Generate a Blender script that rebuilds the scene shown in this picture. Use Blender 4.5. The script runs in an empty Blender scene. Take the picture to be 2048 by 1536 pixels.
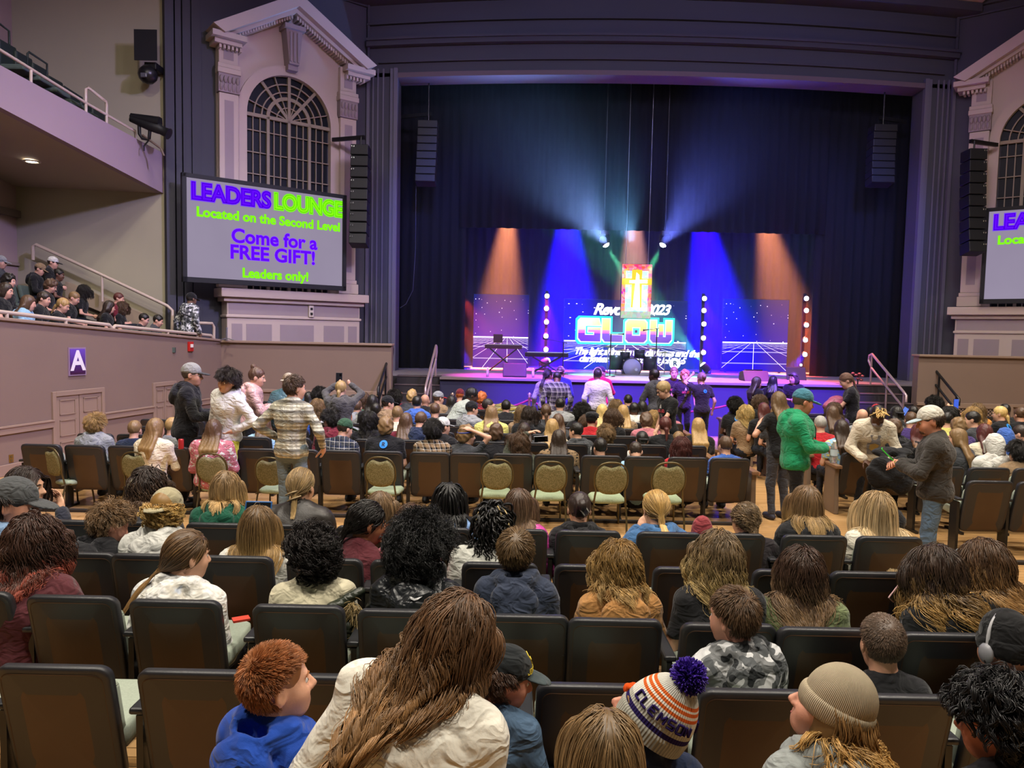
import bpy, math, random
import numpy as np
from mathutils import Vector, Matrix
SC = bpy.context.scene
COL = SC.collection
R = random.Random(7)
# ---------------------------------------------------------------- camera
FPX = 1479.0
PIT, ROL = math.radians(3.8), math.radians(1.16)
CAM = np.array([0, 0, 2.25])
cF = np.array([0, math.cos(PIT), -math.sin(PIT)])
_u0 = np.array([0, math.sin(PIT), math.cos(PIT)]); _r0 = np.array([1.0, 0, 0])
cR = _r0 * math.cos(ROL) + _u0 * math.sin(ROL)
cU = _u0 * math.cos(ROL) - _r0 * math.sin(ROL)
cd = bpy.data.cameras.new('camera'); cam = bpy.data.objects.new('camera', cd); COL.objects.link(cam)
cd.sensor_width = 36.0; cd.lens = FPX * 36 / 2048; cd.clip_start = 0.05; cd.clip_end = 200
cam.matrix_world = Matrix([[cR[i], cU[i], -cF[i], CAM[i]] for i in range(3)] + [[0, 0, 0, 1]])
SC.camera = cam
def ray(x, y): return cF + cR * (x - 1024) / FPX + cU * (768 - y) / FPX
def at(x, y, Y):
    d = ray(x, y); return CAM + d * (Y / d[1])
def atz(x, y, z):
    d = ray(x, y); return CAM + d * ((z - CAM[2]) / d[2])
# ---------------------------------------------------------------- world, exposure, sampling
SC.view_settings.view_transform = 'Standard'; SC.view_settings.look = 'None'
SC.view_settings.exposure = 0.0; SC.view_settings.gamma = 1.0; SC.view_settings.use_curve_mapping = False
wd = bpy.data.worlds.new('hall'); SC.world = wd; wd.use_nodes = True
wd.node_tree.nodes['Background'].inputs[0].default_value = (0.03, 0.026, 0.024, 1)
wd.node_tree.nodes['Background'].inputs[1].default_value = 1.0
cy = SC.cycles
cy.use_denoising = True; cy.max_bounces = 4; cy.diffuse_bounces = 2; cy.glossy_bounces = 2
cy.transmission_bounces = 3; cy.volume_bounces = 0; cy.transparent_max_bounces = 6
cy.caustics_reflective = False; cy.caustics_refractive = False
cy.sample_clamp_indirect = 4.0; cy.use_adaptive_sampling = True; cy.adaptive_threshold = 0.02
# ---------------------------------------------------------------- lights
def aim(o, loc, tgt):
    loc, tgt = Vector(loc), Vector(tgt); o.location = loc
    o.rotation_euler = (tgt - loc).to_track_quat('-Z', 'Y').to_euler()
def lamp(name, kind, loc, tgt, col, W, size=0.3, ang=40, blend=0.4):
    l = bpy.data.lights.new(name, kind); o = bpy.data.objects.new(name, l); COL.objects.link(o)
    l.color = col; l.energy = W
    if kind == 'AREA': l.shape = 'DISK'; l.size = size
    else: l.shadow_soft_size = size
    if kind == 'SPOT': l.spot_size = math.radians(ang); l.spot_blend = blend
    aim(o, loc, tgt); return o
WARM = (1.0, 0.91, 0.78)
for i, (x, y, w) in enumerate([(-5.5, 2, 475), (0, 1, 513), (5.5, 2, 475), (-5.0, 7.5, 408), (0.5, 7, 446), (6, 7.5, 446), (11, 7, 323),
                               (-4.2, 12.5, 209), (2, 12.5, 199), (8.5, 12.5, 218)]):
    lamp('house_downlight', 'AREA', (x, y, 11.0), (x, y + 0.6, 0), WARM, w * 1.0, 0.55).data.spread = math.radians(90 if y > 10 else 165)
# unseen spots added to give the house walls and header their purple tint
lamp('added_wall_wash', 'SPOT', (5.0, 6.0, 10.5), (-6.8, 13.0, 2.6), (0.5, 0.45, 1.0), 7000, 0.3, 62, 0.9)
lamp('added_wall_wash', 'SPOT', (2.0, 8.0, 10.8), (-5.6, 17.5, 8.2), (0.78, 0.5, 1.0), 900, 0.3, 62, 0.9)
lamp('added_wall_wash', 'SPOT', (3.0, 8.0, 10.8), (13.5, 17.5, 6.5), (0.85, 0.58, 0.85), 700, 0.3, 60, 0.9)
lamp('added_wall_wash', 'SPOT', (3.6, 7.0, 10.8), (3.6, 19.0, 9.0), (0.55, 0.5, 1.0), 2600, 0.3, 80, 0.9)
for x_ in (1.0, 3.6, 6.2): lamp('unseen_front_wash', 'SPOT', (x_, 9.0, 10.8), (x_, 17.0, 0.5), (0.16, 0.02, 1.0), 60000, 0.15, 20, 1.0)
for x_ in (-0.2, 3.67, 7.5): lamp('unseen_front_wash', 'SPOT', (x_, 8.0, 10.6), (x_, 21.0, 4.0), (0.10, 0.16, 1.0), 9000, 0.3, 34, 0.8)  # unseen spots added to lift the black stage curtains to navy
for x_ in (0.2, 3.67, 7.2): lamp('added_backcloth_fill', 'SPOT', (x_, 21.6, 7.6), (x_, 24.2, 2.6), (0.10, 0.05, 1.0), 700, 0.2, 90, 0.9)  # added fill spots that turn the backcloth area blue
# stage beams
OR, PK, BL, GR, CY = (1.0, 0.30, 0.12), (1.0, 0.42, 0.36), (0.01, 0.0, 1.0), (0.16, 1.0, 0.5), (0.2, 0.9, 1.0)
def beam(a, b, col, W, ang, blend=0.6, size=0.08, Y=22.3, Y2=None):
    return lamp('stage_spot', 'SPOT', at(a[0], a[1], Y), at(b[0], b[1], Y if Y2 is None else Y2), col, W, size, ang, blend)
beam((1022, 372), (1000, 640), OR, 44000, 28, 0.75)
beam((1516, 376), (1570, 640), OR, 36000, 30, 0.75)
beam((1268, 372), (1268, 640), PK, 36000, 24, 0.6)
beam((1134, 372), (1136, 640), BL, 150000, 34, 0.75)
beam((1397, 376), (1432, 640), BL, 150000, 34, 0.75)
beam((1213, 490), (960, 110), (0.2, 0.36, 0.85), 6500, 62, 1.0, 0.05, 20.2, 17.4)
beam((1324, 490), (1560, 150), (0.13, 0.18, 0.95), 5500, 62, 1.0, 0.05, 20.2, 17.6)
beam((1268, 486), (1180, 300), (0.16, 0.45, 0.85), 2600, 75, 1.0, 0.05, 20.2, 18.5)
RD, MG, VI = (1.0, 0.06, 0.03), (1.0, 0.05, 0.75), (0.35, 0.02, 1.0)
for a, b, c, w in [((922, 590), (965, 660), RD, 110), ((921, 640), (960, 720), RD, 90), ((920, 690), (945, 760), BL, 240),
                   ((1093, 592), (1100, 720), MG, 150), ((1093, 650), (1085, 760), MG, 120), ((1092, 690), (1092, 780), VI, 160),
                   ((1409, 600), (1440, 690), VI, 110), ((1408, 660), (1430, 760), VI, 130), ((1612, 600), (1616, 700), RD, 120),
                   ((1612, 650), (1622, 760), RD, 110), ((1610, 705), (1570, 760), BL, 260)]:
    beam(a, b, c, w * 15, 42, 0.7, 0.05, 21.2)
# colour pools on the stage floor
for px, c, w in [(1000, MG, 420), (1160, (1, .15, .5), 260), (1290, (0.7, 0.8, 1), 330), (1420, (1, .35, .6), 420), (1560, MG, 380), (1660, (1, .2, .2), 260)]:
    p = at(px, 752, 18.4); lamp('stage_pool', 'SPOT', (p[0], 18.6, 8.9), (p[0], 18.0, 1.25), c, w * 34, 0.1, 22, 0.8)
# ================================================================ helpers
def s2l(c):
    if isinstance(c, str):
        c = [int(c[i:i + 2], 16) / 255 for i in (0, 2, 4)]
        return tuple(x / 12.92 if x <= 0.04045 else ((x + 0.055) / 1.055) ** 2.4 for x in c)
    return tuple(c)
def clear(nt): nt.nodes.clear(); return nt
class NT:
    """tiny node helper"""
    def __init__(s, name):
        s.m = bpy.data.materials.new(name); s.m.use_nodes = True; s.t = s.m.node_tree; s.t.nodes.clear()
        s.out = s.t.nodes.new('ShaderNodeOutputMaterial')
    def n(s, typ, **kw):
        nd = s.t.nodes.new('ShaderNode' + typ)
        for k, v in kw.items():
            if k.startswith('i_'):
                key = k[2:]; key = int(key) if key.isdigit() else key.replace('_', ' ')
                s.set(nd, key, v)
            else: setattr(nd, k, v)
        return nd
    def set(s, nd, key, v):
        if isinstance(v, bpy.types.NodeSocket): s.t.links.new(v, nd.inputs[key])
        else: nd.inputs[key].default_value = v
    def math(s, op, a, b=0.0, c=None):
        nd = s.n('Math', operation=op); s.set(nd, 0, a); s.set(nd, 1, b)
        if c is not None: s.set(nd, 2, c)
        return nd.outputs[0]
    def mix(s, f, a, b, blend='MIX'):
        nd = s.n('MixRGB', blend_type=blend); s.set(nd, 0, f)
        for k, v in ((1, a), (2, b)): s.set(nd, k, v if isinstance(v, bpy.types.NodeSocket) else (*s2l(v)[:3], 1))
        return nd.outputs[0]
    def ramp(s, f, stops, interp='LINEAR'):
        nd = s.n('ValToRGB'); s.set(nd, 0, f); e = nd.color_ramp; e.interpolation = interp
        while len(e.elements) < len(stops): e.elements.new(0.5)
        for k, (p, c) in enumerate(stops): e.elements[k].position = p; e.elements[k].color = (*s2l(c)[:3], 1)
        return nd.outputs[0]
    def coord(s, kind='Object'): return s.n('TexCoord').outputs[kind]
    def noise(s, scale, vec=None, detail=3, rough=0.55):
        nd = s.n('TexNoise'); nd.inputs['Scale'].default_value = scale; nd.inputs['Detail'].default_value = detail; nd.inputs['Roughness'].default_value = rough
        s.t.links.new(vec if vec is not None else s.coord(), nd.inputs['Vector']); return nd.outputs['Fac']
    def map(s, scale=(1, 1, 1), rot=(0, 0, 0), vec=None):
        nd = s.n('Mapping'); nd.inputs['Scale'].default_value = scale; nd.inputs['Rotation'].default_value = rot
        s.t.links.new(vec if vec is not None else s.coord(), nd.inputs['Vector']); return nd.outputs[0]
    def bsdf(s, col, rough=0.6, spec=0.4, metal=0.0, bump=None, bstr=0.3, bdist=0.01, em=None, ems=0.0, sheen=0.0, trans=0.0, alpha=None):
        b = s.n('BsdfPrincipled')
        s.set(b, 'Base Color', col if isinstance(col, bpy.types.NodeSocket) else (*s2l(col)[:3], 1))
        s.set(b, 'Roughness', rough); s.set(b, 'Specular IOR Level', spec); s.set(b, 'Metallic', metal)
        if sheen: s.set(b, 'Sheen Weight', sheen)
        if trans: s.set(b, 'Transmission Weight', trans)
        if bump is not None:
            bn = s.n('Bump'); s.set(bn, 'Height', bump); s.set(bn, 'Strength', bstr); s.set(bn, 'Distance', bdist); s.t.links.new(bn.outputs[0], b.inputs['Normal'])
        if em is not None:
            s.set(b, 'Emission Color', em if isinstance(em, bpy.types.NodeSocket) else (*s2l(em)[:3], 1)); s.set(b, 'Emission Strength', ems)
        s.t.links.new(b.outputs[0], s.out.inputs['Surface']); return s.m
    def emit(s, col, st):
        e = s.n('Emission'); s.set(e, 0, col if isinstance(col, bpy.types.NodeSocket) else (*s2l(col)[:3], 1)); s.set(e, 1, st)
        s.t.links.new(e.outputs[0], s.out.inputs['Surface']); return s.m
_mc = {}
def M(col, rough=0.6, spec=0.4, metal=0.0, bump=None, var=None, name=None, ems=0.0):
    """cached simple procedural material: colour hex, optional bump=(scale,strength), var=(scale,amount)"""
    k = (col, rough, spec, metal, bump, var, ems)
    if k in _mc: return _mc[k]
    n = NT(name or 'paint_' + str(col)); c = s2l(col)
    if var:
        f = n.noise(var[0]); a = tuple(x * (1 - var[1]) for x in c); b = tuple(min(1, x * (1 + var[1])) for x in c)
        c = n.mix(f, a, b)
    m = n.bsdf(c, rough, spec, metal, n.noise(bump[0], detail=2) if bump else None, bump[1] if bump else 0, em=col if ems else None, ems=ems)
    _mc[k] = m; return m
def EM(col, st):
    k = ('em', col, st)
    if k not in _mc: _mc[k] = NT('glow_' + str(col)).emit(col, st)
    return _mc[k]
def tag(o, label=None, cat=None, group=None, kind=None):
    for k, v in (('label', label), ('category', cat), ('group', group), ('kind', kind)):
        if v: o[k] = v
    return o
def thing(name, label, cat, loc=(0, 0, 0), group=None, rz=0.0):
    o = bpy.data.objects.new(name, None); COL.objects.link(o); o.empty_display_size = 0.1
    o.location = loc; o.rotation_euler = (0, 0, rz); return tag(o, label, cat, group)
def hollow(name, loc=(0, 0, 0)):
    o = bpy.data.objects.new(name, None); COL.objects.link(o); o.location = loc; o['kind'] = 'structure'; return o
def rootloc(o):
    v = np.zeros(3)
    while o is not None: v = v + np.array(o.location); o = o.parent
    return v
def mkmesh(name, V, F, mat=None, parent=None, smooth=False, attrs=None):
    """V (n,3) array, F list/array of faces (all quads or all tris if array)"""
    me = bpy.data.meshes.new(name); V = np.asarray(V, dtype=np.float32)
    if isinstance(F, np.ndarray):
        nf, k = F.shape
        me.vertices.add(len(V)); me.vertices.foreach_set('co', V.ravel())
        me.loops.add(nf * k); me.loops.foreach_set('vertex_index', F.astype(np.int32).ravel())
        me.polygons.add(nf); me.polygons.foreach_set('loop_start', np.arange(0, nf * k, k, dtype=np.int32))
        me.update(calc_edges=True)
    else:
        me.from_pydata(V.tolist(), [], F); me.update()
    if smooth is True: me.polygons.foreach_set('use_smooth', np.ones(len(me.polygons), dtype=bool))
    elif smooth is not False and len(smooth) == len(me.polygons): me.polygons.foreach_set('use_smooth', np.array(smooth, dtype=bool))
    if attrs:
        for k, a in attrs.items():
            at_ = me.attributes.new(k, 'FLOAT', 'POINT'); at_.data.foreach_set('value', np.asarray(a, dtype=np.float32))
    if mat is not None:
        for m in (mat if isinstance(mat, (list, tuple)) else [mat]): me.materials.append(m)
    o = bpy.data.objects.new(name, me); COL.objects.link(o)
    if parent is not None: o.parent = parent
    return o
class MB:
    """collects shapes, builds ONE mesh object"""
    def __init__(s, xf=None): s.V = []; s.F = []; s.S = []; s.xf = xf
    def add(s, V, F, smooth=False):
        b = len(s.V); V = np.asarray(V, float)
        flip = False
        if s.xf is not None:
            V = V @ s.xf[:3, :3].T + s.xf[:3, 3]; flip = np.linalg.det(s.xf[:3, :3]) < 0
        s.V.extend(V.tolist())
        for f in F:
            f = [b + i for i in f]; s.F.append(f[::-1] if flip else f); s.S.append(smooth)
        return s
    def box(s, x0, x1, y0, y1, z0, z1):
        V = [(x, y, z) for x in (x0, x1) for y in (y0, y1) for z in (z0, z1)]
        return s.add(V, [(0, 1, 3, 2), (4, 6, 7, 5), (0, 4, 5, 1), (2, 3, 7, 6), (0, 2, 6, 4), (1, 5, 7, 3)])
    def obox(s, c, size, R3=None):
        a, b, d = [x / 2 for x in size]
        V = np.array([(x, y, z) for x in (-a, a) for y in (-b, b) for z in (-d, d)])
        if R3 is not None: V = V @ np.asarray(R3).T
        return s.add(V + np.asarray(c), [(0, 1, 3, 2), (4, 6, 7, 5), (0, 4, 5, 1), (2, 3, 7, 6), (0, 2, 6, 4), (1, 5, 7, 3)])
    def prism(s, poly, a0, a1, axis=1):
        """poly of 2D points extruded along axis; axis=1: points are (x,z); axis=2: (x,y); axis=0: (y,z)"""
        n = len(poly); V = []
        for a in (a0, a1):
            for p in poly:
                V.append((p[0], a, p[1]) if axis == 1 else ((p[0], p[1], a) if axis == 2 else (a, p[0], p[1])))
        F = [list(range(n)), list(range(2 * n - 1, n - 1, -1))] + [(i, i + n, (i + 1) % n + n, (i + 1) % n) for i in range(n)]
        return s.add(V, F)
    def sweep(s, pts, r, n=8, closed=False, caps=True, flat=1.0):
        """tube along pts; r scalar or list"""
        P = np.asarray(pts, float); m = len(P); rr = np.full(m, r) if np.isscalar(r) else np.asarray(r, float)
        T = np.gradient(P, axis=0) if not closed else np.roll(P, -1, 0) - np.roll(P, 1, 0)
        T /= np.linalg.norm(T, axis=1)[:, None] + 1e-9
        up = np.array([0, 0, 1.0]) if abs(T[0][2]) < 0.9 else np.array([1.0, 0, 0])
        V = []; N = None
        for i in range(m):
            if N is None: N = np.cross(T[i], up)
            N = N - T[i] * (N @ T[i]); N /= np.linalg.norm(N) + 1e-9; B = np.cross(T[i], N)
            for k in range(n):
                a = 2 * math.pi * k / n; V.append(P[i] + rr[i] * (N * math.cos(a) + B * math.sin(a) * flat))
        F = [(i * n + k, i * n + (k + 1) % n, ((i + 1) % m) * n + (k + 1) % n, ((i + 1) % m) * n + k) for i in range(m if closed else m - 1) for k in range(n)]
        s.add(V, F, n > 4)
        if caps and not closed:
            s.add(V[:n], [list(range(n))[::-1]]); s.add(V[-n:], [list(range(n))])
        return s
    def cyl(s, p0, p1, r0, r1=None, n=12): return s.sweep([p0, p1], [r0, r0 if r1 is None else r1], n)
    def lathe(s, prof, c=(0, 0, 0), n=16, axis=2):
        V = []; c = np.asarray(c, float)
        for r, h in prof:
            for k in range(n):
                a = 2 * math.pi * k / n; x, y = r * math.cos(a), r * math.sin(a)
                V.append(c + (np.array((x, y, h)) if axis == 2 else np.array((x, h, y)) if axis == 1 else np.array((h, x, y))))
        F = [(i * n + k, i * n + (k + 1) % n, (i + 1) * n + (k + 1) % n, (i + 1) * n + k) for i in range(len(prof) - 1) for k in range(n)]
        if axis == 1: F = [f[::-1] for f in F]
        return s.add(V, F, True)
    def ball(s, c, r, n=12):
        r = np.array([r, r, r]) if np.isscalar(r) else np.asarray(r); m = n // 2
        V = [np.asarray(c) + r * (math.sin(math.pi * i / m) * math.cos(2 * math.pi * k / n), math.sin(math.pi * i / m) * math.sin(2 * math.pi * k / n), math.cos(math.pi * i / m)) for i in range(m + 1) for k in range(n)]
        return s.add(V, [(i * n + k, (i + 1) * n + k, (i + 1) * n + (k + 1) % n, i * n + (k + 1) % n) for i in range(m) for k in range(n)], True)
    def build(s, name, mat, parent=None, bevel=0.0):
        V = np.array(s.V)
        if parent is not None: V = V - rootloc(parent)
        o = mkmesh(name, V, s.F, mat, parent, smooth=s.S)
        if bevel:
            m = o.modifiers.new('b', 'BEVEL'); m.width = bevel; m.segments = 2; m.limit_method = 'ANGLE'
        return o
def text(name, body, size, M4, mat, parent=None, bold=0.0, ext=0.002, align='CENTER', space=1.0, outline=0.0, shear=0.0):
    c = bpy.data.curves.new(name, 'FONT'); c.body = body; c.size = size; c.align_x = align; c.align_y = 'CENTER'
    c.offset = bold; c.extrude = ext; c.space_character = space; c.shear = shear; c.resolution_u = 4
    if outline: c.fill_mode = 'NONE'; c.bevel_depth = outline; c.bevel_resolution = 1; c.extrude = 0
    c.materials.append(mat)
    t_ = bpy.data.objects.new('tmp', c); COL.objects.link(t_); dg = bpy.context.evaluated_depsgraph_get()
    me = bpy.data.meshes.new_from_object(t_.evaluated_get(dg)); bpy.data.objects.remove(t_); bpy.data.curves.remove(c)
    me.name = name; o = bpy.data.objects.new(name, me); COL.objects.link(o)
    if parent is not None: o.parent = parent; M4 = Matrix.Translation(Vector(-rootloc(parent))) @ M4
    o.matrix_local = M4; return o
def frame4(o, x, y, z): return Matrix([[x[i], y[i], z[i], o[i]] for i in range(3)] + [[0, 0, 0, 1]])
def arc(cx, cz, r, a0, a1, n): return [(cx + r * math.cos(math.radians(a0 + (a1 - a0) * i / n)), cz + r * math.sin(math.radians(a0 + (a1 - a0) * i / n))) for i in range(n + 1)]
# ================================================================ the hall
XC = 3.67                                    # centre line of the stage
def st(o): o['kind'] = 'structure'; return o
# floor: narrow maple strips running across the hall
nt = NT('maple_floor'); br = nt.n('TexBrick', offset=0.37)
nt.t.links.new(nt.map((1, 1, 1)), br.inputs['Vector'])
for k, v in (('Scale', 1.0), ('Mortar Size', 0.004), ('Brick Width', 1.7), ('Row Height', 0.085), ('Bias', 0.0)): br.inputs[k].default_value = v
br.inputs['Color1'].default_value = (*s2l('cda574'), 1); br.inputs['Color2'].default_value = (*s2l('b48a58'), 1); br.inputs['Mortar'].default_value = (*s2l('4d3216'), 1)
gr = nt.noise(6.0, nt.map((1.5, 40, 1)), 4)
WOOD_FLOOR = nt.bsdf(nt.mix(nt.math('MULTIPLY', gr, 0.5), br.outputs[0], '9a7444'), 0.28, 0.5)
st(MB().box(-11, 17, -3, 17.0, -0.1, 0).build('floor', WOOD_FLOOR))
PINK = M('7e6a60', 0.75, 0.25, bump=(60, 0.05), var=(1.2, 0.06), name='wall_paint')
PINK2 = M('8e786a', 0.7, 0.25, var=(2, 0.04), name='trim_paint')
BEIGE = M('a39c86', 0.85, 0.2, bump=(80, 0.05), var=(0.6, 0.05), name='upper_wall_paint')
SLATE = M('474750', 0.8, 0.2, bump=(70, 0.04), var=(0.7, 0.06), name='slate_paint')
SLATE2 = M('42424b', 0.75, 0.25, name='slate_trim_paint')
STONE = M('b9a8a0', 0.7, 0.25, bump=(50, 0.05), var=(1.5, 0.05), name='surround_paint')
STONE2 = M('94858a', 0.75, 0.25, var=(2, 0.06), name='inset_paint')
RAILP = M('b8a698', 0.4, 0.5, name='rail_enamel')
BLACK = M('0c0c0e', 0.55, 0.4, name='black_enamel'); BLKM = M('141416', 0.35, 0.5, name='black_metal')
STEEL = M('a8a8ad', 0.3, 0.5, 0.9, name='steel')
# ---- left side box front
LA, LB = np.array([-6.5, 16.5]), np.array([-7.5, 10.97])
ld = (LB - LA) / np.linalg.norm(LB - LA); ln = np.array([-ld[1], ld[0]])       # along (towards camera), into the hall
if ln[0] < 0: ln = -ln
def Lp(s, h, z): q = LA + ld * s + ln * h; return (q[0], q[1], z)
def lxf(): return np.array([[ld[0], ln[0], 0, LA[0]], [ld[1], ln[1], 0, LA[1]], [0, 0, 1, 0], [0, 0, 0, 1.0]])
ltop = lambda s: 1.97 + 0.0590 * s
LEN = 11.0
w = MB(lxf()); w.prism([(0, 0), (LEN, 0), (LEN, ltop(LEN)), (0, ltop(0))], -0.22, 0.0); st(w.build('wall_left', PINK))
w = MB(lxf()); w.prism([(-0.02, ltop(0)), (LEN, ltop(LEN)), (LEN, ltop(LEN) + 0.05), (-0.02, ltop(0) + 0.05)], -0.26, 0.04)
st(w.build('trim_1', PINK2, bevel=0.012))
def lseg(x, y):      # s on the box front under pixel
    d = ray(x, y); P0 = np.array([LA[0], LA[1], 0]); n3 = np.array([ln[0], ln[1], 0]); q = CAM + d * ((P0 - CAM) @ n3 / (d @ n3)); return (q[:2] - LA) @ ld, q[2]
doors = [(lseg(201, 785)[0], lseg(109, 793)[0]), (lseg(346, 766)[0], lseg(310, 770)[0] + 0.02)]
rails = [(0, doors[1][0] - 0.05), (doors[1][1] + 0.05, doors[0][0] - 0.05), (doors[0][1] + 0.05, LEN)]
for k, (a, b) in enumerate(rails):
    w = MB(lxf()); w.box(a, b, 0, 0.035, 0.62, 0.74); w.box(a, b, 0, 0.05, 0.715, 0.745); st(w.build('trim_%d' % (k + 2), PINK2, bevel=0.006))
    w = MB(lxf()); w.box(a, b, 0, 0.03, 0, 0.17); st(w.build('baseboard_left' if k == 0 else 'baseboard_left_%d' % k, PINK2, bevel=0.008))
for k, (a, b) in enumerate(doors):
    root = hollow('door_%d' % (k + 1), Lp((a + b) / 2, 0, 0)); zt = 1.11 + 0.0 * k
    f = MB(lxf()); f.box(a - 0.07, a, -0.02, 0.035, 0, zt + 0.08); f.box(b, b + 0.07, -0.02, 0.035, 0, zt + 0.08); f.box(a, b, -0.02, 0.035, zt, zt + 0.08); f.build('door_frame', PINK2, root, 0.006)
    m = (a + b) / 2
    for a0, b0 in ((a, m - 0.006), (m + 0.006, b)):
        l = MB(lxf()); l.box(a0 + 0.005, b0, -0.02, 0.012, 0.01, zt); ww = b0 - a0
        for z0, z1 in ((0.08, 0.36), (0.45, 0.72), (0.80, 1.05)):
            for q in ((a0 + .16 * ww, b0 - .16 * ww, z0, z0 + .02), (a0 + .16 * ww, b0 - .16 * ww, z1 - .02, z1), (a0 + .16 * ww, a0 + .2 * ww, z0, z1), (b0 - .2 * ww, b0 - .16 * ww, z0, z1)):
                l.box(q[0], q[1], 0.012, 0.024, q[2], q[3])
        d = l.build('door_leaf', PINK2, root)
        h = MB(lxf())
        hs = b0 if a0 == a else a0
        if k == 0: h.box(b - 0.02, b + 0.01, 0.01, 0.04, .25, .33) if a0 != a else h.box(a - .01, a + .02, .01, .04, .25, .33); h.build('hinge', M('6a5636', .4, .5, .8), d)
# sign with letter A
s0, z0 = lseg(153, 723)
t = thing('section_sign', 'purple square sign with a white letter A on the side wall', 'sign', Lp(s0, 0.01, z0))
w = MB(lxf()); w.box(s0 - .19, s0 + .19, 0, .02, z0 - .235, z0 + .235); w.build('frame', M('8d7690', .4, .4), t)
nt = NT('sign_purple'); sep = nt.n('SeparateXYZ'); nt.t.links.new(nt.coord('Generated'), sep.inputs[0])
SIGN = nt.bsdf(nt.ramp(sep.outputs[2], [(0, '3a1230'), (0.45, '4f2a78'), (1, '6a48b8')]), 0.45)
w = MB(lxf()); w.box(s0 - .165, s0 + .165, .02, .026, z0 - .21, z0 + .21); w.build('panel', SIGN, t)
text('letter', 'A', 0.46, frame4(Lp(s0, .03, z0), (-ld[0], -ld[1], 0), (0, 0, 1), (ln[0], ln[1], 0)), M('e8e0ea', .5), t, bold=0.012)
s0, z0 = lseg(379, 693)
t = thing('fire_alarm', 'red fire alarm strobe near the end of the side wall', 'alarm', Lp(s0, 0, z0))
w = MB(lxf()); w.box(s0 - .075, s0 + .075, 0, .05, z0 - .1, z0 + .1); w.build('housing', M('b3201c', .4, .5), t, 0.01)
w = MB(lxf()); w.box(s0 - .03, s0 + .05, .05, .075, z0 - .02, z0 + .05); w.build('strobe_lens', M('e6dcd8', .2, .5), t, 0.008)
s0, z0 = lseg(22, 917)
t = thing('wall_outlet', 'small brass outlet plate low on the side wall', 'outlet', Lp(s0, 0, z0))
w = MB(lxf()); w.box(s0 - .04, s0 + .04, 0, .008, z0 - .06, z0 + .06); w.build('plate', M('9c7a3c', .35, .5, .7), t, 0.003)
w = MB(lxf()); w.box(s0 - .018, s0 + .018, .008, .013, z0 + .01, z0 + .045); w.box(s0 - .018, s0 + .018, .008, .013, z0 - .045, z0 - .01); w.build('socket', M('5f4a28', .5), t)
# pipe rails standing on the box front
def Lx(x, y, h=-0.1):
    s, z = lseg(x, y); return np.array(Lp(s, h, z))
def lrail(name, lab, x0, y0, x1, y1, posts, far=False):
    a, b = Lx(x0, y0), Lx(x1, y1); t = thing(name, lab, 'rail', tuple(a), 'pipe rails along the side box')
    bot = lambda p: ltop((np.array(p[:2]) - LA) @ ld) + 0.05
    pts = [a + (b - a) * k / 6 for k in range(7)] + [b + (b - a) / np.linalg.norm(b - a) * .06 - (0, 0, .05), [*(b + (b - a) / np.linalg.norm(b - a) * .08)[:2], bot(b)]]
    if far: e = (a - b) / np.linalg.norm(a - b); pts = [[*(a + e * .08)[:2], bot(a)], a + e * .06 - (0, 0, .05)] + pts
    MB().sweep(pts, 0.032, 8).build('rail_pipe', RAILP, t)
    for f in posts:
        p = a + (b - a) * f; MB().cyl(p, (p[0], p[1], bot(p)), 0.028).build('post', RAILP, t)
lrail('pipe_rail', 'long pipe rail on the side wall above the letter sign', -160, 603, 228, 650, (0.1, 0.4, 0.72))
lrail('pipe_rail', 'short pipe rail on the side wall above the fire alarm', 240, 652, 430, 671, (0.5,), True)
t = thing('rail_gate', 'upright pipe gate frame where the side wall meets the stage end', 'gate', tuple(Lx(405, 690)))
z1 = Lx(405, 646)[2]
MB().sweep([Lx(404, 676), [*Lx(404, 650)[:2], z1 - .08], [*Lx(406, 646)[:2], z1], [*Lx(432, 646)[:2], z1], [*Lx(436, 650)[:2], z1 - .08], Lx(436, 682)], 0.032, 8).build('gate_pipe', RAILP, t)
t = thing('floor_stand', 'small steel stand on the ledge by the corner', 'stand', tuple(at(453, 683, 16.35)))
p = at(453, 681, 16.35); q = at(453, 655, 16.35)
MB().cyl(p, q, 0.022).build('post', STEEL, t)
w = MB()
for a in range(3): w.cyl(p + (0, 0, .05), p + (.16 * math.cos(a * 2.1), .16 * math.sin(a * 2.1), .012), .012)
w.build('tripod_foot', STEEL, t)
# ---- frontal ends of the boxes, left and right, with grilles
GRILLE = NT('grille_paint'); v = GRILLE.map((1, 1, 1)); ck = GRILLE.n('TexChecker'); ck.inputs['Scale'].default_value = 26; GRILLE.t.links.new(v, ck.inputs[0])
GRILLE = GRILLE.bsdf(GRILLE.mix(ck.outputs['Fac'], '2a201c', '8a7468'), 0.7)
def frontwall(name, x0, x1, sgn, k):
    st(MB().box(x0, x1, 16.5, 16.72, 0, 1.95).build(name, PINK)); st(MB().box(x0 - .02, x1 + .02, 16.44, 16.78, 1.95, 2.0).build('trim_%d' % k, PINK2, bevel=.01))
    st(MB().box(x0, x1, 16.46, 16.5, .86, .93).build('trim_%d' % (k + 1), PINK2, bevel=.01))
XR0 = at(1838, 712, 16.5)[0]
frontwall('wall_front_left', -6.5, -2.7, 1, 10); frontwall('wall_front_right', XR0, 17.0, -1, 12)
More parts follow.
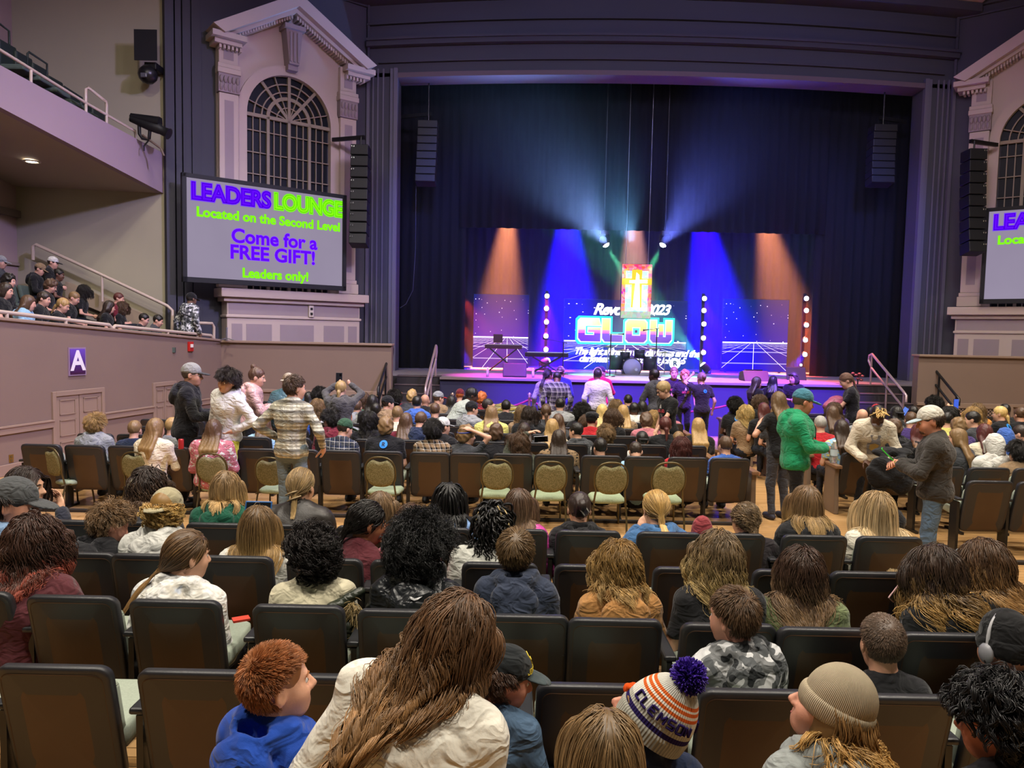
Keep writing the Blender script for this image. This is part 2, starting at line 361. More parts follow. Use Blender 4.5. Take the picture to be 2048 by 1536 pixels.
for x0, x1, lab in ((-5.0, -3.95, 'vent grille at the foot of the wall by the dark jackets'), (-3.8, -2.95, 'vent grille at the foot of the wall by the left stage steps'),
                    (XR0 + .75, XR0 + 2.1, 'vent grille at the foot of the wall by the right stage steps')):
    t = thing('vent_grille', lab, 'grille', (x0, 16.5, .5))
    MB().box(x0, x1, 16.48, 16.5, .1, .82).build('mesh_panel', GRILLE, t)
    w = MB()
    for q in ((x0 - .05, x1 + .05, .82, .87), (x0 - .05, x1 + .05, .05, .1), (x0 - .05, x0, .1, .82), (x1, x1 + .05, .1, .82)): w.box(q[0], q[1], 16.46, 16.5, q[2], q[3])
    w.build('frame', PINK2, t)
# ---- box tiers behind the left wall
for k in range(4):
    w = MB()
    x1 = -7.55 - .85 * k + .35; x0 = -11.0
    V = [(x1 + .0, 16.5), (x1 - .181 * 9, 7.5), (x0 - 2, 7.5), (x0, 16.5)]
    w.prism(V, -0.02 if k == 0 else 1.4 + .4 * (k - 1), 1.4 + .4 * k, 2); st(w.build('floor_%d' % (k + 1), M('3c3430', .9)))
w = MB(); w.prism([(-6.72, 16.48), (-7.2, 16.48), (-8.83, 7.5), (-8.35, 7.5)], .0, 1.4, 2); st(w.build('floor_5', M('3c3430', .9)))
st(MB().box(-11.2, -7.7, 16.5, 16.7, 0, 12.5).build('wall_back', BEIGE))
st(MB().box(-11.2, -11.0, 4, 16.7, 0, 12.5).build('wall_side', M('9a8580', .85, .2, var=(.8, .05), name='side_wall_paint')))
st(MB().box(-11.0, -10.94, 8, 16.5, 3.55, 3.62).build('trim_16', M('8b7b70', .8))); st(MB().box(-11.0, -10.9, 8, 16.5, 4.6, 4.75).build('trim_17', M('6d6058', .8)))
# stair stringer and handrail along the back wall
a, b = at(130, 563, 16.35), at(286, 628, 16.35)
w = MB(); w.add([a + (0, 0, 0), b, b - (0, 0, .34), a - (0, 0, .34)] + [p + (0, .14, 0) for p in (a, b, b - (0, 0, .34), a - (0, 0, .34))], [(0, 1, 2, 3)[::-1], (4, 5, 6, 7), (0, 4, 5, 1)[::-1], (3, 2, 6, 7)[::-1], (0, 3, 7, 4), (1, 5, 6, 2)])
st(w.build('trim_18', M('9c8a72', .7)))
t = thing('stair_handrail', 'sloping pipe handrail beside the box stairs', 'handrail', tuple(at(205, 580, 16.2)))
MB().sweep([at(66, 520, 16.2), at(66, 493, 16.2), at(72, 489, 16.2), at(200, 548, 16.2), at(335, 612, 16.2), at(345, 621, 16.2), at(344, 660, 16.2)], 0.035, 8).build('rail_pipe', RAILP, t)
p = at(204, 552, 16.2); MB().cyl(p, p - (0, 0, .55), .026).build('post', RAILP, t)
# ---- balcony
BA = np.array([-7.75, 16.5]); bd = np.array([-.178, -.984]); bn = np.array([.984, -.178])
def Bp(s, h, z): q = BA + bd * s + bn * h; return (q[0], q[1], z)
btop = lambda s: 6.07 + .101 * s; bbot = lambda s: 5.20 + .146 * s
bxf = np.array([[bd[0], bn[0], 0, BA[0]], [bd[1], bn[1], 0, BA[1]], [0, 0, 1, 0], [0, 0, 0, 1.0]])
w = MB(bxf); w.prism([(0, bbot(0)), (10, bbot(10)), (10, btop(10)), (0, btop(0))], -.15, 0); st(w.build('wall_balcony', M('93808a', .75, .25, var=(1, .05), name='balcony_paint')))
w = MB(bxf); w.prism([(0, bbot(0)), (10, bbot(10)), (10, bbot(10) + .18), (0, bbot(0) + .18)], -4.5, -.15); st(w.build('ceiling_balcony', M('a8998a', .85, .2, var=(.6, .06), name='soffit_paint')))
def Bx(x, y, h=-.1):
    d = ray(x, y); q0 = np.array(Bp(0, h, 0)); n3 = np.array([bn[0], bn[1], 0]); return CAM + d * ((q0 - CAM) @ n3 / (d @ n3))
p = atz(64, 322, 5.72); t = thing('downlight', 'lit round downlight in the balcony soffit', 'downlight', tuple(p))
def on_soffit(x, y):
    for z in np.arange(5.2, 6.6, .005):
        q = atz(x, y, z); s = (q[:2] - BA) @ bd
        if bbot(s) <= z: return q
    return q
p = on_soffit(64, 322) - (0, 0, .012); t.location = tuple(p)
MB().lathe([(0.0, .0), (.105, 0)], p, 20).build('lens', EM('fff2dc', 30), t); MB().lathe([(.105, .0), (.105, -.012), (.15, -.012), (.15, .01)], p, 20).build('trim_ring', M('d8d0c4', .4), t)
lamp('downlight_glow', 'SPOT', p - (0, 0, .05), p - (0, 0, 3), WARM, 60, .08, 120, .6)
DG = M('1c2622', .5, .4, name='dark_green_paint')
def brail(lab, pix, mat, r, posts=(), h=-.1):
    t = thing('balcony_rail', lab, 'rail', tuple(Bx(*pix[0], h)), 'rails of the balcony')
    MB().sweep([Bx(*p, h) for p in pix], r, 8).build('rail_pipe', mat, t)
    for x, y, y1 in posts: MB().cyl(Bx(x, y, h), Bx(x, y1, h), r * .9).build('post', mat, t)
brail('long pale pipe rail running down the balcony parapet', [(-60, 60), (0, 100), (62, 138), (170, 205), (270, 262), (273, 290)], RAILP, .028, [(62, 138, 175)])
brail('upright pale pipe guard frame over the balcony parapet', [(172, 238), (172, 178), (176, 175), (212, 203), (213, 210), (213, 256)], RAILP, .028)
brail('dark green seat rail at the top of the balcony', [(-30, 35), (0, 48), (18, 62), (19, 105)], DG, .02, (), -.7)
brail('dark green seat rail in the middle of the balcony', [(55, 145), (55, 107), (58, 104), (94, 128), (94, 165)], DG, .02, (), -.7)
brail('dark green seat rail at the foot of the balcony', [(125, 178), (128, 173), (164, 196), (163, 225)], DG, .02, (), -.7)
SEATG = M('4a5650', .85, .2, bump=(200, .1), var=(20, .2), name='grey_green_cloth')
for i, (x, y) in enumerate([(12, 118), (45, 140), (78, 163), (108, 187), (138, 208), (172, 232), (195, 246)]):
    p = Bx(x, y, -.72); t = thing('balcony_chair', 'dark balcony seat behind the parapet, number %s from the far end' % ['seven', 'six', 'five', 'four', 'three', 'two', 'one'][i], 'seat', tuple(p), 'balcony seats')
    MB().obox(p, (.1, .46, .55)).build('backrest', DG, t, .03); MB().obox(p + (.25, 0, -.2), (.42, .46, .1)).build('seat', SEATG, t, .03)
# follow spot on its rail
t = thing('follow_spot', 'black follow spotlight on a bracket at the balcony end', 'spotlight', tuple(at(300, 262, 15.6)))
a, b = at(262, 237, 15.6), at(338, 268, 15.6); m = at(320, 258, 15.6)
MB().sweep([a, at(300, 252, 15.6), m, at(322, 260, 15.6), at(336, 267, 15.6), b], [.07, .1, .11, .09, .1, .12], 12).build('barrel', BLACK, t)
MB().sweep([at(262, 233, 15.6), at(320, 245, 15.6)], [.07, .12], 6).build('lamp_housing', BLACK, t)
MB().sweep([at(278, 245, 15.6), at(279, 268, 15.6), at(285, 277, 15.6), at(298, 280, 15.6), at(300, 258, 15.6)], .035, 6).build('yoke', BLACK, t)
MB().sweep([at(298, 280, 15.6), at(288, 292, 15.6), at(288, 302, 15.6)], .015, 6).build('cable', BLACK, t)
MB().sweep([at(285, 270, 15.6), at(322, 297, 15.6), at(328, 312, 15.6)], .025, 6).build('bracket', M('5a4a40', .5), t)
# wall speakers
t = thing('wall_speaker', 'black loudspeaker box high on the beige wall', 'speaker', tuple(at(305, 98, 16.3)))
c = at(305, 98, 16.25); MB().prism([(-.31, -.36), (.2, -.42), (.31, -.45), (.31, .3), (.02, .42), (-.31, .36)], -.2, .15).build('cabinet', BLACK, t)
t.children[0].location = (0, -.05, 0); w = MB(); w.box(c[0] - .26, c[0] + .22, 15.98, 16.0, c[2] - .33, c[2] + .3); w.build('grille', M('18181b', .8, bump=(300, .5)), t)
c = at(306, 148, 16.25); t = thing('wall_camera', 'round black camera dome on a wall bracket under the loudspeaker', 'camera', tuple(c))
MB().ball(c + (-.06, -.1, -.05), (.2, .2, .2)).build('dome', BLKM, t); MB().box(c[0] - .12, c[0] + .14, 16.1, 16.5, c[2] + .05, c[2] + .2).build('bracket', BLACK, t, .02)
MB().obox(c + (-.06, -.28, -.12), (.14, .05, .1)).build('lens_window', M('55555c', .15, .6), t, .02)
# ---- splayed walls with window surrounds
TH = math.radians(38)
def sxf(side):
    if side < 0: return np.array([[-math.cos(TH), math.sin(TH), 0, -3.86], [-math.sin(TH), -math.cos(TH), 0, 19.5], [0, 0, 1, 0], [0, 0, 0, 1.0]])
    return np.array([[math.cos(TH), -math.sin(TH), 0, 2 * XC + 3.86], [-math.sin(TH), -math.cos(TH), 0, 19.5], [0, 0, 1, 0], [0, 0, 0, 1.0]])
GLASS = M('10141c', .45, .15, name='dark_night_glass')
CS = 2.12
for side, nm in ((-1, 'left'), (1, 'right')):
    X = sxf(side); B = lambda: MB(X)
    st(B().box(0, 7.0 if side > 0 else 4.9, -.3, 0, 0, 13).build('wall_splay_' + nm, SLATE))
    w = B()      # reeded corner strips
    for s, wd_, h in ((4.12, .2, .05), (4.36, .16, .09), (4.56, .12, .13), (4.72, .18, .17)): w.box(s, s + wd_, 0, h, 0, 12.8)
    w.box(0, .06, 0, .08, 0, 12.8)
    st(w.build('trim_%d' % (20 if side < 0 else 21), SLATE2))
    w = B(); w.box(0, 7, 0, .12, 10.72, 10.86); w.box(0, 7, 0, .06, 10.5, 10.56); st(w.build('trim_%d' % (22 if side < 0 else 23), SLATE2))
    root = hollow('window_1' if side < 0 else 'window_2', tuple(X[:3, :3] @ np.array([CS, 0, 3.2]) + X[:3, 3]))
    # back slab of the surround with an arched opening
    hw, zs, r0 = 1.03, 7.26, 1.03
    w = B(); a = arc(CS, zs, r0, 180, 0, 24)
    w.prism([(CS - 1.68, 3.2), (CS - hw, 3.2)] + a[:13] + [(CS, 9.7), (CS - 1.68, 8.85)], 0, .1); w.prism([(CS, 9.7)] + a[12:] + [(CS + hw, 3.2), (CS + 1.68, 3.2), (CS + 1.68, 8.85)], 0, .1)
    w.build('surround', STONE, root)
    w = B(); o_, i_ = arc(CS, zs, 1.25, 180, 0, 28), arc(CS, zs, 1.03, 180, 0, 28)
    for k in range(28): w.prism([o_[k], o_[k + 1], i_[k + 1], i_[k]], .1, .17)
    w.box(CS - 1.25, CS - 1.03, .1, .17, 3.2, zs); w.box(CS + 1.03, CS + 1.25, .1, .17, 3.2, zs); w.build('arch_trim', STONE, root)
    for sg in (-1, 1):
        c0 = CS + sg * 1.46
        w = B(); w.box(c0 - .215, c0 + .215, .1, .26, 3.55, 7.56); w.box(c0 - .215, c0 + .215, .1, .24, 8.0, 8.8)
        w.box(c0 - .27, c0 + .27, .1, .32, 3.2, 3.45); w.box(c0 - .24, c0 + .24, .1, .29, 3.45, 3.55); w.box(c0 - .26, c0 + .26, .1, .32, 7.98, 8.1)
        w.box(c0 - .25, c0 + .25, .1, .3, 8.1, 8.2)
        p = w.build('pilaster', STONE, root, .015)
        w = B(); w.box(c0 - .1, c0 + .1, .26, .265, 3.75, 7.4); w.box(c0 - .11, c0 + .11, .24, .246, 8.3, 8.62); w.build('inset_panel', STONE2, p)
        w = B(); w.box(c0 - .235, c0 + .235, .1, .29, 7.57, 7.98)
        for k in range(5): w.ball(X[:0, :3] if False else np.array([c0 - .18 + .09 * k, .28, 7.68]), (.045, .05, .1), 8); w.ball(np.array([c0 - .18 + .09 * k, .3, 7.85]), (.045, .05, .09), 8)
        w.build('capital', STONE2, p)
    # pediment: raking cornices, returns and dentils
    w = B(); az, ez = 10.08, 8.9
    for sg in (-1, 1):
        e, ap = CS - .08 + sg * 1.97, CS - .04
        w.prism([(e, ez), (ap, az), (ap, az - .3), (e - sg * .25, ez - .14)] if sg > 0 else [(ap, az), (e, ez), (e - sg * .25, ez - .14), (ap, az - .3)], 0, .62)
        w.prism([(e - sg * .2, ez - .12), (ap, az - .28), (ap, az - .4), (e - sg * .3, ez - .2)], 0, .45)
        w.box(min(e, e - sg * .75), max(e, e - sg * .75), 0, .55, ez - .22, ez - .1); w.box(min(e - sg * .08, e - sg * .68), max(e - sg * .08, e - sg * .68), 0, .42, ez - .32, ez - .22)
    w.build('pediment', STONE, root)
    w = B()
    for sg in (-1, 1):
        for k in range(26):
            f = .1 + .86 * k / 25; s = CS - .04 + sg * 1.75 * (1 - f); z = 8.68 + (az - .4 - 8.68 + .02) * f; w.box(s - .022, s + .022, .1, .36, z - .1, z)
        for k in range(6): s = CS - .08 + sg * (1.3 + .09 * k); w.box(s - .025, s + .025, .1, .36, 8.5, 8.6)
    w.build('dentils', STONE, root)
    w = B(); w.prism([(CS - .2, 9.3), (CS + .2, 9.3), (CS + .12, 8.5), (CS - .12, 8.5)], .1, .42); w.box(CS - .25, CS + .25, .1, .5, 9.28, 9.38); w.box(CS - .12, CS + .12, .1, .34, 8.38, 8.52)
    for k in (-.09, 0, .09): w.box(CS + k - .02, CS + k + .02, .42, .45, 8.55, 9.22)
    w.build('keystone', STONE2, root)
    w = B(); w.box(CS - 1.0, CS + 1.0, -.001, .012, 3.2, zs); w.prism(arc(CS, zs, 1.03, 180, 0, 24), -.001, .012); w.build('pane', GLASS, root)
    MUN = M('8f8272', .6, .3, name='muntin_paint')
    w = B(); w.box(CS - 1.03, CS + 1.03, .02, .1, zs - .05, zs + .03)          # main bars
    for s in (-.51, 0, .51): w.box(CS + s - .035, CS + s + .035, .02, .1, 3.2, zs)
    w.box(CS - .035, CS + .035, .02, .1, zs, zs + 1.02)
    def rad(a, r_a, r_b, hw_):
        c_, s_ = math.cos(math.radians(a)), math.sin(math.radians(a))
        w.prism([(CS + r_a * c_ - hw_ * s_, zs + r_a * s_ + hw_ * c_), (CS + r_b * c_ - hw_ * s_, zs + r_b * s_ + hw_ * c_), (CS + r_b * c_ + hw_ * s_, zs + r_b * s_ - hw_ * c_), (CS + r_a * c_ + hw_ * s_, zs + r_a * s_ - hw_ * c_)], .02, .09)
    for a in (50, 130): rad(a, 0, 1.02, .035)
    for rr, hw_ in ((.51, .04), (.3, .012), (.66, .014), (.84, .014)):
        o_, i_ = arc(CS, zs, rr + hw_, 180, 0, 24), arc(CS, zs, rr - hw_, 180, 0, 24)
        for k in range(24): w.prism([o_[k], o_[k + 1], i_[k + 1], i_[k]], .02, .085)
    for a in (18, 70, 110, 162): rad(a, .12, 1.02, .011)
    for s in (-.86, -.69, -.36, -.2, .2, .36, .69, .86): w.box(CS + s - .011, CS + s + .011, .02, .07, 3.2, zs)
    for k in range(8): z = 3.4 + .5 * k; w.box(CS - 1.02, CS + 1.02, .02, .07, z - .011, z + .011)
    w.build('window_frame', MUN, root)
    # panelled base
    w = B(); c0 = CS - .07
    w.box(c0 - 1.65, c0 + 1.65, 0, .42, .0, 2.9); w.box(c0 - 1.82, c0 + 1.82, 0, .6, 2.98, 3.18); w.box(c0 - 1.74, c0 + 1.74, 0, .5, 2.88, 2.98); w.box(c0 - 1.68, c0 + 1.68, 0, .46, 2.52, 2.58)
    bs = w.build('window_base', STONE, root, .015)
    w = B()
    for s, hw_ in ((-1.45, .12), (-.95, .27), (0, .42), (.92, .3), (1.43, .12)): w.box(c0 + s - hw_, c0 + s + hw_, .42, .426, 1.2, 2.38)
    w.box(c0 - 1.62, c0 + 1.62, .42, .424, 2.6, 2.86); w.build('base_panel', STONE2, bs)
# box on the base cornice
X = sxf(-1); q = X[:3, :3] @ np.array([1.72, .47, 2.72]) + X[:3, 3]
t = thing('wall_box', 'small pale socket box on the panelled base under the big screen', 'box', tuple(q)); w = MB(X); w.box(1.66, 1.78, .424, .5, 2.58, 2.86); w.build('plate', M('c4b8b0', .5), t, .01)
w = MB(X); w.box(1.69, 1.75, .5, .51, 2.63, 2.69); w.box(1.69, 1.75, .5, .51, 2.75, 2.81); w.build('socket', BLACK, t)
# ---- projection screens
nt = NT('screen_cloth'); SCR = nt.emit(nt.mix(nt.noise(0.7), '90859c', '9c92a8'), 1.0)
PURP, LIME = EM('5a08f0', 1.25), EM('7dff10', 1.25); PURL, LIML = EM('7a35ff', 1.3), EM('9bff40', 1.4); PURD = EM('3c00c0', 1.0); LIMG, PURG = EM('86d060', .9), EM('8a6cd8', .9)
for side in (-1, 1):
    X = sxf(side); s0, s1, z0, z1 = .93, 4.72, 3.25, 5.57
    u = (X[:3, 0] * (-1 if side < 0 else 1)); nrm = X[:3, 1]
    t = thing('projection_screen', 'hanging projection screen reading LEADERS LOUNGE, beside the ' + ('balcony side' if side < 0 else 'right edge, cut off by the frame'), 'screen', tuple(X[:3, :3] @ np.array([2.8, .5, 3.2]) + X[:3, 3]))
    w = MB(X)
    for q in ((s0, s1, z1 - .085, z1), (s0, s1, z0, z0 + .11), (s0, s0 + .09, z0, z1), (s1 - .09, s1, z0, z1)): w.box(q[0], q[1], .62, .75, q[2], q[3])
    w.build('frame', M('15161c', .7), t); w = MB(X); w.box(s0 + .09, s1 - .09, .66, .7, z0 + .11, z1 - .085); w.build('screen_surface', SCR, t)
    w = MB(X); w.box(s0 + .5, s0 + .55, .1, .66, z1 - .3, z1 - .25); w.box(s1 - .55, s1 - .5, 0, .66, z1 - .3, z1 - .25); w.build('bracket', BLACK, t)
    def T(txt, f, z, size, mat, h=.71, sx=1.0, **k):
        # f: fraction from the reader's left edge
        s = (s1 - .09 - f * (s1 - s0 - .18)) if side < 0 else (s0 + .09 + f * (s1 - s0 - .18))
        o = X[:3, :3] @ np.array([s, h, z0 + .11 + z * (z1 - z0 - .195)]) + X[:3, 3]
        return text('lettering', txt, size, frame4(o, u * sx, (0, 0, 1), nrm), mat, t, ext=.001, **k)
    T('LEADERS', .268, .865, .5, PURG, .702, sx=.9, bold=.045, space=.97); T('LEADERS', .268, .865, .5, PURP, .706, sx=.9, bold=.03, space=.97); T('LEADERS', .268, .865, .5, PURD, .712, sx=.9, outline=.006, bold=.008, space=.97)
    T('LOUNGE', .765, .865, .5, LIMG, .702, sx=.86, bold=.045, space=.97); T('LOUNGE', .765, .865, .5, LIME, .706, sx=.86, bold=.03, space=.97); T('LOUNGE', .765, .865, .5, EM('3f9a10', 1), .712, sx=.86, outline=.006, bold=.008, space=.97)
    T('Located on the Second Level', .52, .665, .285, LIMG, .702, bold=.016); T('Located on the Second Level', .52, .665, .285, LIME, .706, bold=.007)
    T('Come for a', .54, .455, .43, PURP, .706, bold=.016); T('Come for a', .54, .455, .43, PURL, .712, outline=.005, bold=.014)
    T('FREE GIFT!', .53, .285, .43, PURP, .706, bold=.016); T('FREE GIFT!', .53, .285, .43, PURL, .712, outline=.005, bold=.014)
    T('Leaders only!', .545, .075, .29, LIMG, .702, bold=.016); T('Leaders only!', .545, .075, .29, LIME, .706, bold=.007)
# ---- proscenium
PI0, PI1, PO0, PO1 = -3.08, 2 * XC + 3.08, -3.88, 2 * XC + 3.88
def archz(x, base, rise): f = (x - XC) / (PO1 - XC); return base + rise * (1 - f * f)
def header(name, b0, r0_, b1, r1_, x0, x1, y0, y1, mat):
    w = MB(); n = 24
    for k in range(n):
        a, b = x0 + (x1 - x0) * k / n, x0 + (x1 - x0) * (k + 1) / n
        w.prism([(a, archz(a, b0, r0_)), (b, archz(b, b0, r0_)), (b, archz(b, b1, r1_)), (a, archz(a, b1, r1_))], y0, y1)
    return st(w.build(name, mat))
header('wall_stage_header', 8.78, .22, 13.2, 0, PO0, PO1, 19.5, 20.0, SLATE)
header('trim_30', 9.5, .26, 9.62, .26, PO0 + .0, PO1, 19.32, 19.5, SLATE2); header('trim_31', 9.62, .26, 9.68, .26, PO0, PO1, 19.26, 19.5, SLATE2)
header('trim_32', 9.1, .24, 9.16, .24, PO0 + .3, PO1 - .3, 19.42, 19.5, SLATE2); header('trim_33', 8.72, .22, 8.84, .22, PI0, PI1, 19.4, 20.05, M('5d4f58', .7))
header('trim_34', 10.05, .3, 10.1, .3, PO0, PO1, 19.4, 19.5, SLATE2); header('trim_35', 10.55, .32, 10.75, .32, PO0 - .3, PO1 + .3, 19.0, 19.5, SLATE2)
for nm, x0, x1, sg in (('left', PO0, PI0, 1), ('right', PI1, PO1, -1)):
    st(MB().box(x0, x1, 19.5, 20.0, 0, 8.9).build('wall_stage_' + nm, SLATE))
    w = MB(); xi = PI0 if sg > 0 else PI1; xo = PO0 if sg > 0 else PO1
    for a, b, h in ((0, .1, .12), (.1, .2, .06), (.36, .4, .03), (.5, .54, .03), (.62, .66, .05), (.72, .8, .1)):
        xa, xb = sorted((xi - sg * a, xi - sg * b)); w.box(xa, xb, 19.5 - h, 19.5, 1.25, 9.0)
    st(w.build('trim_%d' % (36 if sg > 0 else 37), M('5f5c6c', .6, .35, name='frame_paint')))
# ceiling
w = MB(); n = 16
for k in range(n):
    a, b = PO0 - .3 + (PO1 - PO0 + .6) * k / n, PO0 - .3 + (PO1 - PO0 + .6) * (k + 1) / n
    za, zb = archz(a, 10.75, .32), archz(b, 10.75, .32)
    w.add([(a, 19.1, za), (b, 19.1, zb), (b, 4, zb + 2.4), (a, 4, za + 2.4)], [(0, 3, 2, 1)])
st(w.build('ceiling', M('a58f80', .9, .2, var=(.5, .05), name='ceiling_paint')))
st(MB().box(17, 17.2, 4, 17, 0, 12.5).build('wall_right', BEIGE))
# ================================================================ the stage
SZ = 1.25
STAGEF = NT('stage_boards'); STAGEF = STAGEF.bsdf(STAGEF.mix(STAGEF.noise(3, STAGEF.map((1, 12, 1))), '7a7078', '8c828a'), 0.35, 0.5)
xs0, xs1 = at(880, 752, 17.0)[0], at(1690, 770, 17.0)[0]
st(MB().box(-3.6, 2 * XC + 3.6, 17.6, 25, 0, SZ - .03).build('floor_stage', M('201c20', .7)))
st(MB().box(xs0, xs1, 17.0, 17.6, 0, SZ - .03).build('wall_stage_front', M('32324c', .75, .2, var=(1.5, .05), name='apron_paint')))
w = MB(); w.prism([(xs0, 16.96), (xs1, 16.96), (xs1, 17.6), (2 * XC + 3.6, 17.6), (2 * XC + 3.6, 25), (-3.6, 25), (-3.6, 17.6), (xs0, 17.6)], SZ - .03, SZ, 2)
st(w.build('floor_stage_boards', STAGEF))
st(MB().box(xs0, xs1, 16.94, 16.97, SZ - .05, SZ + .005).build('trim_40', M('7a6c70', .4, .5)))
BACK = M('12121a', .9, .1, bump=(30, .1), name='back_drape')
def drape(name, x0, x1, Y, z0, z1, lab=None, mat=None, folds=.28, dep=.05):
    n = max(8, int((x1 - x0) / folds * 6)); xs = np.linspace(x0, x1, n); V = []; 
    for x in xs:
        y = Y + dep * math.sin(2 * math.pi * x / folds) + .4 * dep * math.sin(5.1 * x + 1)
        V += [(x, y, z0), (x, y, z1), (x, y + .02, z0), (x, y + .02, z1)]
    F = []
    for i in range(n - 1):
        a, b = 4 * i, 4 * i + 4
        F += [(a, b, b + 1, a + 1), (a + 2, a + 3, b + 3, b + 2), (a, a + 2, b + 2, b), (a + 1, b + 1, b + 3, a + 3)]
    F += [(0, 1, 3, 2), (4 * n - 4, 4 * n - 2, 4 * n - 1, 4 * n - 3)]
    o = mkmesh(name, np.array(V), F, mat or BACK, None, True)
    return tag(o, lab, 'curtain', 'black stage curtains') if lab else st(o)
xl, xr = at(930, 600, 21.0)[0], at(1627, 600, 21.0)[0]; zb = at(1200, 461, 21.0)[2]
drape('stage_curtain', -3.6, xl, 21.0, SZ, 9.2, 'black side curtain masking the stage beside the balcony end')
drape('stage_curtain', xr, 2 * XC + 3.6, 21.0, SZ, 9.2, 'black side curtain masking the stage beside the right lamp column')
drape('stage_border', xl - .2, xr + .2, 20.9, zb, 9.3, 'wide black border curtain hanging across the top of the stage')
drape('stage_backcloth', -3.6, 2 * XC + 3.6, 24.2, SZ, 9.3, 'dark backcloth closing the rear of the stage', M('14141c', .9, .1, name='backcloth'))
st(MB().box(-3.8, -3.6, 20, 25, 0, 9.6).build('wall_stage_wing_left', BLACK)); st(MB().box(2 * XC + 3.6, 2 * XC + 3.8, 20, 25, 0, 9.6).build('wall_stage_wing_right', BLACK))
st(MB().box(-3.8, 2 * XC + 3.8, 25, 25.2, 0, 9.6).build('wall_stage_back', BLACK)); st(MB().box(-3.8, 2 * XC + 3.8, 20, 25, 9.5, 9.7).build('ceiling_stage', BLACK))
# haze
nt = NT('stage_haze'); v = nt.n('VolumeScatter'); v.inputs['Density'].default_value = 0.016; v.inputs['Anisotropy'].default_value = 0.15; v.inputs['Color'].default_value = (1, 1, 1, 1)
nt.t.links.new(v.outputs[0], nt.out.inputs['Volume']); HAZE = nt.m
hz = MB().box(-3.0, 2 * XC + 3.0, 18.9, 24.1, SZ + .01, 8.7).build('stage_haze', HAZE); tag(hz, 'thin lit haze hanging over the stage', 'haze', kind='stuff')
# ---- LED walls
def led_mat(name, cx, hor, top, bot, k=5.0):
    n = NT(name); s = n.n('SeparateXYZ'); n.t.links.new(n.coord('Generated'), s.inputs[0]); x, z = s.outputs[0], s.outputs[2]
    base = n.ramp(z, [(0, bot), (hor - .02, bot), (hor, top[0]), (1, top[1])])
    vo = n.n('TexVoronoi'); vo.inputs['Scale'].default_value = 19; n.t.links.new(n.map((1.0, 1, 1.15), vec=n.coord('Generated')), vo.inputs['Vector'])
    star = n.math('MULTIPLY', n.math('LESS_THAN', vo.outputs['Distance'], .14), n.math('GREATER_THAN', z, hor))
    sc = n.n('SeparateColor'); n.t.links.new(vo.outputs['Color'], sc.inputs[0]); star = n.math('MULTIPLY', star, n.math('GREATER_THAN', sc.outputs[0], .62))
    dz = n.math('MAXIMUM', n.math('SUBTRACT', hor + .03, z), .012)
    u = n.math('DIVIDE', n.math('SUBTRACT', x, cx), dz)
    fr = n.math('ABSOLUTE', n.math('SUBTRACT', n.math('FRACT', n.math('MULTIPLY', u, k * .2)), .5))
    wv = n.math('DIVIDE', .0008 * k, dz)
    lv = n.math('GREATER_THAN', fr, n.math('SUBTRACT', .5, n.math('MINIMUM', wv, .045)))
    fh = n.math('ABSOLUTE', n.math('SUBTRACT', n.math('FRACT', n.math('DIVIDE', .32, dz)), .5))
    lh = n.math('GREATER_THAN', fh, n.math('SUBTRACT', .5, n.math('MINIMUM', n.math('DIVIDE', .0022, n.math('MULTIPLY', dz, dz)), .09)))
    lh = n.math('MULTIPLY', lh, .28)
    ln_ = n.math('MULTIPLY', n.math('MAXIMUM', lv, lh), n.math('LESS_THAN', z, hor))
    hl = n.math('LESS_THAN', n.math('ABSOLUTE', n.math('SUBTRACT', z, hor)), .008)
    f = n.math('MAXIMUM', n.math('MAXIMUM', ln_, hl), star)
    return n.emit(n.mix(f, base, (1.5, 1.35, 1.8)), 1.15)
def led(lab, x0, y0, x1, y1, Y, mat):
    a, b = at(x0, y0, Y), at(x1, y1, Y); t = thing('led_screen', lab, 'led screen', ((a[0] + b[0]) / 2, Y, b[2]))
    MB().box(a[0], b[0], Y, Y + .03, b[2], a[2]).build('screen_surface', mat, t)
    MB().box(a[0] - .02, b[0] + .02, Y + .03, Y + .14, b[2] - .02, a[2] + .02).build('housing', BLACK, t)
    w = MB()
    for x in (a[0] + .15, b[0] - .15): w.box(x - .03, x + .03, Y + .14, Y + .2, SZ, a[2])
    w.box(a[0] + .1, b[0] - .1, Y + .14, Y + .2, a[2] - .3, a[2] - .24); w.build('support_frame', BLKM, t); return t, a, b
led('LED panel of stars and a grid floor behind the keyboard stands', 948, 588, 1055, 737, 22.3, led_mat('led_left', .62, .42, ('4a1cb0', '16206e'), '2c10a0', 5))
led('LED panel of stars and a grid floor beside the right lamp column', 1449, 598, 1572, 744, 22.3, led_mat('led_right', .48, .4, ('1212a8', '10246e'), '0e0aa8', 4))
t, a, b = led('wide LED panel glowing with GLOW behind the drum kit', 1130, 598, 1370, 741, 22.3, led_mat('led_centre', .5, .4, ('24248c', '161e66'), '1c1690', 6.5))
Yl = 22.29
def lt(x, y): return at(x, y, Yl)
nt = NT('glow_letter_fill'); s = nt.n('SeparateXYZ'); nt.t.links.new(nt.coord('Generated'), s.inputs[0])
GF = nt.emit(nt.ramp(s.outputs[2], [(0, '6a30b0'), (.36, '7a38c8'), (.37, 'f050c0'), (.5, 'ff8ab0'), (.53, 'ffd860'), (1, 'fff0a0')]), 1.6)
GO = EM('30f5e0', 1.5); GOD = EM('e8fff8', 1.3)
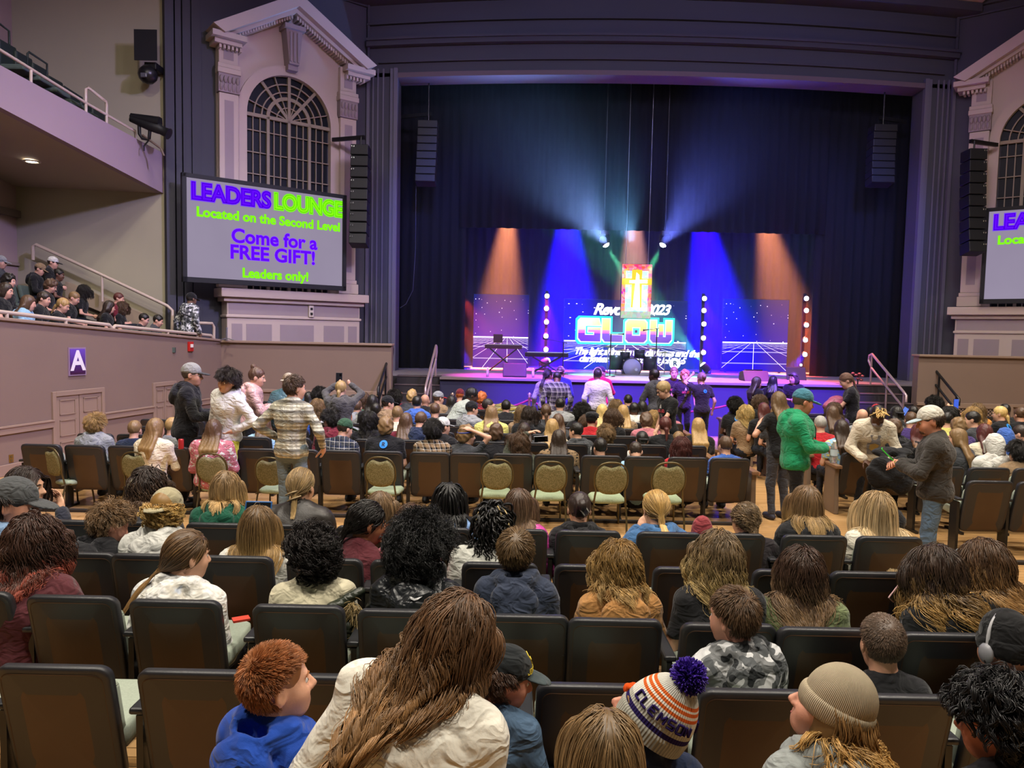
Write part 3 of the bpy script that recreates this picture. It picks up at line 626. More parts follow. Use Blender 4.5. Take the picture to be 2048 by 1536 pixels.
def bars(L):
    if L == 'G': return [[(0, .15), (.13, 0), (.3, 0), (.3, 1), (.13, 1), (0, .87)], [(.13, .72), (1, .72), (.9, 1), (.13, 1)], [(.13, 0), (1, 0), (1, .28), (.13, .28)], [(.72, .0), (1, 0), (1, .58), (.72, .58)], [(.45, .42), (1, .42), (1, .6), (.45, .6)]]
    if L == 'L': return [[(0, .15), (.13, 0), (.36, 0), (.36, 1), (0, 1)], [(.13, 0), (1, 0), (1, .3), (.13, .3)]]
    if L == 'O': return [[(0, .13), (.13, 0), (.3, 0), (.3, 1), (.13, 1), (0, .87)], [(.7, 0), (.87, 0), (1, .13), (1, .87), (.87, 1), (.7, 1)], [(.13, 0), (.87, 0), (.87, .3), (.13, .3)], [(.13, .68), (.87, .68), (.87, 1), (.13, 1)]]
    return [[(0, .15), (.13, 0), (.27, 0), (.27, 1), (0, 1)], [(.73, 0), (.87, 0), (1, .15), (1, 1), (.73, 1)], [(.4, 0), (.6, 0), (.6, .8), (.4, .8)], [(.13, 0), (.87, 0), (.87, .26), (.13, .26)]]
for L, x0, x1, y0, y1 in (('G', 1157, 1200, 637, 683), ('L', 1205, 1244, 638, 684), ('O', 1252, 1292, 640, 685), ('W', 1301, 1342, 641, 686)):
    p, q = lt(x0, y0), lt(x1, y1); W_, H_ = q[0] - p[0], p[2] - q[2]
    for nm, gw, Y0, mt in (('letter_outline', .085, -.02, GO), ('letter_rim', .03, -.03, GOD), ('letter_fill', 0.0, -.04, GF)):
        w = MB()
        for poly in bars(L):
            c = np.mean(poly, axis=0); P = []
            for u, v in poly:
                P.append((p[0] + u * W_ + math.copysign(gw, u - c[0]), q[2] + v * H_ + math.copysign(gw, v - c[1])))
            w.prism(P, Yl + Y0, Yl + Y0 + .012)
        w.build(nm, mt, t)
WH = EM('f4f4ff', 1.8)
def script(txt, x, y, size, bold=.012, align='LEFT'):
    o = lt(x, y); o[1] -= .05
    text('handwriting', txt, size, frame4(o, (1, 0, -.012), (.0, 0, 1), (0, -1, 0)), WH, t, bold=bold, align=align, shear=.35, space=.86)
script('Revolution', 1186, 619, .46, .018); script('2023', 1288, 620, .42, .014)
script('The light shines in the darkness and the', 1147, 702, .285, .012); script('darkness has', 1157, 717, .285, .012); script('not overcome it John 1:5', 1222, 719, .26, .008)
p = lt(1349, 727); w = MB(); w.lathe([(.0, 0), (.17, 0), (.17, .012), (0, .012)], p + (0, -.06, 0), 28, axis=1); w.build('badge', WH, t)
text('badge_letter', 'R', .2, frame4(p - (0, .075, 0), (1, 0, 0), (0, 0, 1), (0, -1, 0)), M('20202c', .6), t, bold=.008)
# ---- cross screen
a, b = at(1245, 528, 20.4), at(1301, 637, 20.4); cx = (a[0] + b[0]) / 2
t = thing('cross_screen', 'tall hanging screen with a glowing mosaic cross over the stage', 'led screen', (cx, 20.4, b[2]))
nt = NT('mosaic'); vo = nt.n('TexVoronoi', distance='CHEBYCHEV'); vo.inputs['Scale'].default_value = 1; nt.t.links.new(nt.map((9, 1, 17), vec=nt.coord('Generated')), vo.inputs['Vector'])
hs = nt.n('HueSaturation'); hs.inputs['Saturation'].default_value = 1.1; hs.inputs['Value'].default_value = 1.1; nt.t.links.new(vo.outputs['Color'], hs.inputs['Color'])
s = nt.n('SeparateXYZ'); nt.t.links.new(nt.coord('Generated'), s.inputs[0])
edge = nt.math('MAXIMUM', nt.math('ABSOLUTE', nt.math('SUBTRACT', s.outputs[0], .5)), nt.math('MULTIPLY', nt.math('ABSOLUTE', nt.math('SUBTRACT', s.outputs[2], .5)), 1.0))
c1 = nt.mix(nt.math('GREATER_THAN', edge, .38), nt.mix(.62, hs.outputs[0], 'd8f4ff'), nt.mix(.62, hs.outputs[0], 'ff2a5a'))
c1 = nt.mix(nt.math('LESS_THAN', s.outputs[2], .13), c1, nt.mix(.5, c1, '10c8b0')); c1 = nt.mix(nt.math('GREATER_THAN', s.outputs[2], .93), c1, nt.mix(.5, c1, 'ff4030'))
MOS = nt.emit(c1, 1.5)
MB().box(a[0], b[0], 20.4, 20.44, b[2], a[2]).build('screen_surface', MOS, t); MB().box(a[0] - .01, b[0] + .01, 20.44, 20.55, b[2] - .01, a[2] + .01).build('housing', BLACK, t)
H_ = a[2] - b[2]; zc = b[2] + .67 * H_
w = MB(); w.box(cx - .14, cx + .14, 20.385, 20.4, b[2] + .2 * H_, a[2] - .1 * H_); w.box(a[0], b[0], 20.385, 20.4, zc - .07, zc + .1); w.build('cross_border', EM('ffc030', 1.5), t)
w = MB(); w.prism([(cx - .1, b[2] + .18 * H_), (cx + .1, b[2] + .18 * H_), (cx + .06, a[2] - .2 * H_), (cx - .02, a[2] - .15 * H_)], 20.37, 20.385); w.prism([(a[0] + .2, zc - .03), (b[0] - .12, zc - .03), (b[0] - .12, zc + .07), (a[0] + .2, zc + .05)], 20.37, 20.385); w.build('cross_light', EM('fffbe0', 2.4), t)
w = MB()
for x in (a[0] + .1, b[0] - .1): w.cyl((x, 20.47, a[2]), (x, 20.47, 9.55), .006, n=5)
w.build('hanging_wire', STEEL, t)
# ---- columns of lamps
LENS = EM('fff0f4', 9)
def bar(lab, pts, Y, tint):
    P = [at(x, y, Y) for x, y in pts]; t = thing('lamp_tower', lab, 'stage light', (P[0][0], Y, SZ), 'columns of stage lamps')
    MB().box(P[0][0] - .04, P[0][0] + .04, Y + .1, Y + .18, SZ, P[0][2] + .15).build('upright', BLKM, t); MB().lathe([(.0, 0), (.3, 0), (.3, .03), (0, .03)], (P[0][0], Y + .14, SZ), 20).build('base', BLKM, t)
    for p in P:
        h = MB().lathe([(.07, .12), (.095, .0), (.085, -.005)], p + (0, .0, 0), 14, axis=1).build('lamp_housing', BLKM, t)
        MB().ball(p, (.068, .03, .068), 12).build('lens', LENS, h)
bar('column of five red and blue stage lamps beside the left LED panel', [(922, 586), (921, 608), (920, 636), (920, 667), (919, 695)], 21.3, 0)
bar('column of five pink stage lamps between the left and centre LED panels', [(1094, 592), (1093, 617), (1093, 644), (1092, 672), (1092, 699)], 21.3, 0)
bar('column of five violet stage lamps between the centre and right LED panels', [(1409, 597), (1408, 621), (1408, 648), (1407, 676), (1407, 705)], 21.3, 0)
bar('column of five red stage lamps at the edge of the right side curtain', [(1613, 597), (1613, 621), (1613, 650), (1611, 680), (1610, 709)], 21.3, 0)
def mover(lab, x, y, Y, tgt, hang, colr='eafff0', lc=(0.16, 1.0, 0.5), W=9000, ang=17):
    p = at(x, y, Y); d = at(*tgt, Y) - p; d[1] = -.3 if hang else .22; d /= np.linalg.norm(d)
    t = thing('moving_head', lab, 'stage light', tuple(p), 'moving head stage lights')
    MB().sweep([p - d * .28, p - d * .2, p - d * .02], [.06, .11, .1], 12).build('head', BLACK, t); MB().sweep([p - d * .018, p + d * .02], [.095, .06], 14).build('lens', EM(colr, 14), t)
    lamp('moving_head_beam', 'SPOT', p + d * .06, p + d * 3, lc, W, .04, ang, .7)
    s = 1 if hang else -1; q = p - d * .15
    MB().sweep([q + (.14, 0, 0), q + (.14, 0, .17 * s), q + (-.14, 0, .17 * s), q + (-.14, 0, 0)], .02, 6).build('yoke', BLACK, t); MB().box(q[0] - .1, q[0] + .1, q[1] - .08, q[1] + .08, *sorted((q[2] + .17 * s, q[2] + .27 * s))).build('base', BLACK, t)
    if hang: MB().cyl(q + (0, 0, .27), (q[0], q[1], 9.55), .015).build('hanger', BLKM, t)
mover('green moving head hanging at the left above the cross screen', 1213, 491, 20.5, (1250, 560), True); mover('green moving head hanging at the right above the cross screen', 1325, 491, 20.5, (1285, 560), True)
mover('moving head on the stage floor throwing a green beam by the violet lamps', 1405, 728, 21.2, (1335, 640), False, W=9000, ang=24); mover('moving head on the stage floor behind the black keyboard', 1098, 721, 21.2, (1180, 690), False, lc=(0.25, 0.8, 1.0), W=2500, ang=24)
t = thing('floor_lamp', 'small bright lamp low beside the left lamp column', 'stage light', tuple(at(924, 717, 21.2))); MB().ball(at(924, 717, 21.2), .035).build('lens', LENS, t); MB().cyl(at(924, 717, 21.26), (*at(924, 717, 21.26)[:2], SZ), .04).build('stand', BLKM, t)
t = thing('floor_lamp', 'small bright lamp low beside the right lamp column', 'stage light', tuple(at(1602, 730, 21.2))); MB().ball(at(1602, 730, 21.2), .035).build('lens', LENS, t); MB().cyl(at(1602, 730, 21.26), (*at(1602, 730, 21.26)[:2], SZ), .04).build('stand', BLKM, t)
# ---- instruments
RDK = M('3a1818', .5); MUSB = M('17171a', .4)
def keyboard(lab, x0, x1, y, Y, mat):
    a, b = at(x0, y, Y), at(x1, y, Y); t = thing('keyboard', lab, 'keyboard', ((a[0] + b[0]) / 2, Y, SZ)); z = (a[2] + b[2]) / 2
    MB().box(a[0], b[0], Y - .17, Y + .17, z - .06, z + .05).build('body', mat, t, .015); 
    w = MB()
    n = 36
    for k in range(n): u = a[0] + .06 + (b[0] - a[0] - .12) * k / n; w.box(u, u + (b[0] - a[0] - .12) / n * .9, Y + .0, Y + .15, z + .05, z + .065)
    w.build('keys', M('d8d4cc', .4), t)
    m = (a[0] + b[0]) / 2; w = MB()
    for dy in (-.14, .14): w.cyl((m - .36, Y + dy, SZ + .02), (m + .36, Y + dy, z - .07), .018, n=6); w.cyl((m + .36, Y + dy, SZ + .02), (m - .36, Y + dy, z - .07), .018, n=6)
    for sx in (-.36, .36): w.cyl((m + sx, Y - .2, SZ + .02), (m + sx, Y + .2, SZ + .02), .018, n=6); w.cyl((m + sx, Y - .2, z - .07), (m + sx, Y + .2, z - .07), .018, n=6)
    w.build('stand', BLKM, t); return t
keyboard('black keyboard on a crossed stand in front of the pink lamps', 1050, 1136, 709, 19.6, MUSB)
t = keyboard('keyboard on a crossed stand in front of the left LED panel', 970, 1044, 693, 20.6, RDK)
p = at(996, 677, 20.7); MB().obox(p, (.26, .03, .24)).build('tablet', RDK, t, .01); MB().cyl(p, p - (0, 0, .2), .012, n=6).build('tablet_stand', BLKM, t)
t = thing('stage_monitor', 'black wedge speaker at the stage edge below the left LED panel', 'speaker', tuple(at(1029, 752, 17.6)))
a, b = at(1006, 725, 17.6), at(1053, 751, 17.6)
w = MB(); w.prism([(17.45, SZ), (17.9, SZ), (17.9, SZ + .28), (17.6, SZ + .33)], a[0], b[0], 0); w.build('cabinet', M('1d1a22', .6), t, .015); w = MB(); w.add([(a[0] + .03, 17.445, SZ + .03), (b[0] - .03, 17.445, SZ + .03), (b[0] - .05, 17.58, SZ + .3), (a[0] + .05, 17.58, SZ + .3)], [(0, 1, 2, 3)]); w.build('grille', M('2a2530', .7, bump=(200, .4)), t)
t = thing('stage_monitor', 'black wedge speaker at the stage edge below the right LED panel', 'speaker', tuple(at(1510, 765, 18.0)))
a, b = at(1485, 750, 18.0), at(1535, 764, 18.0); w = MB(); w.prism([(17.8, SZ), (18.3, SZ), (18.3, SZ + .2), (18.0, SZ + .25)], a[0], b[0], 0); w.build('cabinet', M('1d1a22', .6), t, .015); w = MB(); w.box(a[0] + .1, b[0] - .1, 18.1, 18.2, SZ + .23, SZ + .27); w.build('handle', BLKM, t)
t = thing('music_stand', 'dark slanted music desk beside the right lamp column', 'music stand', tuple(at(1590, 765, 18.8)))
a = at(1592, 748, 18.8); MB().obox(a, (.5, .03, .36), Matrix.Rotation(math.radians(-20), 3, 'X')).build('desk', M('1c1838', .5), t, .01); MB().cyl(a, (a[0], a[1], SZ), .015).build('post', BLKM, t)
def micstand(lab, x, y, Y, bx, by):
    p = at(x, y, Y); q = at(bx, by, Y); t = thing('microphone_stand', lab, 'microphone stand', (p[0], Y, SZ), 'microphone stands on the stage')
    MB().cyl((p[0], Y, SZ), p, .013, n=8).build('pole', BLKM, t); MB().lathe([(0, .03), (.13, .02), (.14, 0)], (p[0], Y, SZ), 16).build('base', BLKM, t)
    e = p + (p - q) * .25; MB().sweep([e, p, q], .01, 6).build('boom', BLKM, t); d = (q - p) / np.linalg.norm(q - p); MB().sweep([q, q + d * .1, q + d * .15], [.014, .016, .03], 8).build('microphone', M('2a2a2e', .35, .5, .5), t)
micstand('microphone stand with a boom over the black keyboard', 1127, 685, 19.3, 1097, 679); micstand('microphone stand in front of the letter L on the big panel', 1222, 668, 18.6, 1236, 668); micstand('microphone stand in front of the letter W on the big panel', 1314, 657, 18.6, 1298, 659)
# drum kit
t = thing('drum_kit', 'drum kit with a pale bass drum head in the middle of the stage', 'drum kit', tuple(at(1262, 752, 20.2))); DR = M('24242c', .25, .6); HD = M('9a9aa8', .5); CYM = M('b8a070', .25, .5, .9)
p = at(1263, 735, 20.2)
d = MB().lathe([(.0, .3), (.27, .3), (.27, -.1), (.25, -.13), (.25, -.1)], p, 28, axis=1).build('bass_drum', DR, t); MB().lathe([(0, -.115), (.245, -.115), (.245, -.10)], p, 28, axis=1).build('drum_head', HD, d); MB().lathe([(0, -.125), (.04, -.125)], p + (.11, 0, -.05), 12, axis=1).build('port', EM('c8c8ff', .6), d)  # the port disc emits its own brightness, though it is no lamp
for x, y, r, h in ((1232, 725, .2, .38), (1250, 712, .14, .2), (1279, 708, .15, .22), (1300, 727, .2, .36)):
    q = at(x, y, 20.4); d = MB().lathe([(0, -h / 2), (r, -h / 2), (r, h / 2), (r * .96, h / 2 + .01), (0, h / 2)], q, 20).build('tom_drum', DR, t); MB().cyl(q - (0, 0, h / 2), (q[0], q[1], SZ), .015, n=6).build('drum_leg', STEEL, d)
for x, y, r in ((1216, 693, .26), (1245, 700, .2), (1308, 697, .28), (1330, 705, .22)):
    q = at(x, y, 20.5); d = MB().lathe([(0, .025), (.05, .015), (r, -.015), (r, -.018), (.05, .01), (0, .02)], q, 24).build('cymbal', CYM, t); MB().cyl(q, (q[0], q[1], SZ), .012, n=6).build('cymbal_stand', STEEL, d)
for x, lab in ((975, 'water bottle at the front of the stage left of the wedge speaker'), (1066, 'water bottle at the front of the stage right of the wedge speaker')):
    q = atz(x, 752, SZ); q[1] = 17.5; q[0] = at(x, 752, 17.5)[0]; q[2] = SZ; t = thing('water_bottle', lab, 'bottle', tuple(q), 'bottles on the stage')
    MB().lathe([(0, 0), (.033, .003), (.033, .14), (.015, .18), (.013, .2)], q, 12).build('body', M('c8b8c8', .15, .6), t); MB().lathe([(.016, .2), (.016, .225), (0, .225)], q, 10).build('cap', M('e8e8e8', .4), t)
t = thing('clamp_stand', 'red lit stand of clamps at the right end of the stage', 'stand', (at(1716, 760, 17.3)[0], 17.3, SZ)); p = at(1716, 752, 17.3)
MB().cyl((p[0], 17.3, SZ), p + (0, 0, .05), .015).build('pole', BLKM, t); w = MB(); 
for k, (dx, dz) in enumerate([(-.12, .06), (-.05, .02), (.03, .05), (.1, .0), (.0, -.06), (.08, -.09)]): w.ball(p + (dx, 0, dz), (.05, .04, .028), 8); w.cyl(p + (dx, 0, dz), p, .008, n=5)
w.build('clamps', M('8a4a48', .35, .5, .4), t)  # red stage light is put into the clamps' colour
# ---- steps, rails, rope posts
def steps(nm, x0, x1):
    w = MB()
    for k in range(6): w.box(x0, x1, 17.6 - .33 * (k + 1), 17.6 - .33 * k, 0, SZ - .0 - .18 * (k + 1) + .18 - .001)
    t_ = st(w.build(nm, M('2c262c', .8))); w = MB()
    for k in range(6): y = 17.6 - .33 * (k + 1); z = SZ - .18 * k; w.box(x0, x1, y - .012, y + .03, z - .02, z + .004)
    st(w.build(nm + '_edge', M('5a4c50', .5)))
steps('floor_steps_left', -2.7, xs0); steps('floor_steps_right', xs1, XR0)
def srail(lab, A, B_, low, mat):
    # A,B pixels+Y of the upper rail ends, low: pixel offset of the lower rail
    t = thing('step_rail', lab, 'handrail', tuple(at(*B_)), 'handrails of the stage steps')
    a, b = at(*A), at(*B_); dz = np.array([0, 0, low])
    MB().sweep([a - dz * .9, a - dz * .5 + (0, .14, 0), a - dz * .12 + (0, .12, 0), a, b, b + (0, -.1, -.06), b + (0, -.1, -.2)], .028, 8).build('upper_rail', mat, t)
    MB().sweep([a - dz, b - dz], .026, 8).build('lower_rail', mat, t)
    zz = lambda y: max(0, min(SZ, SZ - .18 * max(0, math.ceil((17.6 - y) / .33 - 1))))
    for f in (0.0, .5, 1.0): p = a + (b - a) * f; MB().cyl(p, (p[0], p[1], max(0, p[2] - 1.3) if f else SZ), .022).build('post', mat, t)
RL = M('b39aa0', .35, .5, .5, name='step_rail_steel')
srail('bright handrail of the stage steps nearest the stage front on the balcony side', (872, 691, 17.3), (852, 771, 15.9), .32, RL)
srail('dark handrail of the stage steps against the balcony side wall', (784, 693, 17.0), (758, 772, 15.9), .3, BLKM)
srail('bright handrail of the stage steps by the right end of the stage', (1744, 708, 17.3), (1808, 785, 15.8), .32, RL)
srail('dark handrail of the stage steps against the right side wall', (1847, 711, 17.0), (1913, 792, 15.8), .3, BLKM)
def rope_post(lab, x, y, Y):
    p = at(x, y, Y); t = thing('rope_post', lab, 'post', (p[0], Y, 0), 'rope posts in front of the stage')
    MB().lathe([(.16, 0), (.15, .03), (.03, .05), (.03, p[2] - .06), (.045, p[2] - .05), (.02, p[2] - .03), (.05, p[2] + .02), (.0, p[2] + .06)], (p[0], Y, 0), 14).build('post', M('b89a90', .3, .5, .7), t); return p - (0, 0, .1)
rp = [rope_post('gold rope post left of the group by the stage', 1059, 790, 16.2), rope_post('gold rope post hidden behind the white sweatshirt at the stage', 1190, 793, 16.2), rope_post('gold rope post right of the woman photographing', 1462, 800, 16.2), rope_post('gold rope post left of the stage front', 905, 790, 16.2)]
ROPE = M('8a2a48', .7, .3, bump=(60, .4))
for a, b, lab in ((rp[3], rp[0], 'drooping red rope left of the first gold post'), (rp[0], rp[1], 'drooping red rope behind the plaid shirt'), (rp[1], rp[2], 'drooping red rope behind the photo group')):
    o = MB().sweep([a + (b - a) * f - (0, 0, .22 * 4 * f * (1 - f)) for f in np.linspace(0, 1, 14)], .022, 8).build('barrier_rope', ROPE); tag(o, lab, 'rope')
# ---- line arrays
def line_array(lab, top, bot, Y, n, wd_, tilt, arm, lights=True):
    a, b = at(*top, Y), at(*bot, Y); t = thing('line_array', lab, 'speaker', tuple(a), 'line array loudspeakers'); h = (a[2] - b[2]) / n
    for k in range(n):
        f = (k + .5) / n; c = a + (b - a) * f + np.array([0, -tilt * f * f, 0])
        Rm = Matrix.Rotation(math.radians(-2 - 10 * f), 3, 'X'); cb = MB().obox(c, (wd_, .4, h * .92), Rm).build('cabinet', M('131318', .55, .4, name='speaker_black'), t, .015)
        w = MB()
        if lights:
            for sx in (-.42, -.3) if arm < 0 else (.3, .42): w.obox(c + (wd_ * sx * .98, -.21, h * .3), (.02, .012, .035))
            w.build('glint_chip', M('c8c8d0', .2, .5, .9), cb)  # pale metal chips stand in for the reflections on the cabinets
    MB().cyl(a + (0, 0, .02), a + (0, 0, .22) if lights else (a[0], a[1], 9.1), .02, n=6).build('hanger', BLKM, t)
    e = a + (0, 0, .22); MB().obox(e + (arm * .35, .2, .0), (.9, .07, .09), Matrix.Rotation(math.radians(arm * 20), 3, 'Z')).build('bracket_arm', BLKM, t)
line_array('black line array hanging beside the left window surround', (722, 292), (720, 494), 18.2, 9, .42, .12, -1)
line_array('black line array hanging inside the left edge of the stage opening', (857, 244), (853, 372), 19.9, 8, .52, .2, -1, False)
line_array('black line array hanging inside the right edge of the stage opening', (1766, 252), (1752, 374), 19.9, 8, .6, .2, 1, False)
line_array('black line array hanging beside the right window surround', (1948, 300), (1940, 510), 18.2, 9, .42, .12, 1)
t = thing('hanging_cable', 'thin black cable looping down beside the left stage curtain', 'cable', tuple(at(832, 440, 19.9))); MB().sweep([at(832, 372, 19.9), at(831, 500, 19.9), at(826, 580, 19.9), at(812, 608, 19.9), at(800, 616, 19.9)], .008, 5).build('cable', M('3a3a48', .6), t)
# ================================================================ seats
BROWN = NT('seat_back_laminate'); f_ = BROWN.noise(2.2, detail=2); BROWN = BROWN.bsdf(BROWN.mix(f_, '402c1a', '523a23'), .42, .45, bump=BROWN.noise(350), bstr=.04)
EDGE = M('262629', .42, .5, bump=(300, .05), name='seat_edge_plastic'); PADG = NT('seat_cloth'); ck = PADG.n('TexWave', wave_type='BANDS'); ck.inputs['Scale'].default_value = 60; PADG = PADG.bsdf(PADG.mix(PADG.noise(90), '8f988a', 'a9b2a2'), .9, .15, bump=ck.outputs['Fac'], bstr=.3)
ARM = M('222326', .4, .5, name='armrest_plastic'); WARM_ = M('7a5a40', .35, .5, var=(5, .2), name='armrest_wood'); ENDP = M('6e5c4c', .45, .4, name='end_panel_enamel')
def rrect(w, h, r, n=6):
    P = []
    for cx, cz, a0 in ((w - r, h - r, 0), (-w + r, h - r, 90), (-w + r, r, 180), (w - r, r, 270)):
        for k in range(n + 1): a = math.radians(a0 + 90 * k / n); P.append((cx + r * math.cos(a), cz + r * math.sin(a)))
    return P
def shell(W, H, r, z0, thick, tilt, curv, inset=(0, 0), n=6, front=True, edge=.012):
    """curved rounded panel: returns MB with rear face at y<0"""
    ol = np.array(rrect(W / 2, H, r, n)); c = np.array([0, H / 2]); k_ = len(ol)
    def p3(q, d): u = q[:, 0] / (W / 2); return np.stack([q[:, 0], -math.tan(tilt) * q[:, 1] - curv * (1 - u * u) + d, z0 + q[:, 1]], 1)
    rings = [p3(c + (ol - c) * f, 0) for f in (.3, .62, .86)] + [p3(c + (ol - c) * (1 - edge / (W / 2)), 0), p3(c + (ol - c) * (1 - edge * .3 / (W / 2)), edge * .35), p3(ol, edge), p3(ol, thick - edge), p3(c + (ol - c) * (1 - edge / (W / 2)), thick)]
    if front: rings += [p3(c + (ol - c) * f, thick) for f in (.62, .3)]
    m = MB(); V = np.concatenate(rings + [p3(c[None], 0), p3(c[None], thick)]); nr = len(rings); F = []
    for i in range(nr - 1):
        for j in range(k_): F.append((i * k_ + j, i * k_ + (j + 1) % k_, (i + 1) * k_ + (j + 1) % k_, (i + 1) * k_ + j))
    a, b = nr * k_, nr * k_ + 1
    F += [(a, (j + 1) % k_, j) for j in range(k_)] + [(b, (nr - 1) * k_ + j, (nr - 1) * k_ + (j + 1) % k_) for j in range(k_)]
    return m.add(V, F, True)
def seat_parts(lod, root, arm=True):
    TL = math.radians(13); n = 6 if lod == 0 else 3; W, H, z0 = .485, .575, .235
    s = shell(W, H, .055, z0, .055, TL, .028, n=n); o = mkmesh('backrest', np.array(s.V), s.F, EDGE, root, smooth=s.S)
    s = shell(W - .05, H - .035, .045, z0 + .005, .006, TL, .028, n=n); V = np.array(s.V); V[:, 1] -= .003; mkmesh('back_panel', V, s.F, BROWN, root, smooth=s.S)
    s = shell(W - .06, H - .22, .05, z0 + .12, .05, TL, .028, n=n); V = np.array(s.V); V[:, 1] += .05; mkmesh('back_cushion', V, s.F, PADG, root, smooth=s.S)
    if lod < 2:
        s = shell(W - .03, .42, .06, 0, .09, 0, .0, n=n); V = np.array(s.V); V = np.stack([V[:, 0], V[:, 2] + .02, .36 + V[:, 1] + .04 * (V[:, 2] / .42)], 1); mkmesh('seat', V, [f[::-1] for f in s.F], PADG, root, smooth=s.S)
    w = MB(); 
    w.box(-.292, -.262, -.03, .1, .0, .56); w.box(-.295, -.26, -.12, .22, 0, .03); w.box(-.285, -.268, .0, .3, .5, .56); mkmesh('standard', np.array(w.V), w.F, BLKM, root)
    if arm: w = MB(); w.box(-.312, -.245, -.06, .32, .575, .605); o = mkmesh('armrest', np.array(w.V), w.F, ARM, root); m = o.modifiers.new('b', 'BEVEL'); m.width = .012; m.segments = 2
def copy_tree(o, parent=None):
    c = o.copy(); COL.objects.link(c)
    if parent is not None: c.parent = parent
    for ch in o.children: copy_tree(ch, c)
    return c
_protos = {}
def seat(x, y, label, lod, group, rz=0.0, dz=0.0):
    if lod not in _protos:
        r = thing('theatre_seat', label, 'seat', (x, y, dz), group, rz); seat_parts(lod, r); _protos[lod] = r; return r
    r = copy_tree(_protos[lod]); r.location = (x, y, dz); r.rotation_euler = (0, 0, rz); tag(r, label, 'seat', group); return r
ORD = 'first second third fourth fifth sixth seventh eighth ninth tenth eleventh twelfth thirteenth fourteenth fifteenth sixteenth seventeenth eighteenth nineteenth twentieth'.split()
def end_panel(x, y, label, side=1):
    t = thing('seat_end_panel', label, 'end panel', (x, y, 0), 'end panels along the aisle')
    w = MB(); w.prism([(y - .14, 0), (y + .24, 0), (y + .2, .56), (y + .3, .62), (y - .12, .62), (y - .1, .5)], x - .03, x + .03, 0); w.build('panel', ENDP, t, .01)
    w = MB(); w.prism([(y - .16, .60), (y + .3, .62), (y + .36, .6), (y + .36, .63), (y + .3, .655), (y - .16, .645)], x - .045, x + .045, 0); w.build('armrest', WARM_, t, .01); return t
def seatrow(pxs, ytop, Y, lod, words, grp, sk=0.0):
    for i, px in enumerate(pxs):
        x = at(px, ytop, Y)[0]; Y_ = Y - sk * x; x *= Y_ / Y; seat(x, Y_ + .03, words % ORD[i], lod, grp)
# near rows: pixel centres of the backs that can be seen
seatrow([-145, 130, 405, 670, 925, 1185, 1505, 1775, 2040], 1350, 3.08, 0, 'dark theatre seat, %s from the balcony side in the row nearest the viewer', 'seats of the nearest row', .032)
seatrow([-45, 162, 363, 605, 812, 1045, 1227, 1450, 1640, 1880, 2070], 1225, 3.82, 0, 'dark theatre seat, %s from the balcony side, second row from the viewer', 'seats of the second row', .06)
seatrow([-20, 170, 310, 478, 655, 820, 1000, 1183, 1378, 1575, 1728, 1910], 1128, 4.68, 0, 'black theatre seat, %s from the balcony side, third row from the viewer', 'seats of the third row', .015)
seatrow([-10, 145, 300, 445, 595, 740, 880, 1030, 1175, 1335, 1460, 1622, 1770], 1062, 5.5, 0, 'black theatre seat, %s from the balcony side, fourth row from the viewer', 'seats of the row before the cross aisle')
# row facing the cross aisle
seatrow([90, 176, 262, 345, 433, 519, 601, 684, 768, 861, 940, 1026, 1108, 1202, 1288, 1374, 1458], 897, 9.0, 1, 'dark theatre seat just beyond the banquet chairs, %s from the balcony side', 'seats along the cross aisle')
XA = at(1458, 900, 9.0)[0]; AIL, AIR = XA + .30, 4.28
end_panel(AIL + .02, 9.1, 'dark end panel of the row behind the banquet chairs')
w = MB().box(-6, AIL + .05, 8.82, 8.9, 0, .03); st(w.build('trim_50', M('2a2420', .7))); st(MB().box(AIR + .0, 12, 7.45, 7.53, 0, .03).build('trim_51', M('2a2420', .7)))
GC = 'seats of the middle block'; k = 0
for r_, Y in enumerate((9.9, 10.75, 11.6, 12.45, 13.3, 14.15, 14.95)):
    n = 16 - (1 if r_ > 4 else 0)
    for i in range(n):
        x = XA - .535 * i - (.0 if r_ % 2 else .27); seat(x, Y + .12, 'dark theatre seat, middle block, %s row beyond the banquet chairs, %s from the aisle' % (ORD[r_ + 1], ORD[i]), 2, GC)
    end_panel(AIL + .02 - (0 if r_ % 2 else .27), Y + .1, 'dark end panel of the middle block, %s row from the cross aisle' % ORD[r_ + 1])
for r_, Y in enumerate((7.75, 8.6, 9.55, 10.45, 11.3, 12.15, 13.0, 13.85, 14.7)):
    n = min(13, int((.70 * Y - AIR) / .535) + 1)
    for i in range(n):
        x = AIR + .28 + .535 * i
        if r_ < 2 and i < 1: continue
        seat(x, Y + .12, 'dark theatre seat, right block, %s row from its rear, %s from the aisle' % (ORD[r_], ORD[i]), 1 if r_ < 4 else 2, 'seats of the right block')
    if r_ > 1: end_panel(AIR - .02, Y + .1, 'brown end panel with a wooden armrest, right block, %s row from its rear' % ORD[r_])
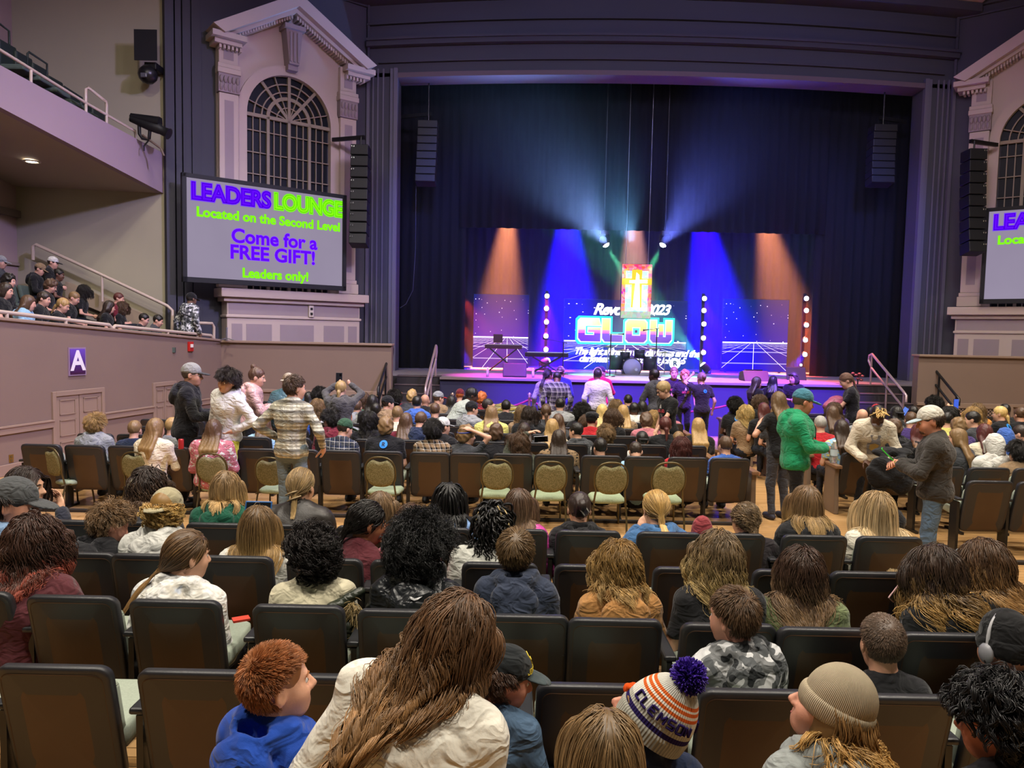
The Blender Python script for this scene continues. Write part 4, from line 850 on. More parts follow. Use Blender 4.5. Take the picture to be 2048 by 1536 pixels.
# ---- banquet chairs
CH = NT('banquet_cloth'); vo = CH.noise(85, detail=1.5); CH = CH.bsdf(CH.mix(CH.math('GREATER_THAN', vo, .52), '6f6a48', '8a8462'), .85, .2, bump=vo, bstr=.2)
CHS = NT('banquet_seat_cloth'); vo = CHS.noise(80, detail=2); CHS = CHS.bsdf(CHS.mix(vo, '7d8c6e', 'a8b496'), .85, .2, bump=vo, bstr=.2)
CFR = M('5e5236', .35, .5, .6, name='champagne_frame')
def banquet(root):
    W, H = .40, .50; ang = math.radians(10)
    def p(x, z, d=0): return (x, -math.tan(ang) * z + d, .38 + z)
    ov = [(W / 2 * math.copysign(abs(math.cos(a)) ** .75, math.cos(a)), .285 + .195 * math.copysign(abs(math.sin(a)) ** .85, math.sin(a))) for a in np.linspace(0, 2 * math.pi, 33)[:-1]]
    pad = [(x, z - (.045 * max(0, 1 - (x / .09) ** 2) if z > .33 else 0)) for x, z in ov]; c = (0, .275); R_ = []
    for f, d in ((.35, -.03), (.75, -.03), (.93, -.024), (1, -.01), (1, .012), (.93, .026), (.75, .032), (.35, .032)): R_.append([p(c[0] + (x - c[0]) * f * .97, c[1] + (z - c[1]) * f * .97, d) for x, z in pad])
    n = len(pad); V = sum(R_, []) + [p(*c, -.03), p(*c, .032)]; F = [(i * n + j, i * n + (j + 1) % n, (i + 1) * n + (j + 1) % n, (i + 1) * n + j) for i in range(len(R_) - 1) for j in range(n)] + [(8 * n, (j + 1) % n, j) for j in range(n)] + [(8 * n + 1, 7 * n + j, 7 * n + (j + 1) % n) for j in range(n)]
    mkmesh('backrest', np.array(V), F, CH, root, True)
    fr = [p(x * 1.02, z) for x, z in [(W / 2 * .97, -.02)] + [(W / 2 * math.copysign(abs(math.cos(a)) ** .75, math.cos(a)), .285 + .215 * math.copysign(abs(math.sin(a)) ** .85, math.sin(a))) for a in np.linspace(-.6, math.pi + .6, 26)] + [(-W / 2 * .97, -.02)]]
    w = MB().sweep(fr, .0125, 8); mkmesh('back_frame', np.array(w.V), w.F, CFR, root, smooth=w.S)
    s = shell(.43, .42, .09, 0, .07, 0, 0, n=5, edge=.025); V = np.array(s.V); V = np.stack([V[:, 0], V[:, 2] + .02, .345 + V[:, 1]], 1); mkmesh('seat', V, [f[::-1] for f in s.F], CHS, root, smooth=s.S)
    for sx in (-1, 1):
        w = MB().sweep([p(sx * W / 2 * .95, -.02), (sx * .2, -.0, .33), (sx * .205, -.05, .17), (sx * .2, -.1, 0)], .0125, 8); mkmesh('leg', np.array(w.V), w.F, CFR, root, smooth=w.S)
        w = MB().sweep([(sx * .17, .36, .40), (sx * .19, .4, .2), (sx * .2, .42, 0)], .0125, 8); mkmesh('leg', np.array(w.V), w.F, CFR, root, smooth=w.S)
        w = MB().sweep([(sx * .2, -.05, .36), (sx * .2, .36, .385)], .011, 6); mkmesh('side_rail', np.array(w.V), w.F, CFR, root, smooth=w.S)
bc = None
for px, py, Y, rz, lab in [(101, 896, 8.85, -28, 'green banquet chair nearest the side wall, turned to show its seat'), (266, 905, 8.75, -8, 'green banquet chair behind the woman in the cream sweater'), (420, 908, 8.6, 0, 'green banquet chair holding the person in the pink patterned jacket'),
                           (537, 916, 8.6, -5, 'green banquet chair half hidden behind the striped flannel shirt'), (760, 915, 8.55, -6, 'green banquet chair third of the empty ones right of the flannel shirt, standing apart'), (994, 920, 8.5, 4, 'green banquet chair first of the four right of the boy in the headband'),
                           (1102, 924, 8.4, 4, 'green banquet chair second of the four right of the boy in the headband'), (1224, 926, 8.3, 3, 'green banquet chair third of the four right of the boy in the headband'), (1340, 926, 8.3, 2, 'green banquet chair nearest the centre aisle')]:
    q = at(px, py, Y); z = q[2]
    if bc is None: bc = thing('banquet_chair', lab, 'chair', (0, 0, 0), 'green banquet chairs in the cross aisle'); banquet(bc); o = bc
    else: o = copy_tree(bc); tag(o, lab)
    sc = max(.85, min(1.1, z / .88)); o.location = (q[0], Y + .1, 0); o.rotation_euler = (0, 0, math.radians(rz)); o.scale = (sc, sc, sc)
bpy.data.objects['banquet_chair.004']['label'] = 'empty green banquet chair standing apart right of the flannel shirt'
# ================================================================ people: implicit bodies
def rot(ax, deg):
    a = math.radians(deg); c, s = math.cos(a), math.sin(a)
    return np.array([[1, 0, 0], [0, c, -s], [0, s, c]] if ax == 'x' else [[c, 0, s], [0, 1, 0], [-s, 0, c]] if ax == 'y' else [[c, -s, 0], [s, c, 0], [0, 0, 1]])
V3 = lambda *a: np.array(a, float)
def segs(parts):
    """rectilinear axis from (lo, hi, step) pieces; finer pieces win"""
    lo = min(p[0] for p in parts); hi = max(p[1] for p in parts); xs = [lo]
    while xs[-1] < hi:
        x = xs[-1]; st_ = min([p[2] for p in parts if p[0] - p[2] <= x <= p[1]] or [max(p[2] for p in parts)]); xs.append(x + st_)
    return np.array(xs, np.float32)
def smin(a, b, k):
    h = np.maximum(k - np.abs(a - b), 0) / k; return np.minimum(a, b) - h * h * (k * .25)
def pdist(pr, X, Y, Z):
    t = pr[0]
    if t == 'c':
        a, b, ra, rb = pr[1], pr[2], pr[3], pr[4]; d = b - a; L = max(float(d @ d), 1e-9)
        h = np.clip(((X - a[0]) * d[0] + (Y - a[1]) * d[1] + (Z - a[2]) * d[2]) / L, 0, 1)
        return np.sqrt((X - a[0] - h * d[0]) ** 2 + (Y - a[1] - h * d[1]) ** 2 + (Z - a[2] - h * d[2]) ** 2) - (ra + (rb - ra) * h)
    if t == 'e':
        c, Rm, r = pr[1], pr[2], pr[3]; x, y, z = X - c[0], Y - c[1], Z - c[2]
        u = (x * Rm[0, 0] + y * Rm[1, 0] + z * Rm[2, 0]) / r[0]; v = (x * Rm[0, 1] + y * Rm[1, 1] + z * Rm[2, 1]) / r[1]; w = (x * Rm[0, 2] + y * Rm[1, 2] + z * Rm[2, 2]) / r[2]
        k0 = np.sqrt(u * u + v * v + w * w) + 1e-6; k1 = np.sqrt((u / r[0]) ** 2 + (v / r[1]) ** 2 + (w / r[2]) ** 2) + 1e-6
        return k0 * (k0 - 1) / k1
    if t == 'h': return (X - pr[1][0]) * pr[2][0] + (Y - pr[1][1]) * pr[2][1] + (Z - pr[1][2]) * pr[2][2]
def pbox(pr, m):
    if pr[0] == 'c':
        r = max(pr[3], pr[4]) + m; return np.minimum(pr[1], pr[2]) - r, np.maximum(pr[1], pr[2]) + r
    e = np.sqrt(((pr[2] * pr[3][None, :]) ** 2).sum(1)) + m; return pr[1] - e, pr[1] + e
def C(a, b, ra, rb=None, k=.03): return ('c', np.asarray(a, float), np.asarray(b, float), ra, ra if rb is None else rb, k, 1)
def E_(c, r, Rm=None, k=.03): return ('e', np.asarray(c, float), np.eye(3) if Rm is None else Rm, np.asarray(r, float), None, k, 1)
def SUB(pr, k=.01): return (*pr[:5], k, -1)
def HS(p, n, k=.01): n = np.asarray(n, float); return ('h', np.asarray(p, float), n / np.linalg.norm(n), None, None, k, 0)   # keep the side where dist<0
def bounds(prims, m=.03):
    lo, hi = V3(9, 9, 9), V3(-9, -9, -9)
    for p in prims:
        if p[6] == 1: a, b = pbox(p, m); lo = np.minimum(lo, a); hi = np.maximum(hi, b)
    return lo, hi
def field(prims, xs, ys, zs, noise=None):
    D = np.full((len(xs), len(ys), len(zs)), .2, np.float32); m = .05
    for p in prims:
        k = p[5]
        if p[6] == 0:
            d = pdist(p, xs[:, None, None], ys[None, :, None], zs[None, None, :]); D = -smin(-D, -d, k).astype(np.float32); continue
        lo, hi = pbox(p, m + k)
        i0, i1 = np.searchsorted(xs, lo[0]), np.searchsorted(xs, hi[0]); j0, j1 = np.searchsorted(ys, lo[1]), np.searchsorted(ys, hi[1]); k0, k1 = np.searchsorted(zs, lo[2]), np.searchsorted(zs, hi[2])
        if i0 >= i1 or j0 >= j1 or k0 >= k1: continue
        d = pdist(p, xs[i0:i1, None, None], ys[None, j0:j1, None], zs[None, None, k0:k1]); S = D[i0:i1, j0:j1, k0:k1]
        D[i0:i1, j0:j1, k0:k1] = smin(S, d, k) if p[6] == 1 else -smin(-S, d, k)
    if noise is not None: D += noise(xs[:, None, None], ys[None, :, None], zs[None, None, :]).astype(np.float32)
    return D
def nets(D, xs, ys, zs):
    B = D < 0; nx, ny, nz = D.shape
    D = np.where(np.abs(D) < 1e-6, 1e-6, D)
    cnt = np.zeros((nx - 1, ny - 1, nz - 1), np.float32); P = np.zeros((nx - 1, ny - 1, nz - 1, 3), np.float32)
    ax = (xs, ys, zs); crossing = []
    for a in range(3):
        s0 = [slice(None)] * 3; s1 = [slice(None)] * 3; s0[a] = slice(0, -1); s1[a] = slice(1, None)
        D0, D1 = D[tuple(s0)], D[tuple(s1)]; cr = B[tuple(s0)] != B[tuple(s1)]; crossing.append(cr)
        I = np.argwhere(cr)
        if len(I) == 0: continue
        d0, d1 = D0[cr], D1[cr]; t = d0 / (d0 - d1)
        pos = np.stack([ax[q][I[:, q]] if q != a else ax[q][I[:, q]] * (1 - t) + ax[q][I[:, q] + 1] * t for q in range(3)], 1)
        o1, o2 = [q for q in range(3) if q != a]
        for u in (0, 1):
            for v in (0, 1):
                J = I.copy(); J[:, o1] -= u; J[:, o2] -= v
                ok = (J >= 0).all(1) & (J[:, 0] < nx - 1) & (J[:, 1] < ny - 1) & (J[:, 2] < nz - 1); K = J[ok]
                np.add.at(cnt, (K[:, 0], K[:, 1], K[:, 2]), 1); np.add.at(P, (K[:, 0], K[:, 1], K[:, 2]), pos[ok])
    act = cnt > 0; idx = np.full(cnt.shape, -1, np.int32); idx[act] = np.arange(act.sum()); V = P[act] / cnt[act][:, None]
    Fs = []
    for a in range(3):
        cr = crossing[a]; I = np.argwhere(cr); o1, o2 = [(1, 2), (2, 0), (0, 1)][a]
        ok = (I[:, o1] > 0) & (I[:, o2] > 0) & (I[:, o1] < D.shape[o1] - 1) & (I[:, o2] < D.shape[o2] - 1); I = I[ok]
        if len(I) == 0: continue
        inside = B[I[:, 0], I[:, 1], I[:, 2]]; q = []
        for du, dv in ((1, 1), (0, 1), (0, 0), (1, 0)):
            J = I.copy(); J[:, o1] -= du; J[:, o2] -= dv; q.append(idx[J[:, 0], J[:, 1], J[:, 2]])
        F = np.stack(q, 1); F[~inside] = F[~inside][:, ::-1]; Fs.append(F)
    return V, np.concatenate(Fs) if Fs else np.zeros((0, 4), np.int32)
def solid(prims, vox, fine=None, noise=None):
    """prims -> V,F ; fine = list of (lo,hi,vox) boxes with a smaller step"""
    lo, hi = bounds(prims); ax = []
    for q in range(3): ax.append(segs([(lo[q], hi[q], vox)] + [(f[0][q], f[1][q], f[2]) for f in (fine or [])]))
    return nets(field(prims, *ax, noise), *ax)
def ik(a, b, l1, l2, pole):
    d = b - a; L = np.linalg.norm(d)
    if L > (l1 + l2) * .999: b = a + d / L * (l1 + l2) * .999; d = b - a; L = np.linalg.norm(d)
    u = d / L; x = (l1 * l1 - l2 * l2 + L * L) / (2 * L); h = math.sqrt(max(l1 * l1 - x * x, 0)); p = np.asarray(pole, float); p = p - u * (p @ u); p /= np.linalg.norm(p) + 1e-9
    return a + u * x + p * h, b
ARMS = {   # wrist target (x outward), y, z relative to the pelvis of a 1.75 m figure; pole (x outward)
    'lap': ((.10, .27, .10), (.6, -.5, -.5)), 'side': ((.27, .05, -.03), (.5, -.8, 0)), 'down': ((.27, .04, -.06), (.4, -.9, 0)), 'phone': ((.06, .30, .22), (.7, -.2, -.7)),
    'held': ((.07, .30, .16), (.8, -.3, -.6)), 'hip': ((.20, .04, .06), (.9, -.6, .1)), 'chin': ((.07, .22, .46), (.5, .3, -.8)), 'up': ((.12, .25, .72), (.8, .2, -.2)), 'head': ((.12, -.03, .74), (1, .3, .2)),
    'over': ((-.10, .02, .80), (1, .2, .5)), 'rest': ((.24, .28, .12), (.7, -.5, -.3)), 'fwd': ((.16, .42, .16), (.6, -.2, -.7)), 'low': ((.14, .38, -.02), (.6, -.3, -.6))}
def hand_prims(w, d, palm_n, s, curl=25, right=1, spread=1.0):
    """five-fingered hand: w wrist, d pointing dir, palm_n palm normal; returns prims"""
    d = d / np.linalg.norm(d); n = palm_n - d * (palm_n @ d); n /= np.linalg.norm(n) + 1e-9; x = np.cross(d, n) * right   # x toward the thumb side
    P = []; Rm = np.stack([x, d, n], 1); c = w + d * .048 * s; P.append(E_(c, np.array([.040, .052, .015]) * s, Rm, .01)); P.append(C(w - d * .03 * s, w + d * .02 * s, .025 * s, .023 * s, .02))
    for i, (o, L) in enumerate(((.028, .072), (.0095, .08), (-.0095, .074), (-.027, .058))):
        b = w + d * .088 * s + x * o * s; dd = d + x * o * 3.0 * spread; dd /= np.linalg.norm(dd); a = math.radians(curl * (.7 + .12 * i)); r = (.0088 - .0006 * i) * s
        for k, f in enumerate((.45, .32, .23)):
            ax = np.cross(dd, n); ax /= np.linalg.norm(ax) + 1e-9; dd = dd * math.cos(a) + n * math.sin(a); e = b + dd * L * f * s; P.append(C(b, e, r, r * .92, .006)); b = e; r *= .92; n2 = np.cross(ax, dd); n_ = n2
    b = w + d * .025 * s + x * .03 * s + n * .008 * s; dd = d * .6 + x * .75 + n * .35; dd /= np.linalg.norm(dd)
    for f, r in ((.04, .0115), (.032, .0095), (.026, .0085)):
        e = b + dd * f * s; P.append(C(b, e, r * s, r * .92 * s, .01)); b = e; dd = dd * .85 + d * .35 + n * .2; dd /= np.linalg.norm(dd)
    return P
def wrink(amp, f=22.0, seed=0):
    r = np.random.RandomState(seed); ph = r.rand(8) * 6.3
    def fn(X, Y, Z):
        w1 = np.sin(f * (.8 * Z + .55 * X) + 2.2 * np.sin(9 * X + ph[0]) + 1.7 * np.sin(11 * Y + ph[1]) + ph[2]); w2 = np.sin(f * .62 * (Z - .7 * X + .5 * Y) + 2 * np.sin(13 * Z + ph[3]) + ph[4])
        w3 = np.sin(f * 1.7 * (.9 * Z + .4 * Y) + 3 * np.sin(8 * X + 5 * Z + ph[5]))
        rg = (1 - np.abs(np.sin(f * .55 * (Z + .45 * X) + 2.6 * np.sin(7 * X + ph[6]) + 2.1 * np.sin(8 * Y + 4 * Z + ph[7])))) ** 3
        return amp * (w1 * .35 + w2 * .35 + w3 * .2 - rg * 1.1)
    return fn
# ---------------------------------------------------------------- materials for people
def SKIN(c='d9a98c'):
    k = ('skin', c)
    if k not in _mc:
        n = NT('skin_' + c); a = s2l(c); f = n.noise(18, detail=4); m = n.bsdf(n.mix(f, tuple(x * .9 for x in a), (min(1, a[0] * 1.1), a[1] * 1.03, a[2] * 1.0)), .48, .4, bump=n.noise(160), bstr=.08); 
        n.t.nodes['Principled BSDF'].inputs['Subsurface Weight'].default_value = 0.0; _mc[k] = m
    return _mc[k]
def FAB(c, kind='knit', c2=None, sc=1.0):
    """cloth: knit, fleece, denim, leather, plaid, flannel, camo, tiedye, floral, shiny"""
    k = ('fab', c, kind, c2, sc)
    if k in _mc: return _mc[k]
    n = NT(kind + '_' + c); a = s2l(c); b = s2l(c2) if c2 else a; co = n.coord(); s = n.n('SeparateXYZ'); n.t.links.new(co, s.inputs[0]); rough, spec, bs = .85, .2, .25; bump = n.noise(420, detail=2)
    col = n.mix(n.noise(30, detail=4), tuple(x * .88 for x in a), tuple(min(1, x * 1.1) for x in a))
    if kind == 'plaid':
        def st_(o, f, wd): return n.math('LESS_THAN', n.math('FRACT', n.math('MULTIPLY', o, f)), wd)
        hx = n.math('ADD', s.outputs[0], n.math('MULTIPLY', s.outputs[1], .6)); u, v = st_(hx, 14 * sc, .42), st_(s.outputs[2], 14 * sc, .42)
        col = n.mix(n.math('MULTIPLY', n.math('ADD', u, v), .5), a, b); ln1 = n.math('MAXIMUM', st_(hx, 14 * sc, .06), st_(s.outputs[2], 14 * sc, .06)); col = n.mix(n.math('MULTIPLY', ln1, .7), col, 'd8d4cc')
    elif kind == 'flannel':
        z = n.math('FRACT', n.math('MULTIPLY', s.outputs[2], 9.5 * sc)); col = n.ramp(z, [(0, '1c1c20'), (.12, '1c1c20'), (.14, 'd8d8cc'), (.3, 'e4e2d4'), (.33, '9a9684'), (.5, 'a8a48e'), (.52, 'e6e2d2'), (.66, 'dcd8c8'), (.69, '8a8878'), (.84, '9c9888'), (.86, '26262a'), (1, '26262a')], 'CONSTANT')
        hx = n.math('ADD', s.outputs[0], n.math('MULTIPLY', s.outputs[1], .6)); v = n.math('FRACT', n.math('MULTIPLY', hx, 8 * sc)); col = n.mix(.5, col, n.ramp(v, [(0, '5a5a58'), (.2, 'd6d4c8'), (.45, 'a8a698'), (.6, 'e0dccc'), (.85, '77756a'), (1, 'd6d4c8')], 'CONSTANT'), 'MULTIPLY'); col = n.mix(.25, col, 'd8d4c4')
    elif kind == 'camo':
        f = n.noise(11 * sc, detail=1.5, rough=.4); f2 = n.noise(15 * sc, n.map((1, 1, 1), (0, 0, 1.0)), 1.5, .4); col = n.ramp(f, [(0, '2c2e30'), (.42, '2c2e30'), (.43, '77797a'), (.53, '77797a'), (.54, 'c9cacb'), (1, 'c9cacb')], 'CONSTANT'); col = n.mix(n.math('GREATER_THAN', f2, .56), col, '55585a')
    elif kind == 'tiedye': col = n.ramp(n.noise(7, detail=3, rough=.6), [(.3, '8c8a86'), (.45, 'd6d6d6'), (.55, 'e6e4de'), (.65, 'b9b4a8'), (.75, 'aab4c4')])
    elif kind == 'floral': col = n.mix(n.math('GREATER_THAN', n.noise(24, detail=2), .58), a, b)
    elif kind == 'denim': col = n.mix(n.noise(9, detail=5), tuple(x * .7 for x in a), tuple(min(1, x * 1.3) for x in a))
    elif kind == 'leather': rough, spec, bump, bs = .42, .5, n.noise(90, detail=4), .3
    elif kind == 'shiny': rough, spec, bump, bs = .35, .5, n.noise(25, detail=3), .4
    elif kind == 'rib':
        an = n.n('Attribute', attribute_name='ha').outputs['Fac']; bump = n.math('SINE', n.math('MULTIPLY', an, 110)); bs = .6
    elif kind == 'fleece': bump, bs = n.noise(130, detail=4), .5
    if kind not in ('rib', 'leather'):
        wn = n.noise(9.5, n.map((1, 1, 1.5)), 2.5, .5); wn.node.inputs['Distortion'].default_value = .6
        rd = n.math('POWER', n.math('SUBTRACT', 1.0, n.math('ABSOLUTE', n.math('MULTIPLY_ADD', wn, 4.0, -2.0))), 1.0); rd = n.math('MAXIMUM', rd, 0.0)
        bump = n.math('ADD', n.math('MULTIPLY', n.math('SMOOTH_MIN', rd, 1.0, .3), 1.0), n.math('MULTIPLY', bump, .07)); bs, bd = .55, .022
    else: bd = .004
    _mc[k] = n.bsdf(col, rough, spec, bump=bump, bstr=bs, bdist=bd, sheen=.15 if kind in ('knit', 'fleece') else 0); return _mc[k]
def HAIR(c, tip=None, mass=False, pos=.5):
    k = ('hair', c, tip, mass, pos)
    if k in _mc: return _mc[k]
    n = NT('hair_' + c); a = s2l(c); t = s2l(tip) if tip else a
    if mass:
        f = n.noise(1.0, n.map((90, 90, 9)), 4, .6); col = n.mix(f, tuple(x * .6 for x in a), tuple(min(1, x * 2.1) for x in a)); bump = f
        if tip:
            s = n.n('SeparateXYZ'); n.t.links.new(n.coord('Generated'), s.inputs[0]); col = n.mix(n.ramp(s.outputs[2], [(0, 'ffffff'), (.35, 'd0d0d0'), (.6, '000000'), (1, '000000')]), col, n.mix(f, tuple(x * .6 for x in t), tuple(min(1, x * 1.4) for x in t)))
    else:
        at_ = n.n('Attribute', attribute_name='t'); rn = n.n('Attribute', attribute_name='rnd'); base = n.mix(n.ramp(at_.outputs['Fac'], [(max(0, pos - .25), '000000'), (min(1, pos + .2), 'ffffff')]), a, t) if tip else a
        v = n.ramp(rn.outputs['Fac'], [(0, (.75, .75, .75)), (.5, (1.25, 1.25, 1.25)), (1, (2.1, 2.05, 1.95))]); col = n.mix(1.0, base if tip else a, v, 'MULTIPLY'); bump = None
    _mc[k] = n.bsdf(col, .42, .45, bump=bump, bstr=.5, bdist=.006); return _mc[k]
# ---------------------------------------------------------------- hair
HC0 = V3(0, -.012, .03)
def scalp(n, seed, front=.36, low=-.72):
    g = np.arange(n * 2) + .5; ph = np.arccos(1 - 2 * g / (n * 2)); th = math.pi * (1 + 5 ** .5) * g; r = np.random.RandomState(seed)
    d = np.stack([np.cos(th) * np.sin(ph), np.sin(th) * np.sin(ph), np.cos(ph)], 1) + r.randn(n * 2, 3) * .02; d /= np.linalg.norm(d, axis=1)[:, None]
    x, y, z = d.T; keep = (z > low - .1 * (y < -.3)) & ~((y > -.05) & (z < front * np.clip(y * 1.7 + .25, 0, 1.1) + .02)) & ~((np.abs(x) > .75) & (y > -.35) & (z < -.05))
    return d[keep]
def strands(H, s, st, body=None, seed=0):
    """H=(hc,Rh) head frame; st style dict. returns V,F,t,rnd"""
    hc, Rh = H; r = np.random.RandomState(seed); d = scalp(st.get('n', 900), seed, st.get('front', .36), st.get('low', -.72)); d = d[d[:, 2] < st.get('ztop', 2)]; N = len(d); er = V3(.081, .099, .097) * s * st.get('puff', 1.0)
    c0 = hc + Rh @ (HC0 * s); lay = (r.rand(N) ** 1.5) * st.get('layer', .016) * s; m = st.get('m', 14); L = st['len'] * s * (1 - st.get('lvar', .2) * r.rand(N)); ds = L / (m - 1)
    # direction in world(person) frame
    loc = d * er; P = c0 + loc @ Rh.T; nrm = (d / er); nrm = nrm / np.linalg.norm(nrm, axis=1)[:, None]; nW = nrm @ Rh.T
    mode = st.get('mode', 'long'); G = np.array(st.get('g', (0, 0, -1)), float); X, Yh, Zh = Rh[:, 0], Rh[:, 1], Rh[:, 2]; part = st.get('part', .1)
    pts = np.zeros((N, m, 3)); pts[:, 0] = P + nW * lay[:, None] * .3
    sx = np.tanh((d[:, 0] - part) * 5)[:, None]; top = np.clip(d[:, 2] + .1, 0, 1)[:, None]
    if mode == 'long': D = G + X * sx * top * 1.2 - Yh * .35 * top - Yh * (np.clip(d[:, 1], 0, 1)[:, None]) * .9 * st.get('back', 1.0)
    elif mode == 'pony':
        tie = hc + Rh @ (np.array(st['tie']) * s); D = tie - P
    elif mode == 'short':
        wh = np.array(st.get('whorl', (.12, -.62, .78))); fl = d - wh; fl = fl - d * (fl * d).sum(1)[:, None]; fl /= np.linalg.norm(fl, axis=1)[:, None] + 1e-6
        sw = np.cross(d, fl); D = (fl * 1.0 + sw * st.get('swirl', .35)) @ Rh.T + nW * st.get('lift', .3) + Zh * st.get('up', 0) * top + Yh * st.get('fwd', 0) * top
    else: D = nW + G * .15
    D = D + r.randn(N, 3) * st.get('mess', .08); D = D - (nW * (D * nW).sum(1)[:, None] * (0.9 if mode in ('long', 'pony') else 0)); D /= np.linalg.norm(D, axis=1)[:, None] + 1e-9
    grav = st.get('grav', {'long': .35, 'pony': 0, 'short': .04, 'afro': .05}.get(mode, .2))
    done = np.zeros(N, bool); tail = np.asarray(st.get('tail', (0, -.3, -1)), float); tail = tail / np.linalg.norm(tail)
    for k in range(1, m):
        p = pts[:, k - 1]
        if mode == 'pony':
            to = tie - p; dist = np.linalg.norm(to, axis=1); done |= dist < .03 * s
            D = np.where(done[:, None], D * .35 + tail * .65, D * .4 + to / (dist[:, None] + 1e-9) * .6)
        else: D = D * (1 - grav) + G * grav
        D = D / (np.linalg.norm(D, axis=1)[:, None] + 1e-9); p = p + D * ds[:, None]
        q = (p - c0) @ Rh; e2 = er + lay[:, None] + .002; kk = np.sqrt(((q / e2) ** 2).sum(1)); ins = kk < 1
        q2 = q / np.maximum(kk, 1e-3)[:, None]; p = np.where(ins[:, None], c0 + q2 @ Rh.T, p)
        if mode == 'long':
            q = (p - c0) @ Rh; mk = (q[:, 1] > .01 * s) & (q[:, 2] < .035 * s) & (q[:, 2] > -.2 * s); lim = .086 * s; q[:, 0] = np.where(mk & (np.abs(q[:, 0]) < lim), np.sign(q[:, 0] + 1e-6) * lim, q[:, 0]); p = c0 + q @ Rh.T
        if mode == 'long':
            q = (p - c0) @ Rh; dn = np.clip((-q[:, 2] / s - .1) * 8, 0, 1); q[:, 0] *= 1 - .05 * dn; q[:, 1] -= .004 * s * dn; p = c0 + q @ Rh.T
        if body is not None and mode != 'short':
            for _ in range(2):
                X_, Y_, Z_ = p.T; dd = body(X_, Y_, Z_); e = .004; g = np.stack([body(X_ + e, Y_, Z_) - dd, body(X_, Y_ + e, Z_) - dd, body(X_, Y_, Z_ + e) - dd], 1) / e
                push = np.clip(.006 * s + lay * .6 - dd, 0, .1); p = p + g * push[:, None]
        D = p - pts[:, k - 1]; D /= np.linalg.norm(D, axis=1)[:, None] + 1e-9; pts[:, k] = p
    # locks
    t = np.linspace(0, 1, m); ng = max(6, N // st.get('per', 16)); gi = r.choice(N, ng, replace=False); near = np.argmin(((P[:, None] - P[gi][None]) ** 2).sum(2), 1)
    cl = st.get('clump', .6) * (t ** st.get('cpow', 1.1))[None, :, None]; pts = pts * (1 - cl) + (pts[gi][near] + (P - P[gi][near])[:, None] * .25 * (1 - t)[None, :, None]) * cl
    amp, fr = st.get('wave', 0) * s, st.get('freq', 3)
    if amp:
        ph = r.rand(ng)[near] * 6.28 + r.randn(N) * .25; a1 = r.randn(ng, 3)[near]; T = pts[:, -1] - pts[:, 0]; T /= np.linalg.norm(T, axis=1)[:, None] + 1e-9; u = np.cross(T, a1); u /= np.linalg.norm(u, axis=1)[:, None] + 1e-9; v = np.cross(T, u)
        w_ = amp * np.minimum(1, t * st.get('wstart', 2.2))[None] * (0.7 + .6 * r.rand(ng)[near])[:, None]; f_ = fr * (.85 + .3 * r.rand(ng)[near])[:, None]; arg = 6.28 * f_ * t[None] + ph[:, None]
        pts = pts + (np.sin(arg) * w_)[:, :, None] * u[:, None] + (np.cos(arg) * w_ * st.get('helix', .5))[:, :, None] * v[:, None]
        q = (pts - c0) @ Rh; kk = np.sqrt(((q / (er * .97)) ** 2).sum(2)); pts = np.where((kk < 1)[:, :, None], c0 + (q / np.maximum(kk, 1e-3)[:, :, None]) @ Rh.T, pts)
    return tubes(pts, st.get('w', .0026) * s, st.get('taper', .6), r, near, ng)
def tubes(pts, w, taper, r, near=None, ng=0):
    N, m = pts.shape[:2]; T = np.gradient(pts, axis=1); T /= np.linalg.norm(T, axis=2)[:, :, None] + 1e-9; a = r.randn(N, 1, 3); u = np.cross(T, np.broadcast_to(a, T.shape)); u /= np.linalg.norm(u, axis=2)[:, :, None] + 1e-9; v = np.cross(T, u)
    t = np.linspace(0, 1, m); wd = (w * (1 - taper * t ** 2))[None, :, None] * (.7 + .6 * r.rand(N))[:, None, None]
    V = np.stack([pts + wd * (u * math.cos(q) + v * math.sin(q)) for q in (0, 2.094, 4.189)], 2).reshape(-1, 3)
    i = np.arange(N)[:, None, None] * m * 3 + np.arange(m - 1)[None, :, None] * 3; k = np.arange(3)[None, None]; k2 = (k + 1) % 3
    F = np.stack([i + k, i + k2, i + 3 + k2, i + 3 + k], 3).reshape(-1, 4)
    rn = r.rand(N) * .45 + (r.rand(ng)[near] * .55 if near is not None else r.rand(N) * .55)
    return V, F, np.broadcast_to(t[None, :, None], (N, m, 3)).ravel(), np.repeat(rn, m * 3)
